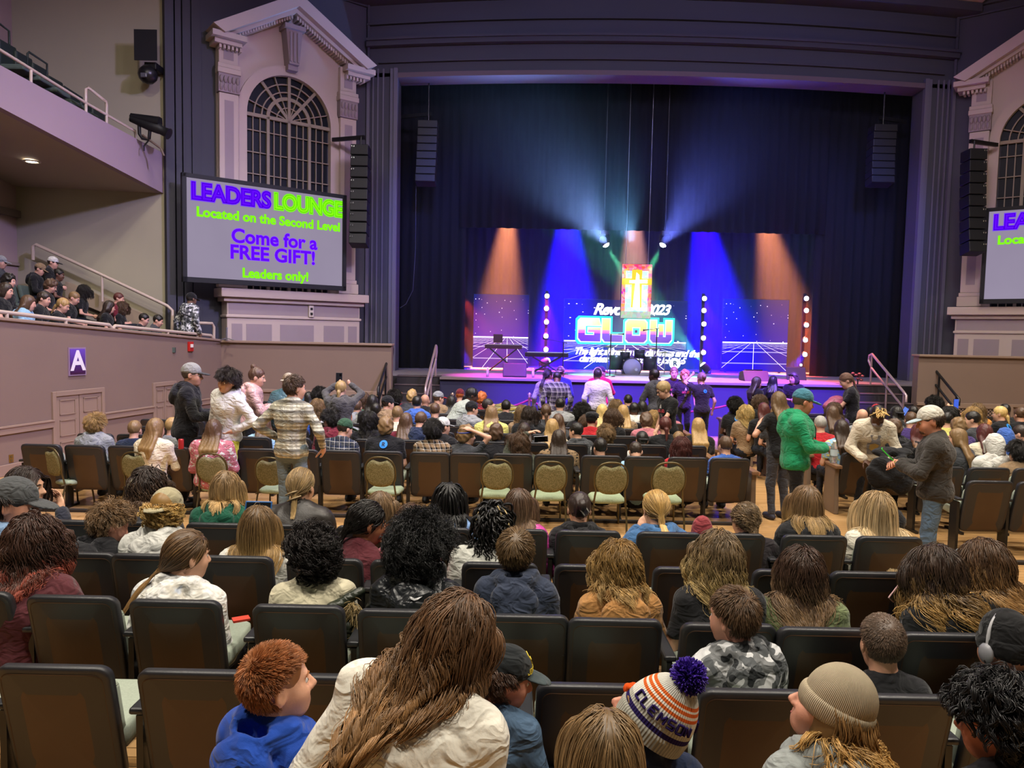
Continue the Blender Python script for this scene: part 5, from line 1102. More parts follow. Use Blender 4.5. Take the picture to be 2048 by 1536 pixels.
STY = {
    'buzz': dict(mode='short', len=.016, n=2600, m=3, lift=.6, swirl=.2, layer=.006, w=.0016, clump=.2, mess=.15, per=8, puff=1.0),
    'crop': dict(mode='short', len=.04, n=2600, m=5, lift=.08, swirl=.45, layer=.009, w=.0017, clump=.3, mess=.12, fwd=.3, grav=.1, puff=1.0),
    'brush': dict(mode='short', len=.028, n=5000, m=5, lift=.25, swirl=.25, layer=.008, w=.0012, clump=.25, mess=.12, up=.45, fwd=.6, puff=1.0),
    'tousle': dict(mode='short', len=.085, n=2600, m=8, lift=.1, swirl=.5, layer=.018, w=.0019, clump=.5, mess=.25, per=14, grav=.1, wave=.006, freq=1.2, puff=1.06),
    'straight': dict(mode='long', len=.42, n=2300, m=16, layer=.014, clump=.45, w=.0023, mess=.05, grav=.4, wave=.003, freq=1.5),
    'wavy': dict(mode='long', len=.40, n=2600, m=20, layer=.018, clump=.5, w=.002, mess=.1, per=26, wave=.016, freq=3.0, puff=1.04),
    'long_wavy': dict(mode='long', len=.6, n=2600, m=26, layer=.018, clump=.5, w=.0019, mess=.1, per=26, wave=.015, freq=3.4, puff=1.03),
    'bob': dict(mode='long', len=.26, n=2200, m=14, layer=.02, clump=.5, w=.002, mess=.12, per=24, wave=.014, freq=2.2, puff=1.06),
    'curls': dict(mode='afro', len=.1, n=1500, m=12, layer=.02, clump=.85, w=.0028, mess=.5, per=12, wave=.014, freq=2.6, helix=1.0, grav=.16, puff=1.05),
    'afro': dict(mode='afro', len=.085, n=2600, m=12, layer=.02, clump=.6, w=.0024, mess=.35, per=9, wave=.010, freq=3.4, helix=1.0, grav=.10, puff=1.12),
    'pony': dict(mode='pony', len=.33, n=1800, m=18, layer=.010, clump=.5, w=.0022, mess=.04, tie=(0, -.125, -.02), tail=(0, -.3, -1)),
}
HK = 1.08        # head size against the 1.75 m figure
def facep(Hx, s, lod):
    hc, Rh = Hx; T = lambda *a: hc + Rh @ (V3(*a) * s); e = lambda c, r, k=.02: E_(T(*c), np.array(r) * s, Rh, k * s)
    P = [e((0, -.012, .03), (.076, .094, .090)), e((0, .028, -.03), (.064, .066, .088), .03), e((0, .046, -.088), (.044, .044, .034), .03), e((-.034, .06, -.035), (.026, .026, .03), .03), e((.034, .06, -.035), (.026, .026, .03), .03)]
    c = lambda a, b, r, r2, k: C(T(*a), T(*b), r * s, r2 * s, k * s)
    P += [c((-.032, .082, .022), (.032, .082, .022), .011, .011, .02), c((0, .086, .014), (0, .112, -.03), .0085, .0125, .012)]
    if lod < 2: P += [e((-.012, .1, -.036), (.01, .012, .009), .008), e((.012, .1, -.036), (.01, .012, .009), .008), c((-.017, .086, -.066), (.017, .086, -.066), .0075, .0075, .01), c((-.014, .083, -.078), (.014, .083, -.078), .009, .009, .01)]
    P += [SUB(e((sx * .032, .1, .002), (.019, .017, .012)), .014 * s) for sx in (-1, 1)]
    for sx in (-1, 1):
        Re = Rh @ rot('z', sx * 22); P.append(E_(T(sx * .079, -.01, -.008), np.array((.009, .021, .033)) * s, Re, .008 * s))
        if lod == 0: P += [SUB(E_(T(sx * .089, -.006, -.004), np.array((.008, .011, .019)) * s, Re), .006 * s)]
    return P
def hatp(kind, Hx, s, back=False):
    hc, Rh0 = Hx; Rh = Rh0 @ rot('z', 180) if back else Rh0; T = lambda *a: hc + Rh @ (V3(*a) * s); e = lambda c, r, k=.01: E_(T(*c), np.array(r) * s, Rh, k * s)
    up = Rh @ V3(0, 0, 1); o = -.002 if back else 0
    if kind == 'cap': return [e((0, -.012 + .012 * back, .042), (.087, .108, .1), .01), HS(T(0, 0, .022), -up)], [E_(T(0, .112, .026), np.array((.07, .085, .0125)) * s, Rh @ rot('x', -8), .01), HS(T(0, .06, 0), -(Rh @ V3(0, 1, 0)), .004)]
    if kind == 'hood': return [e((0, -.03, .03), (.1, .122, .125)), e((0, -.06, -.07), (.1, .1, .13), .05), SUB(e((0, .16, -.03), (.075, .12, .115)), .02 * s)], [C(T(-.07, .06, -.09), T(-.085, .05, .03), .014 * s), C(T(-.085, .05, .03), T(0, .06, .125), .014 * s), C(T(0, .06, .125), T(.085, .05, .03), .014 * s), C(T(.085, .05, .03), T(.07, .06, -.09), .014 * s)]
    if kind == 'flat': return [e((0, -.005, .085), (.1, .125, .05), .01), e((0, -.012, .05), (.09, .106, .06), .02), HS(T(0, 0, .035), -up)], [e((0, .1, .055), (.065, .06, .018), .01)]
    return [e((0, -.014, .046), (.09, .11, .118), .01), HS(T(0, 0, .0), -up)], [e((0, -.012, .022), (.1, .12, .085), .01), HS(T(0, 0, .052), up, .012), HS(T(0, 0, -.02), -up, .012)]
def massp(style, Hx, s, bodyback=None, L=.35):
    """simple hair volume"""
    hc, Rh = Hx; T = lambda *a: hc + Rh @ (V3(*a) * s); e = lambda c, r, k=.02: E_(T(*c), np.array(r) * s, Rh, k * s)
    pf = {'curly': .012, 'afro': .045, 'short': 0, 'tousle': .008}.get(style, .003)
    P = [e((0, -.014, .036), (.083 + pf, .103 + pf, .1 + pf))]; fr = e((0, .15, -.045), (.094, .125, .125))
    if style in ('bob', 'long', 'half'): P += [e((0, -.03, -.045), (.098, .088, .11), .04)]
    if style in ('tousle', 'curly'): P += [e((0, -.05, -.02), (.092, .075, .085), .03)]
    if style == 'afro': P += [e((0, -.03, .01), (.13, .125, .13), .03)]
    P += [SUB(fr, .015 * s)]
    if style not in ('bob', 'long', 'half', 'afro', 'curly'): P += [HS(T(0, -.08, -.075), Rh @ V3(0, .25, -1), .02 * s)] + [SUB(e((sx * .085, .005, -.02), (.02, .03, .04)), .008 * s) for sx in (-1, 1)]
    elif style == 'afro': pass
    if style in ('long', 'half'):
        b = bodyback or [T(0, -.12, -.2), T(0, -.14, -.35)]; n = 5
        for i in range(n):
            x = (i - 2) / 2; a = T(x * .08, -.05 + .02 * abs(x) - .03, -.06); q1 = b[0] + Rh[:, 0] * x * .085 * s; q2 = b[1] + Rh[:, 0] * x * .075 * s; q2 = q1 + (q2 - q1) * (L / .35)
            P += [C(a, q1, .03 * s, .03 * s, .02), C(q1, q2, .03 * s, .012 * s, .02)]
    if style == 'pony': P += [e((0, -.115, .03), (.03, .03, .03), .015), C(T(0, -.12, .03), T(0, -.16, -.03), .024 * s, .03 * s, .02), C(T(0, -.16, -.03), T(0, -.15, -.16), .03 * s, .012 * s, .02)]
    if style == 'lowpony': P += [e((0, -.1, -.05), (.03, .03, .03), .015), C(T(0, -.11, -.05), T(0, -.13, -.2), .028 * s, .012 * s, .02)]
    if style == 'bun': P += [e((0, -.12, .045), (.042, .042, .042), .01)]
    if style == 'topbun': P += [e((0, -.07, .135), (.04, .04, .036), .01)]
    return P
def hnoise(Hx, s, style, seed):
    hc, Rh = Hx; r = np.random.RandomState(seed); p = r.rand(4) * 6.28; fr = {'short': 34, 'curly': 16, 'afro': 20, 'tousle': 20}.get(style, 26); am = {'curly': .009, 'afro': .009, 'short': .0025, 'tousle': .005}.get(style, .0035) * s
    def fn(X, Y, Z):
        x, y, z = X - hc[0], Y - hc[1], Z - hc[2]; a = np.arctan2(x, -y)
        if style in ('curly', 'afro'): return am * (np.sin(75 * x / s + 3 * np.sin(30 * z + p[0])) + np.sin(75 * z / s + 3 * np.sin(35 * y + p[1])) + np.sin(75 * y / s + p[2] + 2 * np.sin(40 * x))) * .5
        return am * (np.sin(a * fr + 2.5 * np.sin(z * 22 + p[0])) + .6 * np.sin(a * fr * .43 + 3 * np.sin(z * 14 + p[1])))
    return fn
def person(label, hx, hy, D, s=None, hw=None, pose='sit', yaw=0, head=(0, 0, 0), lean=(6, 0), top='tee', tmat=None, sleeves=None, skin='d9a98c', hair=('short', '3a2a1e'), hat=None, arms=('lap', 'lap'), legs=None, lod=2, w=1.0, group=None, shoes=None, eyes=False, cat='person', floor=0.0, neck=None, seed=None, hb=0.0, hang=None, ty=None):
    seed = seed if seed is not None else int(hx * 7 + hy) % 9999
    Rb = rot('z', yaw)
    if pose == 'sit' and D < 6 and D > 2.5: D = D + .10
    if ty is not None:
        s_ = s or (hw / FPX * D / .222 if hw else 1.0)
        for _ in range(3):
            hy = ty + (.128 * s_ * HK) * FPX / D
            if s is None and not hw: z_ = at(hx, hy, D)[2] - floor; s_ = z_ / 1.585 if pose == 'stand' else min(1.18, max(.82, (z_ - .5) / .655))
    Hw = at(hx, hy, D)
    Rs = rot('y', lean[1]) @ rot('x', -lean[0]); hs_l = V3(0, .016, .104)
    Rh = rot('z', head[0] - yaw) @ rot('y', head[2]) @ rot('x', -head[1])
    def hcl(s): return Rs @ V3(0, 0, .545) * s + Rh @ hs_l * s * HK
    zc = Hw[2] - floor; h1 = hcl(1.0)[2]
    base = .93 if pose == 'stand' else .0
    if s is None and hw: s = hw / FPX * D / .222
    if pose == 'stand':
        if s is None: s = zc / (.93 + h1)
        ph = zc - h1 * s
    else:
        if s is None: s = min(1.18, max(.82, (zc - .5) / h1))
        ph = zc - h1 * s
    O = V3(0, 0, ph); hc = O + hcl(s); off = Hw - Rb @ hc; off[2] = floor
    sp = lambda x, y, z: O + Rs @ (V3(x, y, z) * s)
    T = thing('person', label, cat, tuple(off), group, math.radians(yaw))
    Hx = (hc, Rh); hsz = s * HK; vt, vh, vb = ((.0125, .0062, .016), (.02, .011, .03), (.028, .016, .045))[min(lod, 2)]
    wx = w
    def torso(t):
        e = lambda c, r, k=.05: E_(sp(*c), (np.array(r) + t) * s, Rs, k * s)
        P = [e((0, 0, .0), (.165 * wx, .125, .12)), e((0, .0, .16), (.148 * wx, .112 * wx, .15)), e((0, -.005, .33), (.165 * wx, .118 * wx, .17))]
        P += [C(sp(-.155 * wx, -.01, .435), sp(.155 * wx, -.01, .435), (.06 + t) * s, None, .05 * s)]
        for sx in (-1, 1): P.append(C(sp(0, -.02, .515), sp(sx * .14 * wx, -.012, .455), (.045 + t) * s, (.05 + t) * s, .05 * s))
        return P
    AJ = []
    for i, sx in enumerate((-1, 1)):
        a = arms[i]; (tx, ty, tz), (px, py, pz) = ARMS[a] if isinstance(a, str) else a
        S = sp(sx * .178 * wx, -.008, .43); tgt = O + (V3(sx * tx, ty, tz) * s if pose == 'sit' or tz > .1 else V3(sx * tx, ty, tz) * s)
        if isinstance(a, str) and a in ('chin', 'head', 'over', 'up'): tgt = tgt + (hc - O - V3(0, .02, .655) * s)
        El, Wr = ik(S, tgt, .285 * s, .25 * s, V3(sx * px, py, pz)); AJ.append((S, El, Wr))
    LJ = []
    for sx in (-1, 1):
        Hp = O + V3(sx * .095 * wx, 0, -.02) * s
        if pose == 'stand': An = V3(sx * .105 * s, -.02, .075 * s); Lh = np.linalg.norm(An - Hp) * .503; Kn, An = ik(Hp, An, Lh, Lh, V3(0, 1, 0))
        else: Kn = V3(sx * .13 * s, .42 * s, max(.2, min(ph + .03, .52 * s))); An = V3(sx * .13 * s, .42 * s, .08)
        LJ.append((Hp, Kn, An))
    # skin: one continuous body
    P = torso(-.012) + [C(sp(0, -.015, .47), hc + Rh @ (V3(0, -.022, -.05) * hsz), .058 * s, .052 * hsz, .035 * s)] + facep(Hx, hsz, lod)
    for i, (S, El, Wr) in enumerate(AJ): P += [C(S, El, .046 * s, .036 * s, .03 * s), C(El, Wr, .036 * s, .025 * s, .02 * s)]
    for Hp, Kn, An in LJ: P += [C(Hp, Kn, .07 * s, .05 * s, .04 * s), C(Kn, An, .048 * s, .032 * s, .03 * s), C(An, An + V3(0, .13 * s, -.03 * s), .034 * s, .028 * s, .02 * s)]
    fr = hsz * .135; fine = [(hc - fr, hc + fr, vh)]; V, F = None, None
    HP = []
    for i, (S, El, Wr) in enumerate(AJ):
        d = Wr - El; d /= np.linalg.norm(d); sx = (-1, 1)[i]; a = arms[i]; pn = V3(-sx * .8, .1, -.5) if a in ('phone', 'held', 'up') else V3(-sx * .3, .2, -1) if a in ('lap', 'rest', 'fwd', 'low') else V3(-sx, .2, .1)
        if a in ('chin', 'head', 'over'): pn = hc - Wr
        HP.append(hand_prims(Wr + d * .02 * s, d, pn, s * 1.0, {'lap': 22, 'down': 24, 'side': 22, 'phone': 40, 'held': 48}.get(a if isinstance(a, str) else '', 26), right=-sx))
    if lod == 2:
        for i, (S, El, Wr) in enumerate(AJ): d = Wr - El; d /= np.linalg.norm(d); P += [E_(Wr + d * .06 * s, np.array((.035, .035, .06)) * s, None, .02), ]
    V, F = solid(P, vt * 1.15, fine)
    if lod < 2:
        Vs, Fs, b = [V], [F], len(V)
        for h in HP: v, f = solid(h, .0042 * s if lod == 0 else .0058 * s); Vs.append(v); Fs.append(f + b); b += len(v)
        V, F = np.concatenate(Vs), np.concatenate(Fs)
    body = mkmesh('body', V, F, SKIN(skin), T, True)
    # top
    th = {'tee': .006, 'shirt': .008, 'sweater': .014, 'hoodie': .016, 'jacket': .022, 'puffer': .03}[top]; sl = sleeves or ('short' if top == 'tee' else 'long')
    P = torso(th) + [E_(sp(0, .0, .34), np.array((.185 * wx + th, .128 * wx + th, .16)) * s, Rs, .05 * s)]
    if pose == 'stand': P += [E_(O + V3(0, 0, -.03) * s, np.array((.17 * wx + th, .13 + th, .13)) * s, None, .05 * s), HS(O + V3(0, 0, -.09) * s, (0, 0, -1), .012)]
    for S, El, Wr in AJ:
        e = S + (El - S) * .62 if sl == 'short' else El; P.append(C(S, e, (.05 + th) * s, (.042 + th) * s, .04 * s))
        if sl == 'long': P.append(C(El, Wr + (El - Wr) * .04, (.043 + th) * s, (.03 + th) * s, .025 * s)); P.append(C(Wr + (El - Wr) * .22, Wr + (El - Wr) * .10, (.034 + th) * s, (.031 + th) * s, .015 * s))
        elif sl == 'half': P.append(C(El, El + (Wr - El) * .3, (.043 + th) * s, (.04 + th) * s, .025 * s))
    nb = sp(0, .0, .52); P += [SUB(E_(nb + Rs @ V3(0, .015, .05) * s, np.array((.062, .066, .085)) * s, Rs), .012 * s)]
    if top in ('hoodie',):
        q = [sp(*p) for p in ((-.04, .1, .42), (-.085, .055, .49), (-.095, -.03, .53), (-.06, -.1, .525), (0, -.125, .51), (.06, -.1, .525), (.095, -.03, .53), (.085, .055, .49), (.04, .1, .42))]
        for a, b in zip(q[:-1], q[1:]): P.append(C(a, b, .035 * s, .035 * s, .03 * s))
        P += [E_(sp(0, -.15, .425), np.array((.135, .055, .10)) * s, Rs, .014 * s), E_(sp(0, -.17, .36), np.array((.085, .045, .08)) * s, Rs, .02 * s), SUB(E_(sp(0, -.11, .53), np.array((.07, .03, .05)) * s, Rs), .02 * s)]
    elif top in ('jacket', 'shirt', 'puffer'):
        q = [sp(*p) for p in ((-.05, .085, .46), (-.07, .03, .51), (-.05, -.06, .53), (0, -.075, .53), (.05, -.06, .53), (.07, .03, .51), (.05, .085, .46))]
        for a, b in zip(q[:-1], q[1:]): P.append(C(a, b, .016 * s, .016 * s, .015 * s))
    elif top == 'sweater':
        q = [sp(.068 * math.cos(a), .072 * math.sin(a) - .005, .505 - .02 * math.sin(a)) for a in np.linspace(0, 6.283, 11)]
        for a, b in zip(q[:-1], q[1:]): P.append(C(a, b, .013 * s, .013 * s, .01 * s))
    if hang: P += hang(sp, s)
    am = {0: .0085, 1: .0085, 2: .006}[min(lod, 2)] * (.55 if top == 'tee' else 1)
    V, F = solid(P, vt, None, wrink(am, 22, seed)); mkmesh({'tee': 't_shirt'}.get(top, top), V, F, tmat or FAB('2a2a2e'), T, True)
    TD = P
    # trousers, shoes
    P = []
    for Hp, Kn, An in LJ: P += [C(Hp, Kn, .086 * s, .064 * s, .05 * s), C(Kn, An + V3(0, 0, .02), .062 * s, .048 * s, .03 * s)]
    P += [E_(O + V3(0, 0, -.01) * s, np.array((.168 * wx, .13, .12)) * s, None, .06 * s)]
    if legs == 'bare': P = [p for p in P if True][-1:] + [C(Hp, Hp + (Kn - Hp) * .75, .09 * s, .075 * s, .05 * s) for Hp, Kn, An in LJ]; lm = FAB('c8c23a')
    else: lm = legs or FAB('23262e', 'denim')
    V, F = solid(P, vb * (.75 if pose == 'stand' else 1), None, wrink(.004, 26, seed + 1)); mkmesh('shorts' if legs == 'bare' else 'trousers', V, F, lm, T, True)
    if lod < 2 or pose == 'stand':
        for Hp, Kn, An in LJ:
            P = [E_(V3(An[0], An[1] + .055 * s, .04 * s), np.array((.05, .135, .05)) * s, None, .02), HS((0, 0, .004), (0, 0, -1), .004), C(An, An - V3(0, 0, .03), .045 * s, .05 * s, .02)]; V, F = solid(P, vt); mkmesh('shoe', V, F, shoes or M('1c1c20', .6), T, True)
    # hair
    st_, hcol = hair[0], hair[1]; tip = hair[2] if len(hair) > 2 else None; ov = dict(hair[3]) if len(hair) > 3 else {}
    def bodyf(X, Y, Z):
        d = np.full(X.shape, 9.0)
        for p in TD:
            if p[6] == 1: d = smin(d, pdist(p, X, Y, Z), p[5])
        return d
    if st_ in STY:
        st = {**STY[st_], **ov}
        if hat: st['ztop'] = .22; st['layer'] = min(st.get('layer', .01), .008) if st['mode'] != 'long' else .016; st['low'] = -.95
        under = massp('bob' if hat and st['mode'] == 'long' else 'short' if st['mode'] in ('short', 'afro') else 'half0', Hx, hsz * .985)
        Vm, Fm = solid(under, .009 * s, None); V, F, t, rn = strands(Hx, hsz, st, bodyf, seed)
        V = np.concatenate([Vm, V]); F = np.concatenate([Fm, F + len(Vm)]); t = np.concatenate([np.zeros(len(Vm)), t]); rn = np.concatenate([np.full(len(Vm), .12), rn])
        mkmesh('hair', V, F, HAIR(hcol, tip, pos=ov.get('pos', .5)), T, True, {'t': t, 'rnd': rn})
    elif st_ != 'bald':
        bb = [sp(0, -.155 if top != 'hoodie' else -.2, .40), sp(0, -.165, .22)]
        V, F = solid(massp(st_, Hx, hsz * (1 + hb), bb, ov.get('L', .3) * s), vh * 1.05 if lod < 2 else .013, None, hnoise(Hx, hsz, st_, seed)); mkmesh('hair', V, F, HAIR(hcol, tip, True), T, True)
    if hat:
        kind, c1 = hat[0], hat[1]; c2 = hat[2] if len(hat) > 2 and hat[2] else c1; bk = 'back' in hat; A, B = hatp(kind, Hx, hsz, bk); v2 = min(vh * 1.1, .014)
        haz = lambda V: {'ha': np.arctan2(*(((V - hc) @ Rh)[:, :2]).T)}
        V, F = solid(A, v2); hm = c1 if not isinstance(c1, str) else FAB(c1); o = mkmesh({'cap': 'cap', 'flat': 'flat_cap', 'hood': 'hood'}.get(kind, 'beanie'), V, F, hm, T, True, haz(V)); V, F = solid(B, v2 * .8); mkmesh({'cap': 'brim', 'flat': 'brim', 'hood': 'hood_hem'}.get(kind, 'cuff'), V, F, c2 if not isinstance(c2, str) else FAB(c2), o, True, haz(V))
    if eyes:
        for sx in (-1, 1):
            c = hc + Rh @ (V3(sx * .032, .078, .002) * hsz); e = MB().ball(c, .0122 * hsz, 10); o = mkmesh('eye', np.array(e.V), e.F, M('e8e2dc', .3), T, True); e = MB().ball(c + Rh @ (V3(0, .008, 0) * hsz), .0062 * hsz, 8); mkmesh('iris', np.array(e.V), e.F, M('2a1c14', .2), o, True)
            w_ = MB().sweep([hc + Rh @ (V3(sx * x, y, z) * hsz) for x, y, z in ((.014, .095, .022), (.034, .094, .028), (.05, .083, .022))], [.003 * hsz, .004 * hsz, .002 * hsz], 5); mkmesh('eyebrow', np.array(w_.V), w_.F, M(hcol if len(hcol) == 6 else '3a2a1e', .8), T, True)
        w_ = MB().sweep([hc + Rh @ (V3(x, y, z) * hsz) for x, y, z in ((-.02, .089, -.071), (0, .0955, -.0725), (.02, .089, -.071))], [.002 * hsz, .0045 * hsz, .002 * hsz], 5); mkmesh('lips', np.array(w_.V), w_.F, M('a8605a', .5), T, True)
    loc = lambda x, y, z: hc + Rh @ (V3(x, y, z) * hsz)
    return dict(root=T, hc=hc, Rh=Rh, s=s, hs=hsz, head=loc, sp=sp, AJ=AJ, Rs=Rs, body=bodyf, off=off, Rb=Rb, W=lambda p: off + Rb @ np.asarray(p), LJ=LJ, ph=ph)
def part(P, name, shape, mat, parent=None):
    """MB shape given in the person's own frame -> child mesh"""
    return mkmesh(name, np.array(shape.V), shape.F, mat, parent or P['root'], smooth=shape.S)
def sunglasses(P, up=.075, yb=.06, col='1a1416'):
    h = P['head']; w = MB(); s = P['hs']
    for sx in (-1, 1): w.ball(h(sx * .036, yb + .035, up + .01), np.array((.03, .012, .022)) * s, 10); w.sweep([h(sx * .06, yb + .03, up + .012), h(sx * .09, yb - .03, up), h(sx * .092, yb - .08, up - .03)], .004 * s, 5)
    part(P, 'sunglasses', w, M(col, .2, .6))
def glasses(P, col='1a1a1e'):
    h = P['head']; s = P['hs']; w = MB()
    for sx in (-1, 1):
        w.sweep([h(sx * .032 + .022 * math.cos(a), .1 - .006 * abs(math.cos(a)), .0 + .018 * math.sin(a)) for a in np.linspace(0, 5.8, 12)], .0018 * s, 5, closed=True); w.sweep([h(sx * .053, .095, .004), h(sx * .08, .03, .008), h(sx * .084, -.005, .004)], .0018 * s, 5)
    w.sweep([h(-.011, .1, .004), h(.011, .1, .004)], .0018 * s, 5); part(P, 'glasses', w, M(col, .3, .6))
# ================================================================ decals and small held things
def surf_pt(P, x, z, side=-1, off=.002):
    """point on the garment, torso frame (x, z in metres of the unit figure), seen from behind (side=-1) or in front"""
    s = P['s']; n = P['Rs'] @ V3(0, side, 0); a = P['sp'](x, side * .45, z); t = 0
    for _ in range(60):
        p = a - n * t; d = float(P['body'](*[np.array([q]) for q in p])[0])
        if d < .0015 or t > .6: break
        t += max(d * .8, .001)
    return p + n * (off + .006)
def decal(P, name, polys, mat, side=-1, off=.002, parent=None):
    """flat shapes (lists of (x,z)) wrapped on the garment; each is a fan of rings"""
    w = MB()
    for poly in polys:
        c = np.mean(poly, axis=0); n = len(poly); V = []
        for f in (.0, .5, 1.0):
            for q in (poly if f else [c]): V.append(surf_pt(P, *(c + (np.array(q) - c) * f), side, off))
        F = [(0, 1 + (j + 1) % n, 1 + j) for j in range(n)] + [(1 + j, 1 + (j + 1) % n, 1 + n + (j + 1) % n, 1 + n + j) for j in range(n)]
        w.add(V, F if side > 0 else [f[::-1] for f in F], True)
    return part(P, name, w, mat, parent)
def circ(x, z, r, n=18): return [(x + r * math.cos(2 * math.pi * k / n), z + r * math.sin(2 * math.pi * k / n)) for k in range(n)]
def rline(a, b, w=.006):
    a, b = np.array(a), np.array(b); d = (b - a) / (np.linalg.norm(b - a) + 1e-9); n = np.array((-d[1], d[0])) * w; m = (a + b) / 2
    return [tuple(a + n), tuple(m + n), tuple(b + n), tuple(b - n), tuple(m - n), tuple(a - n)]
BLU = M('2a86d8', .6, .3, name='logo_blue')
def rlogo(P, x=0, z=.38, r=.055, year=False):
    o = decal(P, 'logo_disc', [circ(x, z, r)], BLU); k = r / .055; dk = M('14141a', .7)
    decal(P, 'logo_letter', [rline((x - .015 * k, z - .025 * k), (x - .015 * k, z + .025 * k), .005 * k), rline((x - .015 * k, z + .023 * k), (x + .014 * k, z + .018 * k), .005 * k), rline((x + .014 * k, z + .02 * k), (x + .012 * k, z + .0 * k), .005 * k), rline((x - .015 * k, z - .0 * k), (x + .012 * k, z + .0 * k), .005 * k), rline((x - .0 * k, z - .0 * k), (x + .016 * k, z - .025 * k), .005 * k)], dk, off=.006, parent=o)
    if year:
        for i, ch in enumerate('2023'):
            b = x - .045 + .03 * i; zz = z - r - .025; S = {'2': [((0, 1), (1, 1)), ((1, 1), (1, .5)), ((1, .5), (0, .5)), ((0, .5), (0, 0)), ((0, 0), (1, 0))], '0': [((0, 0), (1, 0)), ((1, 0), (1, 1)), ((1, 1), (0, 1)), ((0, 1), (0, 0))], '3': [((0, 1), (1, 1)), ((1, 1), (1, 0)), ((0, .5), (1, .5)), ((0, 0), (1, 0))]}[ch]
            decal(P, 'logo_digit', [rline((b + .016 * p[0], zz + .026 * p[1]), (b + .016 * q[0], zz + .026 * q[1]), .003) for p, q in S], BLU)
def glow_front(P, sc=1.0):
    W_, R_ = M('d8d8d0', .6), M('e05a6a', .6); z = .36
    decal(P, 'shirt_print', [rline((-.02, z + .0), (0, z + .06), .004), rline((0, z + .06), (.02, z), .004), rline((.008, z), (.008, z + .03), .003), rline((-.008, z), (-.008, z + .03), .003)], W_, 1)
    L = {'G': [((1, 1), (0, 1)), ((0, 1), (0, 0)), ((0, 0), (1, 0)), ((1, 0), (1, .5)), ((1, .5), (.5, .5))], 'L': [((0, 1), (0, 0)), ((0, 0), (1, 0))], 'O': [((0, 0), (1, 0)), ((1, 0), (1, 1)), ((1, 1), (0, 1)), ((0, 1), (0, 0))], 'W': [((0, 1), (0, 0)), ((0, 0), (1, 0)), ((1, 0), (1, 1)), ((.5, 0), (.5, .7))]}
    for i, ch in enumerate('GLOW'): decal(P, 'shirt_lettering', [rline((-.075 + .04 * i + .028 * p[0], z - .065 + .045 * p[1]), (-.075 + .04 * i + .028 * q[0], z - .065 + .045 * q[1]), .005) for p, q in L[ch]], R_, 1)
    decal(P, 'shirt_print', [rline((-.03, z - .1), (.03, z - .1), .003), rline((-.02, z - .13), (.02, z - .13), .006)], W_, 1)
def phone(label, c, n, up, case='16161a', scr=None, grp=None, sc=1.0):
    """phone at world point c, back facing n"""
    n = np.asarray(n, float); n /= np.linalg.norm(n); up = np.asarray(up, float); up = up - n * (up @ n); up /= np.linalg.norm(up); x = np.cross(up, n); Rm = np.stack([x, n, up], 1)
    t = thing('phone', label, 'phone', tuple(c), grp); MB().obox(c, (.078 * sc, .009, .155 * sc), Rm).build('case', M(case, .35, .5), t, .004)
    MB().obox(np.asarray(c) - n * .0056, (.07 * sc, .002, .145 * sc), Rm).build('screen', EM(scr, 1.0) if scr else M('08080a', .1, .6), t); MB().obox(np.asarray(c) + n * .006 + up * .05 * sc + x * .018 * sc, (.026 * sc, .003, .03 * sc), Rm).build('camera_bump', M('0a0a0c', .15, .6), t); return t
# ================================================================ people close to the viewer
G0 = 'people seated close to the viewer'
K = lambda **k: k
p = person('boy with brushed-up ginger hair in a royal blue hoodie, face turned sideways', 556, 0, 2.08, ty=1288, hw=130, yaw=-25, head=(-60, -6, 0), lean=(4, 4), top='hoodie', tmat=FAB('1d47a6'), skin='e0ab8e', hair=('brush', '96603a', None, K(n=7000, w=.0011)), lod=0, w=.95, group=G0, eyes=True)
p = person('woman with very long wavy brown hair and a cream fleece, leaning to one side', 906, 0, 2.02, ty=1185, hw=150, yaw=-12, head=(-38, 22, 12), lean=(20, 14), top='sweater', tmat=FAB('ddd8ca', 'fleece'), skin='d9a488', hair=('long_wavy', '58402c', '86643f', K(n=2600, len=.6, m=32, w=.0015, g=(-.36, -.3, -1), wave=.022, pos=.55, mess=.1, lvar=.55, clump=.94, per=60, cpow=.8, layer=.014)), lod=0, w=1.12, group=G0, eyes=True)
p = person('young man in a black cap with yellow lettering and a denim shirt, seen in profile', 1014, 0, 2.75, ty=1293, hw=100, yaw=-30, head=(-78, 14, 0), lean=(8, 0), top='shirt', tmat=FAB('4a6078', 'denim'), skin='c98d76', hair=('tousle', '3e2a1e', None, K(len=.07)), hat=('cap', FAB('1c2022'), FAB('3a4446')), lod=0, group=G0, eyes=True)
h = p['head']; w = MB(); YL = M('d8c040', .6)
def hatpt(P, az, z, o=.004):
    a = math.radians(az); e = math.sqrt(max(.02, 1 - ((z - .042) / .1) ** 2)); return P['head']((.088 * e + o) * math.sin(a), -.012 + (.108 * e + o) * math.cos(a), z)
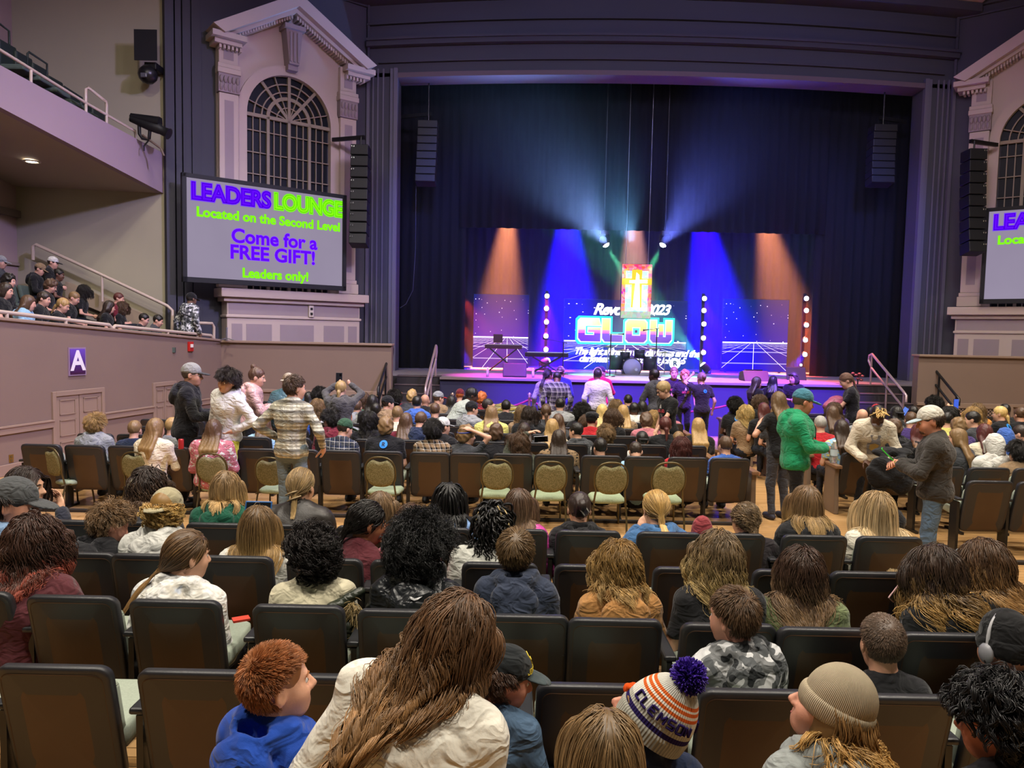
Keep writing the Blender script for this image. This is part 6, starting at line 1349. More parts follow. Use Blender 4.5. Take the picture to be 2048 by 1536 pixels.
SF = {'J': [((1, 1), (1, 0)), ((1, 0), (0, 0)), ((0, 0), (0, .3))], 'O': [((0, 0), (1, 0)), ((1, 0), (1, 1)), ((1, 1), (0, 1)), ((0, 1), (0, 0))], 'H': [((0, 0), (0, 1)), ((1, 0), (1, 1)), ((0, .5), (1, .5))], 'N': [((0, 0), (0, 1)), ((0, 1), (1, 0)), ((1, 0), (1, 1))], 'D': [((0, 0), (0, 1)), ((0, 1), (.7, 1)), ((.7, 1), (1, .5)), ((1, .5), (.7, 0)), ((.7, 0), (0, 0))], 'E': [((1, 1), (0, 1)), ((0, 1), (0, 0)), ((0, 0), (1, 0)), ((0, .5), (.8, .5))], 'R': [((0, 0), (0, 1)), ((0, 1), (1, 1)), ((1, 1), (1, .5)), ((1, .5), (0, .5)), ((.4, .5), (1, 0))],
      'C': [((1, 1), (0, 1)), ((0, 1), (0, 0)), ((0, 0), (1, 0))], 'L': [((0, 1), (0, 0)), ((0, 0), (1, 0))], 'M': [((0, 0), (0, 1)), ((0, 1), (.5, .4)), ((.5, .4), (1, 1)), ((1, 1), (1, 0))], 'S': [((1, 1), (0, 1)), ((0, 1), (0, .5)), ((0, .5), (1, .5)), ((1, .5), (1, 0)), ((1, 0), (0, 0))]}
def hatword(P, word, az0, step, z0, hgt, wdt, r, fn, w):
    for i, ch in enumerate(word):
        for a, b in SF[ch]: w.sweep([fn(P, az0 - step * i - wdt * (a[0] + (b[0] - a[0]) * f), z0 + hgt * (a[1] + (b[1] - a[1]) * f)) for f in (0, .5, 1)], r, 5)
hatword(p, 'JOHNDEERE', 46, 11, .052, .022, 7, .0016, hatpt, w); part(p, 'cap_lettering', w, YL)
w = MB(); w.sweep([hatpt(p, a, z) for a, z in ((-12, .086), (14, .086), (16, .12), (-14, .12))], .0022, 5, closed=True); w.sweep([hatpt(p, a, z) for a, z in ((-5, .095), (3, .108), (7, .098))], .002, 5); part(p, 'cap_badge', w, YL)
p = person('girl with straight dark blonde hair, only the top of her head showing', 1208, 0, 1.86, ty=1418, hw=150, top='tee', tmat=FAB('5a5a60'), hair=('straight', '6a5438', 'a58a60', K(n=4200, w=.0017, pos=.45)), lod=0, group=G0)
# knitted team beanie
p = person('man in a grey, purple and orange team beanie with a purple pom-pom', 1300, 0, 2.12, ty=1352, hw=136, yaw=20, head=(72, -32, 0), lean=(14, 6), top='sweater', tmat=FAB('1c2a48'), skin='cf8f78', hair=('short', '6a5030'), lod=0, group=G0, eyes=True)
hc, Rh, hs = p['hc'], p['Rh'], p['hs']
n = NT('team_knit'); a_ = n.n('Attribute', attribute_name='hz'); b_ = n.n('Attribute', attribute_name='ha')
colr = n.ramp(a_.outputs['Fac'], [(0, 'aaa89c'), (.235, 'aaa89c'), (.24, '2e2258'), (.32, '2e2258'), (.325, 'b8b6aa'), (.40, 'b8b6aa'), (.405, 'dedcd2'), (.60, 'dedcd2'), (.605, 'd8642a'), (.65, 'd8642a'), (.652, 'e6e0d6'), (.685, 'e6e0d6'), (.69, 'd8642a'), (.73, 'd8642a'), (.735, 'e6e0d6'), (.765, 'd8642a'), (.80, 'd8642a'), (.805, 'c8c6bc'), (1, 'c8c6bc')], 'CONSTANT')
KNIT = n.bsdf(n.mix(.25, colr, n.mix(n.math('SINE', n.math('MULTIPLY', b_.outputs['Fac'], 70)), '606058', 'ffffff'), 'MULTIPLY'), .95, .1, bump=n.math('SINE', n.math('MULTIPLY', b_.outputs['Fac'], 70)), bstr=.4, bdist=.003)
def beanie_pt(P, az, z, o=.004):   # z 0..1 from cuff bottom to crown
    zz = -.03 + .2 * z; a = math.radians(az); e = math.sqrt(max(.004, 1 - (max(0, zz - .0) / .172) ** 2)); g = .004 if z < .23 else 0
    return P['head']((.095 * e + o + g) * math.sin(a), -.014 + (.116 * e + o + g) * math.cos(a), zz)
w = MB(); na, nz = 56, 34; V = [beanie_pt(p, 360 * j / na, i / nz, .0) for i in range(nz + 1) for j in range(na)]
F = np.array([(i * na + j, i * na + (j + 1) % na, (i + 1) * na + (j + 1) % na, (i + 1) * na + j) for i in range(nz) for j in range(na)])[:, ::-1]
hat = mkmesh('beanie', V, F, KNIT, p['root'], True, {'hz': [i / nz for i in range(nz + 1) for j in range(na)], 'ha': [j / na * 6.283 for i in range(nz + 1) for j in range(na)]})
w = MB(); hatword(p, 'CLEMSON', 178, 17, .43, .13, 11, .0042 * hs, beanie_pt, w); hatword(p, 'CLEMSON', -32, 17, .43, .13, 11, .0042 * hs, beanie_pt, w); part(p, 'beanie_lettering', w, M('2a1e50', .9, .1), hat)
w = MB()
for az, z, r in ((18, .3, .02), (8, .40, .011), (15, .43, .011), (23, .43, .011), (30, .4, .011)): w.ball(beanie_pt(p, az, z * .62 + .06, .002), r * hs, 8)
part(p, 'paw_print', w, M('d8501c', .9, .1), hat)
r_ = np.random.RandomState(5); dd = r_.randn(900, 3); dd /= np.linalg.norm(dd, axis=1)[:, None]; c = p['head'](0, -.014, .19); tt = np.linspace(0, 1, 5)[None, :, None]
V, F, t_, rn = tubes(c + dd[:, None] * .055 * hs * tt + r_.randn(900, 5, 3) * .003 * tt, .0026, .1, r_); mkmesh('pom_pom', V, F, HAIR('3c2488'), hat, True, {'t': t_, 'rnd': rn})
p = person('person in a tan ribbed beanie with wavy golden brown hair and a grey shirt', 1660, 0, 2.28, ty=1336, hw=132, yaw=18, head=(66, -20, 0), lean=(14, 4), top='hoodie', tmat=FAB('8d9290'), skin='d49a82', hair=('bob', '80603a', 'b08a50', K(n=6500, w=.0018, len=.3, puff=1.06, clump=.7, wave=.018)), hat=('beanie', FAB('b5a68c', 'rib'), FAB('b5a68c', 'rib')), lod=0, group=G0, eyes=True)
p = person('person with thick black curly hair and thin glasses at the corner of the frame', 1992, 0, 2.05, ty=1362, hw=134, yaw=20, head=(42, 8, 0), lean=(8, 0), top='jacket', tmat=FAB('18181c'), skin='b8745c', hair=('tousle', '0f0d0e', None, K(n=4200, w=.002, len=.09, layer=.024, wave=.014, puff=1.1, clump=.8, lift=.15, grav=.2)), lod=0, group=G0, eyes=True); glasses(p)
w = MB().ball(p['head'](-.083, .0, -.04), .004, 8); part(p, 'earring', w, STEEL)
# --- first row beyond
G1 = 'people seated in the nearest row of seats'
p = person('boy with cropped brown hair in a grey and white camouflage hoodie', 1466, 0, 3.36, ty=1176, hw=96, yaw=12, head=(38, 4, 0), top='hoodie', tmat=FAB('77797a', 'camo'), skin='d8a088', hair=('crop', '5a4430', None, K(n=3600, w=.0016)), lod=0, w=.98, group=G1, eyes=True)
p = person('boy with a brown buzz cut in a black tee with a blue R logo', 1763, 0, 3.36, ty=1227, hw=98, yaw=-4, head=(-6, 2, 0), lean=(8, -4), top='tee', tmat=FAB('202023'), skin='dba68a', hair=('buzz', '5c4a3c', None, K(n=4600, w=.0014)), lod=0, w=.8, group=G1); rlogo(p, .0, .34, .06)
w = MB()
for k in range(14): w.ball(p['sp'](-.2 + .4 * k / 13, -.15 + .02 * math.sin(k), .22), np.array((.03, .035, .04)) * p['s'], 8)
t = thing('jacket', 'dark blue jacket draped over the seat behind the buzz-cut boy', 'jacket', tuple(p['W'](p['sp'](0, -.15, .2)))); V = np.array([p['W'](v) for v in w.V]) - rootloc(t); mkmesh('cloth', V, w.F, FAB('26386c', 'denim'), t, True)
p = person('person in a black beanie and headphones wearing a dark grey hoodie', 2010, 0, 3.36, ty=1232, hw=104, yaw=10, head=(14, 6, 0), lean=(14, 0), top='hoodie', tmat=FAB('3c444e'), skin='c89078', hair=('short', '201a18'), hat=('beanie', FAB('121214'), FAB('121214')), lod=0, group=G1)
w = MB(); h = p['head']; w.sweep([h(.095 * math.cos(a), -.01, .02 + .135 * math.sin(a)) for a in np.linspace(-.1, math.pi + .1, 18)], .008 * p['hs'], 6); o = part(p, 'headphones', w, M('b8b8bc', .3, .5))
for sx in (-1, 1): w = MB().ball(h(sx * .1, -.005, -.01), np.array((.02, .035, .042)) * p['hs'], 12); part(p, 'ear_cup', w, M('8a8a90', .35, .5), o)
# --- second row of seats
G2 = 'people seated in the second row of seats'
L0 = dict(lod=0, group=G2)
person('woman with brown hair fading to orange-red tips in a maroon long sleeve top', 70, 0, 4.12, ty=1032, hw=92, yaw=-5, head=(-12, 8, 0), lean=(14, 0), top='sweater', tmat=FAB('54262c'), hair=('wavy', '3c2820', 'a05040', K(pos=.78, len=.32)), w=1.15, **L0)
p = person('girl with a low side ponytail in a grey and white tie-dye hoodie', 375, 0, 4.1, ty=1060, hw=84, yaw=-10, head=(-42, 6, 0), lean=(10, 2), top='hoodie', tmat=FAB('d0d0cc', 'tiedye'), hair=('pony', '5a442e', '8a6a42', K(tie=(-.06, -.11, -.085), tail=(-.55, -.35, -1), len=.34)), w=1.08, eyes=True, **L0)
p = person('woman with dark curls gathered at the back and a cream top, face turned left', 622, 0, 4.1, ty=1062, hw=80, yaw=12, head=(52, 4, 0), top='sweater', tmat=FAB('ded6b8'), skin='9a6848', hair=('curls', '17110f', None, K(puff=1.0, len=.11, low=-.9, n=2600, w=.002)), w=.95, eyes=True, **L0)
q = p['W'](p['sp'](0, -.16, .28)); t = thing('parka', 'olive parka with a fur-edged hood hung over the seat back', 'coat', tuple(q)); R1 = np.random.RandomState(3)
P_ = [C(p['sp'](-.26, -.1, .40), p['sp'](.0, -.17, .34), .03, .035, .04), C(p['sp'](.0, -.17, .34), p['sp'](.26, -.1, .47), .035, .025, .04), C(p['sp'](-.22, -.1, .3), p['sp'](.24, -.1, .3), .06, .06, .06), C(p['sp'](-.25, -.06, .3), p['sp'](-.27, -.02, .05), .06, .05, .05), C(p['sp'](.25, -.06, .3), p['sp'](.27, -.02, .1), .06, .05, .05)]
V, F = solid(P_, .012, None, wrink(.009, 30, 4)); V = np.array([p['W'](v) for v in V]) - rootloc(t); mkmesh('shell', V, F, FAB('2c3226', 'shiny'), t, True)
pts = []
for a, b in (((-.24, -.17, .29), (-.05, -.21, .25)), ((.2, -.16, .42), (.27, -.16, .32)), ((.27, -.16, .32), (.25, -.14, .14))):
    A_, B_ = p['W'](p['sp'](*a)), p['W'](p['sp'](*b)); f = R1.rand(420); base = A_ + (B_ - A_) * f[:, None] + R1.randn(420, 3) * .012; d = R1.randn(420, 3) + (0, -.6, -.5); d /= np.linalg.norm(d, axis=1)[:, None]; tt = np.linspace(0, 1, 5); pts.append(base[:, None] + d[:, None] * .045 * tt[None, :, None] + V3(0, 0, -.02) * (tt ** 2)[None, :, None])
V, F, t_, rn = tubes(np.concatenate(pts), .0022, .6, R1); mkmesh('fur_trim', V - rootloc(t), F, HAIR('8a7650'), t, True, {'t': t_, 'rnd': rn})
p = person('person with a big round black afro wearing a black sport jacket', 842, 0, 4.12, ty=1050, hw=84, yaw=-4, head=(-20, 10, 0), lean=(10, 0), top='hoodie', tmat=FAB('1e2124', 'shiny'), skin='7a5038', hair=('afro', '0b0a0a', None, K(len=.13, n=3400, w=.002)), w=1.0, **L0)
sw = [(-.03, .012), (-.02, -.004), (0, -.012), (.02, -.006), (.045, .012), (.02, .004), (0, -.001), (-.018, .002)]; decal(p, 'white_check_mark', [[(x * .9 + .03, z * .9 + .45) for x, z in sw]], M('e8e8e8', .6), off=.01)
person('boy with tidy brown hair in a slate blue hoodie, back of his head square on', 1032, 0, 4.1, ty=1058, hw=78, yaw=-2, head=(-8, 0, 0), lean=(6, 0), top='hoodie', tmat=FAB('333b4e'), skin='d2a084', hair=('crop', '5f4a30', None, K(n=3400, w=.0017, len=.055)), w=.98, **L0)
person('person with wavy dark blonde chin-length hair in a camel hoodie', 1236, 0, 4.08, ty=1084, hw=80, yaw=4, head=(16, 4, 0), lean=(8, 0), top='hoodie', tmat=FAB('b07f4a'), hair=('bob', '75592f', 'a98a58', K(n=3000, w=.002, len=.24)), w=.95, **L0)
p = person('woman with long wavy dirty blonde hair in a black tee marked with a blue logo', 1436, 0, 4.06, ty=1064, hw=84, yaw=2, head=(10, 4, 0), lean=(8, 0), top='tee', tmat=FAB('232326'), hair=('wavy', '63513a', 'a8915f', K(len=.36, n=2600, g=(-.12, -.1, -1))), w=1.05, **L0); rlogo(p, -.03, .36, .05, True)
p = person('woman with brown wavy hair and sunglasses on her head in an olive jacket', 1603, 0, 4.1, ty=1096, hw=82, yaw=-3, head=(-14, 6, 0), lean=(8, 0), top='jacket', tmat=FAB('6f7a54'), hair=('long_wavy', '3c2a20', '7d6448', K(len=.46, n=2600)), w=1.0, **L0); sunglasses(p)
person('woman with long dark hair turning golden at the tips, facing left in black', 1866, 0, 4.15, ty=1092, hw=88, yaw=20, head=(46, 6, 0), lean=(10, -2), top='hoodie', tmat=FAB('1a1b1e'), hair=('long_wavy', '33251c', 'a88650', K(len=.58, pos=.52, n=3000, wave=.024)), eyes=True, **L0)
p = person('girl with long brown hair looking down and left, sunglasses on her head, in black', 1968, 0, 4.4, ty=1082, hw=82, yaw=30, head=(58, 22, 0), lean=(16, 0), top='sweater', tmat=FAB('17171a'), hair=('wavy', '4a3626', '94744a', K(len=.44)), eyes=True, **L0); sunglasses(p)
# --- third row of seats
G3 = 'people seated in the third row of seats'; L1 = dict(lod=1, group=G3); N1 = K(n=1700, m=13, w=.0026); S1 = K(n=2000, w=.0022)
p = person('man in a charcoal cap and light blue hoodie at the left edge, looking right', 30, 0, 4.85, ty=957, hw=84, yaw=-30, head=(-75, 12, 0), lean=(10, 0), top='hoodie', tmat=FAB('7f9cc0'), skin='cf9880', hair=('crop', '2a2220', None, S1), hat=('cap', '4c4e50'), eyes=True, **L1)
p = person('woman with dark hair seen in profile resting her chin on her hand', 52, 0, 5.5, ty=934, hw=64, yaw=-40, head=(-80, 4, 0), top='sweater', tmat=FAB('2a2c3a'), hair=('straight', '2e221e', None, K(**N1, len=.3)), arms=('lap', 'chin'), eyes=True, **L1)
person('boy with messy light brown hair in a black and white hoodie, head bowed', 222, 0, 4.95, ty=1008, hw=66, yaw=-15, head=(-48, 26, 0), lean=(16, 0), top='hoodie', tmat=FAB('1c1c20'), skin='dca08a', hair=('tousle', '6e563c', None, K(n=2000, len=.07)), **L1)
p = person('person in a backwards khaki cap with curly blond hair and a white hoodie', 333, 0, 4.9, ty=978, hw=70, yaw=-2, head=(-4, 6, 0), lean=(12, 0), top='hoodie', tmat=FAB('cfcfc9'), hair=('curls', '94703a', 'b8985c', K(n=2200, low=-.9, layer=.008, puff=.98, len=.09)), hat=('cap', 'a39a7c', None, 'back'), w=1.12, **L1)
decal(p, 'back_print', [rline((0, .28), (-.03, .36), .003), rline((0, .28), (0, .38), .003), rline((0, .28), (.03, .36), .003), rline((-.03, .3), (-.05, .34), .003), rline((.03, .3), (.05, .34), .003), circ(-.02, .24, .014, 8), circ(.025, .25, .012, 8)], M('8a8c90', .8))
w = MB().ball(p['head'](.0, -.118, .035), np.array((.032, .012, .02)) * p['hs'], 10); part(p, 'cap_opening', w, M('4a3c28', .9))
person('woman with long straight light brown hair in a white top', 516, 0, 4.92, ty=1012, hw=68, yaw=0, head=(4, 4, 0), lean=(8, 0), top='sweater', tmat=FAB('d4d2ca'), hair=('straight', '5e482e', '96784a', K(n=2400, m=15, w=.0022, len=.44, pos=.4)), **L1)
t = thing('tablet', 'blue-edged tablet held up in front of the light brown haired woman', 'tablet', tuple(at(516, 1020, 5.15))); MB().obox(at(516, 1022, 5.15), (.19, .012, .14), rot('x', -20)).build('case', M('2c5f9c', .4), t, .006); MB().obox(at(516, 1022, 5.143), (.17, .008, .12), rot('x', -20)).build('screen', M('16181c', .2, .6), t)
p = person('woman with black hair, glasses and a maroon jumper, hand at her chin', 735, 0, 4.95, ty=1002, hw=72, yaw=-30, head=(-62, 8, 0), lean=(12, 4), top='sweater', tmat=FAB('58242c'), skin='a06a4c', hair=('pony', '15110f', None, K(n=2000, w=.0024, tie=(-.03, -.12, -.06), tail=(-.4, -.5, -1), len=.32, wave=.012)), arms=('lap', 'chin'), eyes=True, **L1); glasses(p)
person('girl with straight brown hair in a salmon pink top', 822, 0, 4.9, ty=1008, hw=64, yaw=-4, head=(-14, 6, 0), lean=(8, 0), top='tee', tmat=FAB('c0687a'), hair=('straight', '4a3424', '6e5238', K(n=2000, m=14, w=.0023, len=.36)), w=.95, **L1)
p = person('person with black and blond dreadlocks in a pale grey sweatshirt', 985, 0, 4.95, ty=1010, hw=66, yaw=0, head=(-6, 12, 0), lean=(14, 2), top='sweater', tmat=FAB('bfc0b8'), skin='5c3c2a', hair=('curls', '0e0c0b', None, K(n=130, m=16, w=.008, len=.2, clump=.0, wave=.01, grav=.3, layer=.02, taper=.4)), w=1.15, **L1)
r_ = np.random.RandomState(8); pts = []
for k in range(9):
    a = r_.rand() * 6.28; b = p['head'](.05 * math.cos(a), -.03 + .05 * math.sin(a), .125); d = V3(math.cos(a) * .7, -.5, -.1); q = [b]
    for j in range(8): d = d * .8 + V3(0, -.05, -.3); d /= np.linalg.norm(d); q.append(q[-1] + d * .022 * p['hs'])
    pts.append(q)
V, F, t_, rn = tubes(np.array(pts), .0075, .3, r_); mkmesh('bleached_locks', V, F, HAIR('c0aa78'), p['root'], True, {'t': t_, 'rnd': rn})
# --- row before the cross aisle
G4 = 'people seated in the row before the cross aisle'; L4 = dict(lod=1, group=G4)
def claw(P, x, z, col, ang=0):
    w = MB(); h = P['head']; s = P['hs']
    for dz in (-.02, .02):
        w.sweep([h(x - .05 * math.cos(ang) + .1 * math.cos(ang) * f - dz * math.sin(ang), -.105 - .03 * math.sin(math.pi * f), z - .05 * math.sin(ang) + .1 * math.sin(ang) * f + dz * math.cos(ang)) for f in np.linspace(0, 1, 7)], .006 * s, 6)
    part(P, 'hair_claw', w, M(col, .25, .6))
p = person('woman with dark hair half held by a claw clip in a grey hoodie', 296, 0, 5.65, ty=938, hw=64, yaw=10, head=(-6, 10, 0), lean=(10, 0), top='hoodie', tmat=FAB('4a4b50'), hair=('wavy', '2c211d', '5a4432', K(n=1700, m=14, w=.0026, len=.26)), **L4); claw(p, -.03, .02, '7d7460', 1.2)
person('woman with loose blonde hair over a dark green hoodie', 452, 0, 5.65, ty=943, hw=58, yaw=0, head=(6, 10, 0), lean=(10, 0), top='hoodie', tmat=FAB('14503c'), hair=('straight', '7d6444', 'a88a5c', K(n=1700, m=13, w=.0026, len=.26)), w=1.08, **L4)
p = person('woman with blonde hair in a low twist wearing a brown leather jacket', 602, 0, 5.65, ty=936, hw=62, yaw=-4, head=(-10, 6, 0), lean=(8, 0), top='jacket', tmat=FAB('2b2622', 'leather'), hair=('pony', '7a6444', 'a88e62', K(n=1700, m=12, w=.0026, tie=(.01, -.12, -.05), tail=(.05, -.3, -1), len=.2)), w=1.1, **L4); claw(p, .0, -.045, 'a8906a', .4)
person('woman with light brown hair behind the black-haired woman, in dark red', 762, 0, 5.65, ty=984, hw=54, yaw=-20, head=(-40, 6, 0), top='sweater', tmat=FAB('5c2024'), hair=('straight', '6a543c', None, K(n=1300, m=12, w=.0028, len=.24)), eyes=True, **L4)
p = person('woman with long black box braids in a light blue hoodie', 897, 0, 5.6, ty=966, hw=62, yaw=0, head=(-4, 4, 0), lean=(6, 0), top='hoodie', tmat=FAB('7f9fd0'), skin='5a3a28', hair=('straight', '0d0c0c', None, K(n=150, m=18, w=.0085, len=.36, clump=.0, layer=.02, taper=.3, wave=.004)), **L4)
person('girl with straight brown hair in a bright pink quilted jacket', 1038, 0, 5.65, ty=978, hw=56, yaw=-8, head=(-22, 6, 0), lean=(8, 0), top='jacket', tmat=FAB('c4469a', 'shiny'), hair=('straight', '4e3a2c', '78604a', K(n=1500, m=13, w=.0026, len=.32)), **L4)
p = person('woman with dark hair pinned up in a beaded claw clip, in a black hoodie', 1158, 0, 5.65, ty=985, hw=56, yaw=0, head=(4, 8, 0), lean=(8, 0), top='hoodie', tmat=FAB('1b1b1e'), hair=('bun', '2a201c', None, {}), **L4); claw(p, .01, .02, 'c8c0b8', 2.2)
person('girl with a blonde ponytail in a denim blue hoodie, hand raised to her face', 1312, 0, 5.65, ty=981, hw=62, yaw=6, head=(6, 10, 0), lean=(8, 0), top='hoodie', tmat=FAB('426a98'), hair=('pony', '9a7a46', 'c0a068', K(n=2000, m=13, w=.0026, tie=(0, -.12, -.04), tail=(0, -.3, -1), len=.3)), arms=('chin', 'lap'), **L4)
person('woman with brown hair in a low messy bun in a dark top', 1490, 0, 5.6, ty=1006, hw=58, yaw=2, head=(12, 8, 0), lean=(8, 0), top='jacket', tmat=FAB('221c20'), hair=('pony', '54432f', '7a6448', K(n=1700, m=13, w=.0026, tie=(0, -.115, -.06), tail=(.1, -.5, -1), len=.24, wave=.02)), **L4)
p = person('woman with straight light brown hair in a black hoodie, phone in hand', 1612, 0, 5.6, ty=972, hw=58, yaw=6, head=(4, 6, 0), lean=(8, 0), top='hoodie', tmat=FAB('1d1e21'), hair=('straight', '6a5238', 'a08458', K(n=2000, m=14, w=.0024, len=.34, pos=.6)), arms=('phone', 'lap'), **L4)
phone('phone with a bright screen held left of the straight-haired woman', at(1573, 1042, 5.85), (-.3, 1, .3), (0.2, 0, 1), '16161a', '8a90c8')
person('woman with very long pale blonde hair in a cream top by the aisle', 1752, 0, 5.6, ty=984, hw=62, yaw=2, head=(4, 6, 0), lean=(8, 0), top='sweater', tmat=FAB('d8d2c2'), hair=('straight', '8a7250', 'c8b088', K(n=2400, m=16, w=.0024, len=.46, pos=.35, layer=.02)), **L4)
t = thing('red_bag', 'rounded dusty red bag standing between the two rows near the bun-haired woman', 'bag', tuple(at(1404, 1090, 5.75)))
V, F = solid([E_(at(1404, 1062, 5.75), (.085, .06, .125), None, .02), E_(at(1404, 1085, 5.75), (.09, .06, .09), None, .05)], .012); mkmesh('shell', V - rootloc(t), F, FAB('8e3a40', 'fleece'), t, True)
phone('phone in a pale case held by the woman with golden tips', at(1797, 1180, 4.35), (-.5, 1, .3), (.8, 0, 1), 'd0a8a8', None)
t = thing('red_card', 'red folded card lying on the seat beside the tie-dye hoodie', 'card', tuple(at(482, 1238, 4.05))); MB().obox(at(482, 1238, 4.05), (.09, .06, .012), rot('z', 30)).build('card', M('c8402e', .6), t)
# ================================================================ people standing about the hall
GS = 'people standing in the hall'; S1_ = dict(pose='stand', lod=1, group=GS); S2_ = dict(pose='stand', lod=2, group=GS)
JN = FAB('5b6e85', 'denim'); DJ = FAB('2c3644', 'denim'); BT = FAB('17171a')
p = person('man in a grey and black cap and black hoodie standing by the side wall', 384, 0, 9.3, ty=727, yaw=-72, head=(-78, 4, 0), top='hoodie', tmat=FAB('17171b'), skin='b98a72', hair=('short', '3a332e'), hat=('cap', '8a8a86', '3a3a3c'), arms=('held', 'held'), legs=BT, eyes=True, **S1_); glasses(p)
q = p['W'](p['AJ'][1][2]) + V3(.06, 0, .05); t = thing('drink_can', 'dark red can held by the man in the grey and black cap', 'can', tuple(q)); MB().lathe([(0, -.06), (.028, -.058), (.032, -.05), (.032, .05), (.026, .06), (0, .058)], q, 14).build('body', M('5a1c24', .3, .5, .5), t)
p = person('smiling teen in a white hoodie and yellow shorts with a hand on the hip', 455, 0, 9.0, ty=739, yaw=150, head=(158, 8, -14), lean=(4, -8), top='hoodie', tmat=FAB('d9d8d2'), skin='c79a7c', hair=('tousle', '2a211e', None, K(len=.1, lift=.02, n=2200)), arms=('hip', 'down'), legs='bare', eyes=True, w=1.08, **S1_)
person('woman with a brown bun in a pale pink hooded jacket seen from the side', 514, 0, 10.6, ty=736, yaw=-68, head=(-80, 10, 0), lean=(8, 0), top='hoodie', tmat=FAB('c8a09c', 'shiny'), skin='d0a088', hair=('topbun', '4a3428'), arms=('phone', 'phone'), legs=BT, eyes=True, **S1_)
p = person('man with short brown hair in a black, white and tan striped flannel shirt', 590, 0, 8.15, ty=751, yaw=-16, head=(-46, 4, 0), lean=(3, 0), top='shirt', tmat=FAB('d8d4c4', 'flannel'), skin='d3a58c', hair=('crop', '4e3c30', None, K(n=2200, w=.0022)), arms=((.30, -.06, .12), (.8, -.6, 0)) and (((.26, .10, .10), (.9, -.8, 0)), ((.30, .14, .02), (.7, -.7, 0))), legs=FAB('6d7c86', 'denim'), w=1.05, eyes=True, **S1_)
person('person in a beige cap and teal jacket behind the striped flannel shirt', 577, 0, 11.0, ty=747, yaw=-8, head=(-10, 4, 0), top='jacket', tmat=FAB('4a6a72', 'shiny'), skin='c8a088', hair=('short', '6a5a48'), hat=('cap', 'a39a88', None, 'back'), arms=('down', 'down'), w=1.15, **S2_)
person('blond person in a dark grey hoodie holding a phone up high', 682, 0, 11.0, ty=762, yaw=0, head=(-6, 4, 0), top='hoodie', tmat=FAB('4c4a4a', 'fleece'), skin='c8a088', hair=('lowpony', '8a7248'), arms=('up', 'up'), w=1.15, **S2_)
phone('phone held up above the blond person in the dark grey hoodie', at(678, 758, 11.35), (0, -1, .1), (0, 0, 1), '16161c', None, sc=1.25)
p = person('man in a teal cap and green hoodie holding a water bottle', 1606, 0, 8.1, ty=779, yaw=-108, head=(-88, 12, 0), lean=(2, 0), top='hoodie', tmat=FAB('1c8a5c'), skin='b98066', hair=('short', '4a3c34'), hat=('cap', '3f7486', '4a8090'), arms=('held', 'held'), legs=BT, eyes=True, w=1.28, **S1_)
w = MB(); h = p['sp']
for sx in (-1, 1): w.sweep([h(sx * .045, .14, .47), h(sx * .05, .185, .38), h(sx * .045, .19, .26)], .0045 * p['s'], 5)
part(p, 'drawstring', w, M('1a3a34', .8))
def bottle(lab, q, grp='water bottles held by the man in green', sc=1.0, tilt=0):
    t = thing('water_bottle', lab, 'bottle', tuple(q), grp); CL = ('clear', )
    if CL not in _mc: n = NT('clear_plastic'); _mc[CL] = n.bsdf('e8f0f4', .08, .5, trans=.75)
    w = MB().lathe([(0, -.1), (.03, -.1), (.033, -.09), (.031, -.04), (.033, 0), (.031, .04), (.03, .055), (.013, .085), (.012, .1)], (0, 0, 0), 14); V = np.array(w.V) @ rot('y', tilt).T * sc; mkmesh('body', V, w.F, _mc[CL], t, smooth=w.S)
    w = MB().lathe([(.0145, .098), (.0145, .115), (0, .115)], (0, 0, 0), 12); mkmesh('cap', np.array(w.V) @ rot('y', tilt).T * sc, w.F, M('dfe6ea', .4), t, smooth=w.S)
    w = MB().lathe([(.0335, -.03), (.0335, .03)], (0, 0, 0), 14); mkmesh('label', np.array(w.V) @ rot('y', tilt).T * sc, w.F, M('b9ccd8', .5), t, smooth=w.S)
bottle('clear water bottle held in the hands of the man in green', p['W'](p['AJ'][1][2]) + V3(.07, -.05, -.03), sc=1.15)
bottle('clear water bottle tucked under the arm of the man in green', at(1604, 893, 8.32), sc=1.0)
person('woman with brown hair, black tee and dark leggings behind the man in green', 1556, 0, 9.3, ty=784, yaw=18, head=(10, 6, 0), top='tee', tmat=FAB('141416'), skin='cf9f86', hair=('half', '5a4630', '8a7048', K(L=.2)), arms=(((.20, .20, .34), (.8, -.2, -.8)), 'down'), legs=FAB('3c3c42'), shoes=M('2a2a3a', .6), w=.98, **S1_)
p = person('man in a white mesh cap and charcoal fleece looking at a green phone', 1860, 0, 6.75, ty=813, yaw=62, head=(72, 14, 0), lean=(3, 0), top='jacket', tmat=FAB('37332f', 'fleece'), skin='c98d72', hair=('crop', '3c2e26', None, K(n=1800)), hat=('cap', 'c9c6ba', 'a8b8c0'), arms=('phone', 'phone'), legs=FAB('5a7088', 'denim'), eyes=True, w=1.08, **S1_)
w = MB(); h = p['head']
w.ball(h(0, .052, -.085), np.array((.05, .05, .034)) * p['hs'], 12); part(p, 'beard', w, M('5a4030', .9))
pa, pb = p['W'](p['AJ'][0][2]), p['W'](p['AJ'][1][2]); pc = (pa + pb) / 2; fw = p['Rb'] @ V3(0, 1, 0); phone('bright green phone held by the man in the charcoal fleece', pc + fw * .1 + V3(0, 0, .07), fw * .7 - V3(0, 0, .7), fw * .5 + V3(0, 0, 1), '38c838', None, sc=1.15)
w = MB().lathe([(.036, -.012), (.038, 0), (.036, .012), (.033, .012), (.033, -.012), (.036, -.012)], (0, 0, 0), 16); a = p['AJ'][0]; d = a[2] - a[1]; d /= np.linalg.norm(d); x_ = np.cross(d, (0, 0, 1.0)); x_ /= np.linalg.norm(x_); Rm = np.stack([x_, np.cross(d, x_), d], 1)
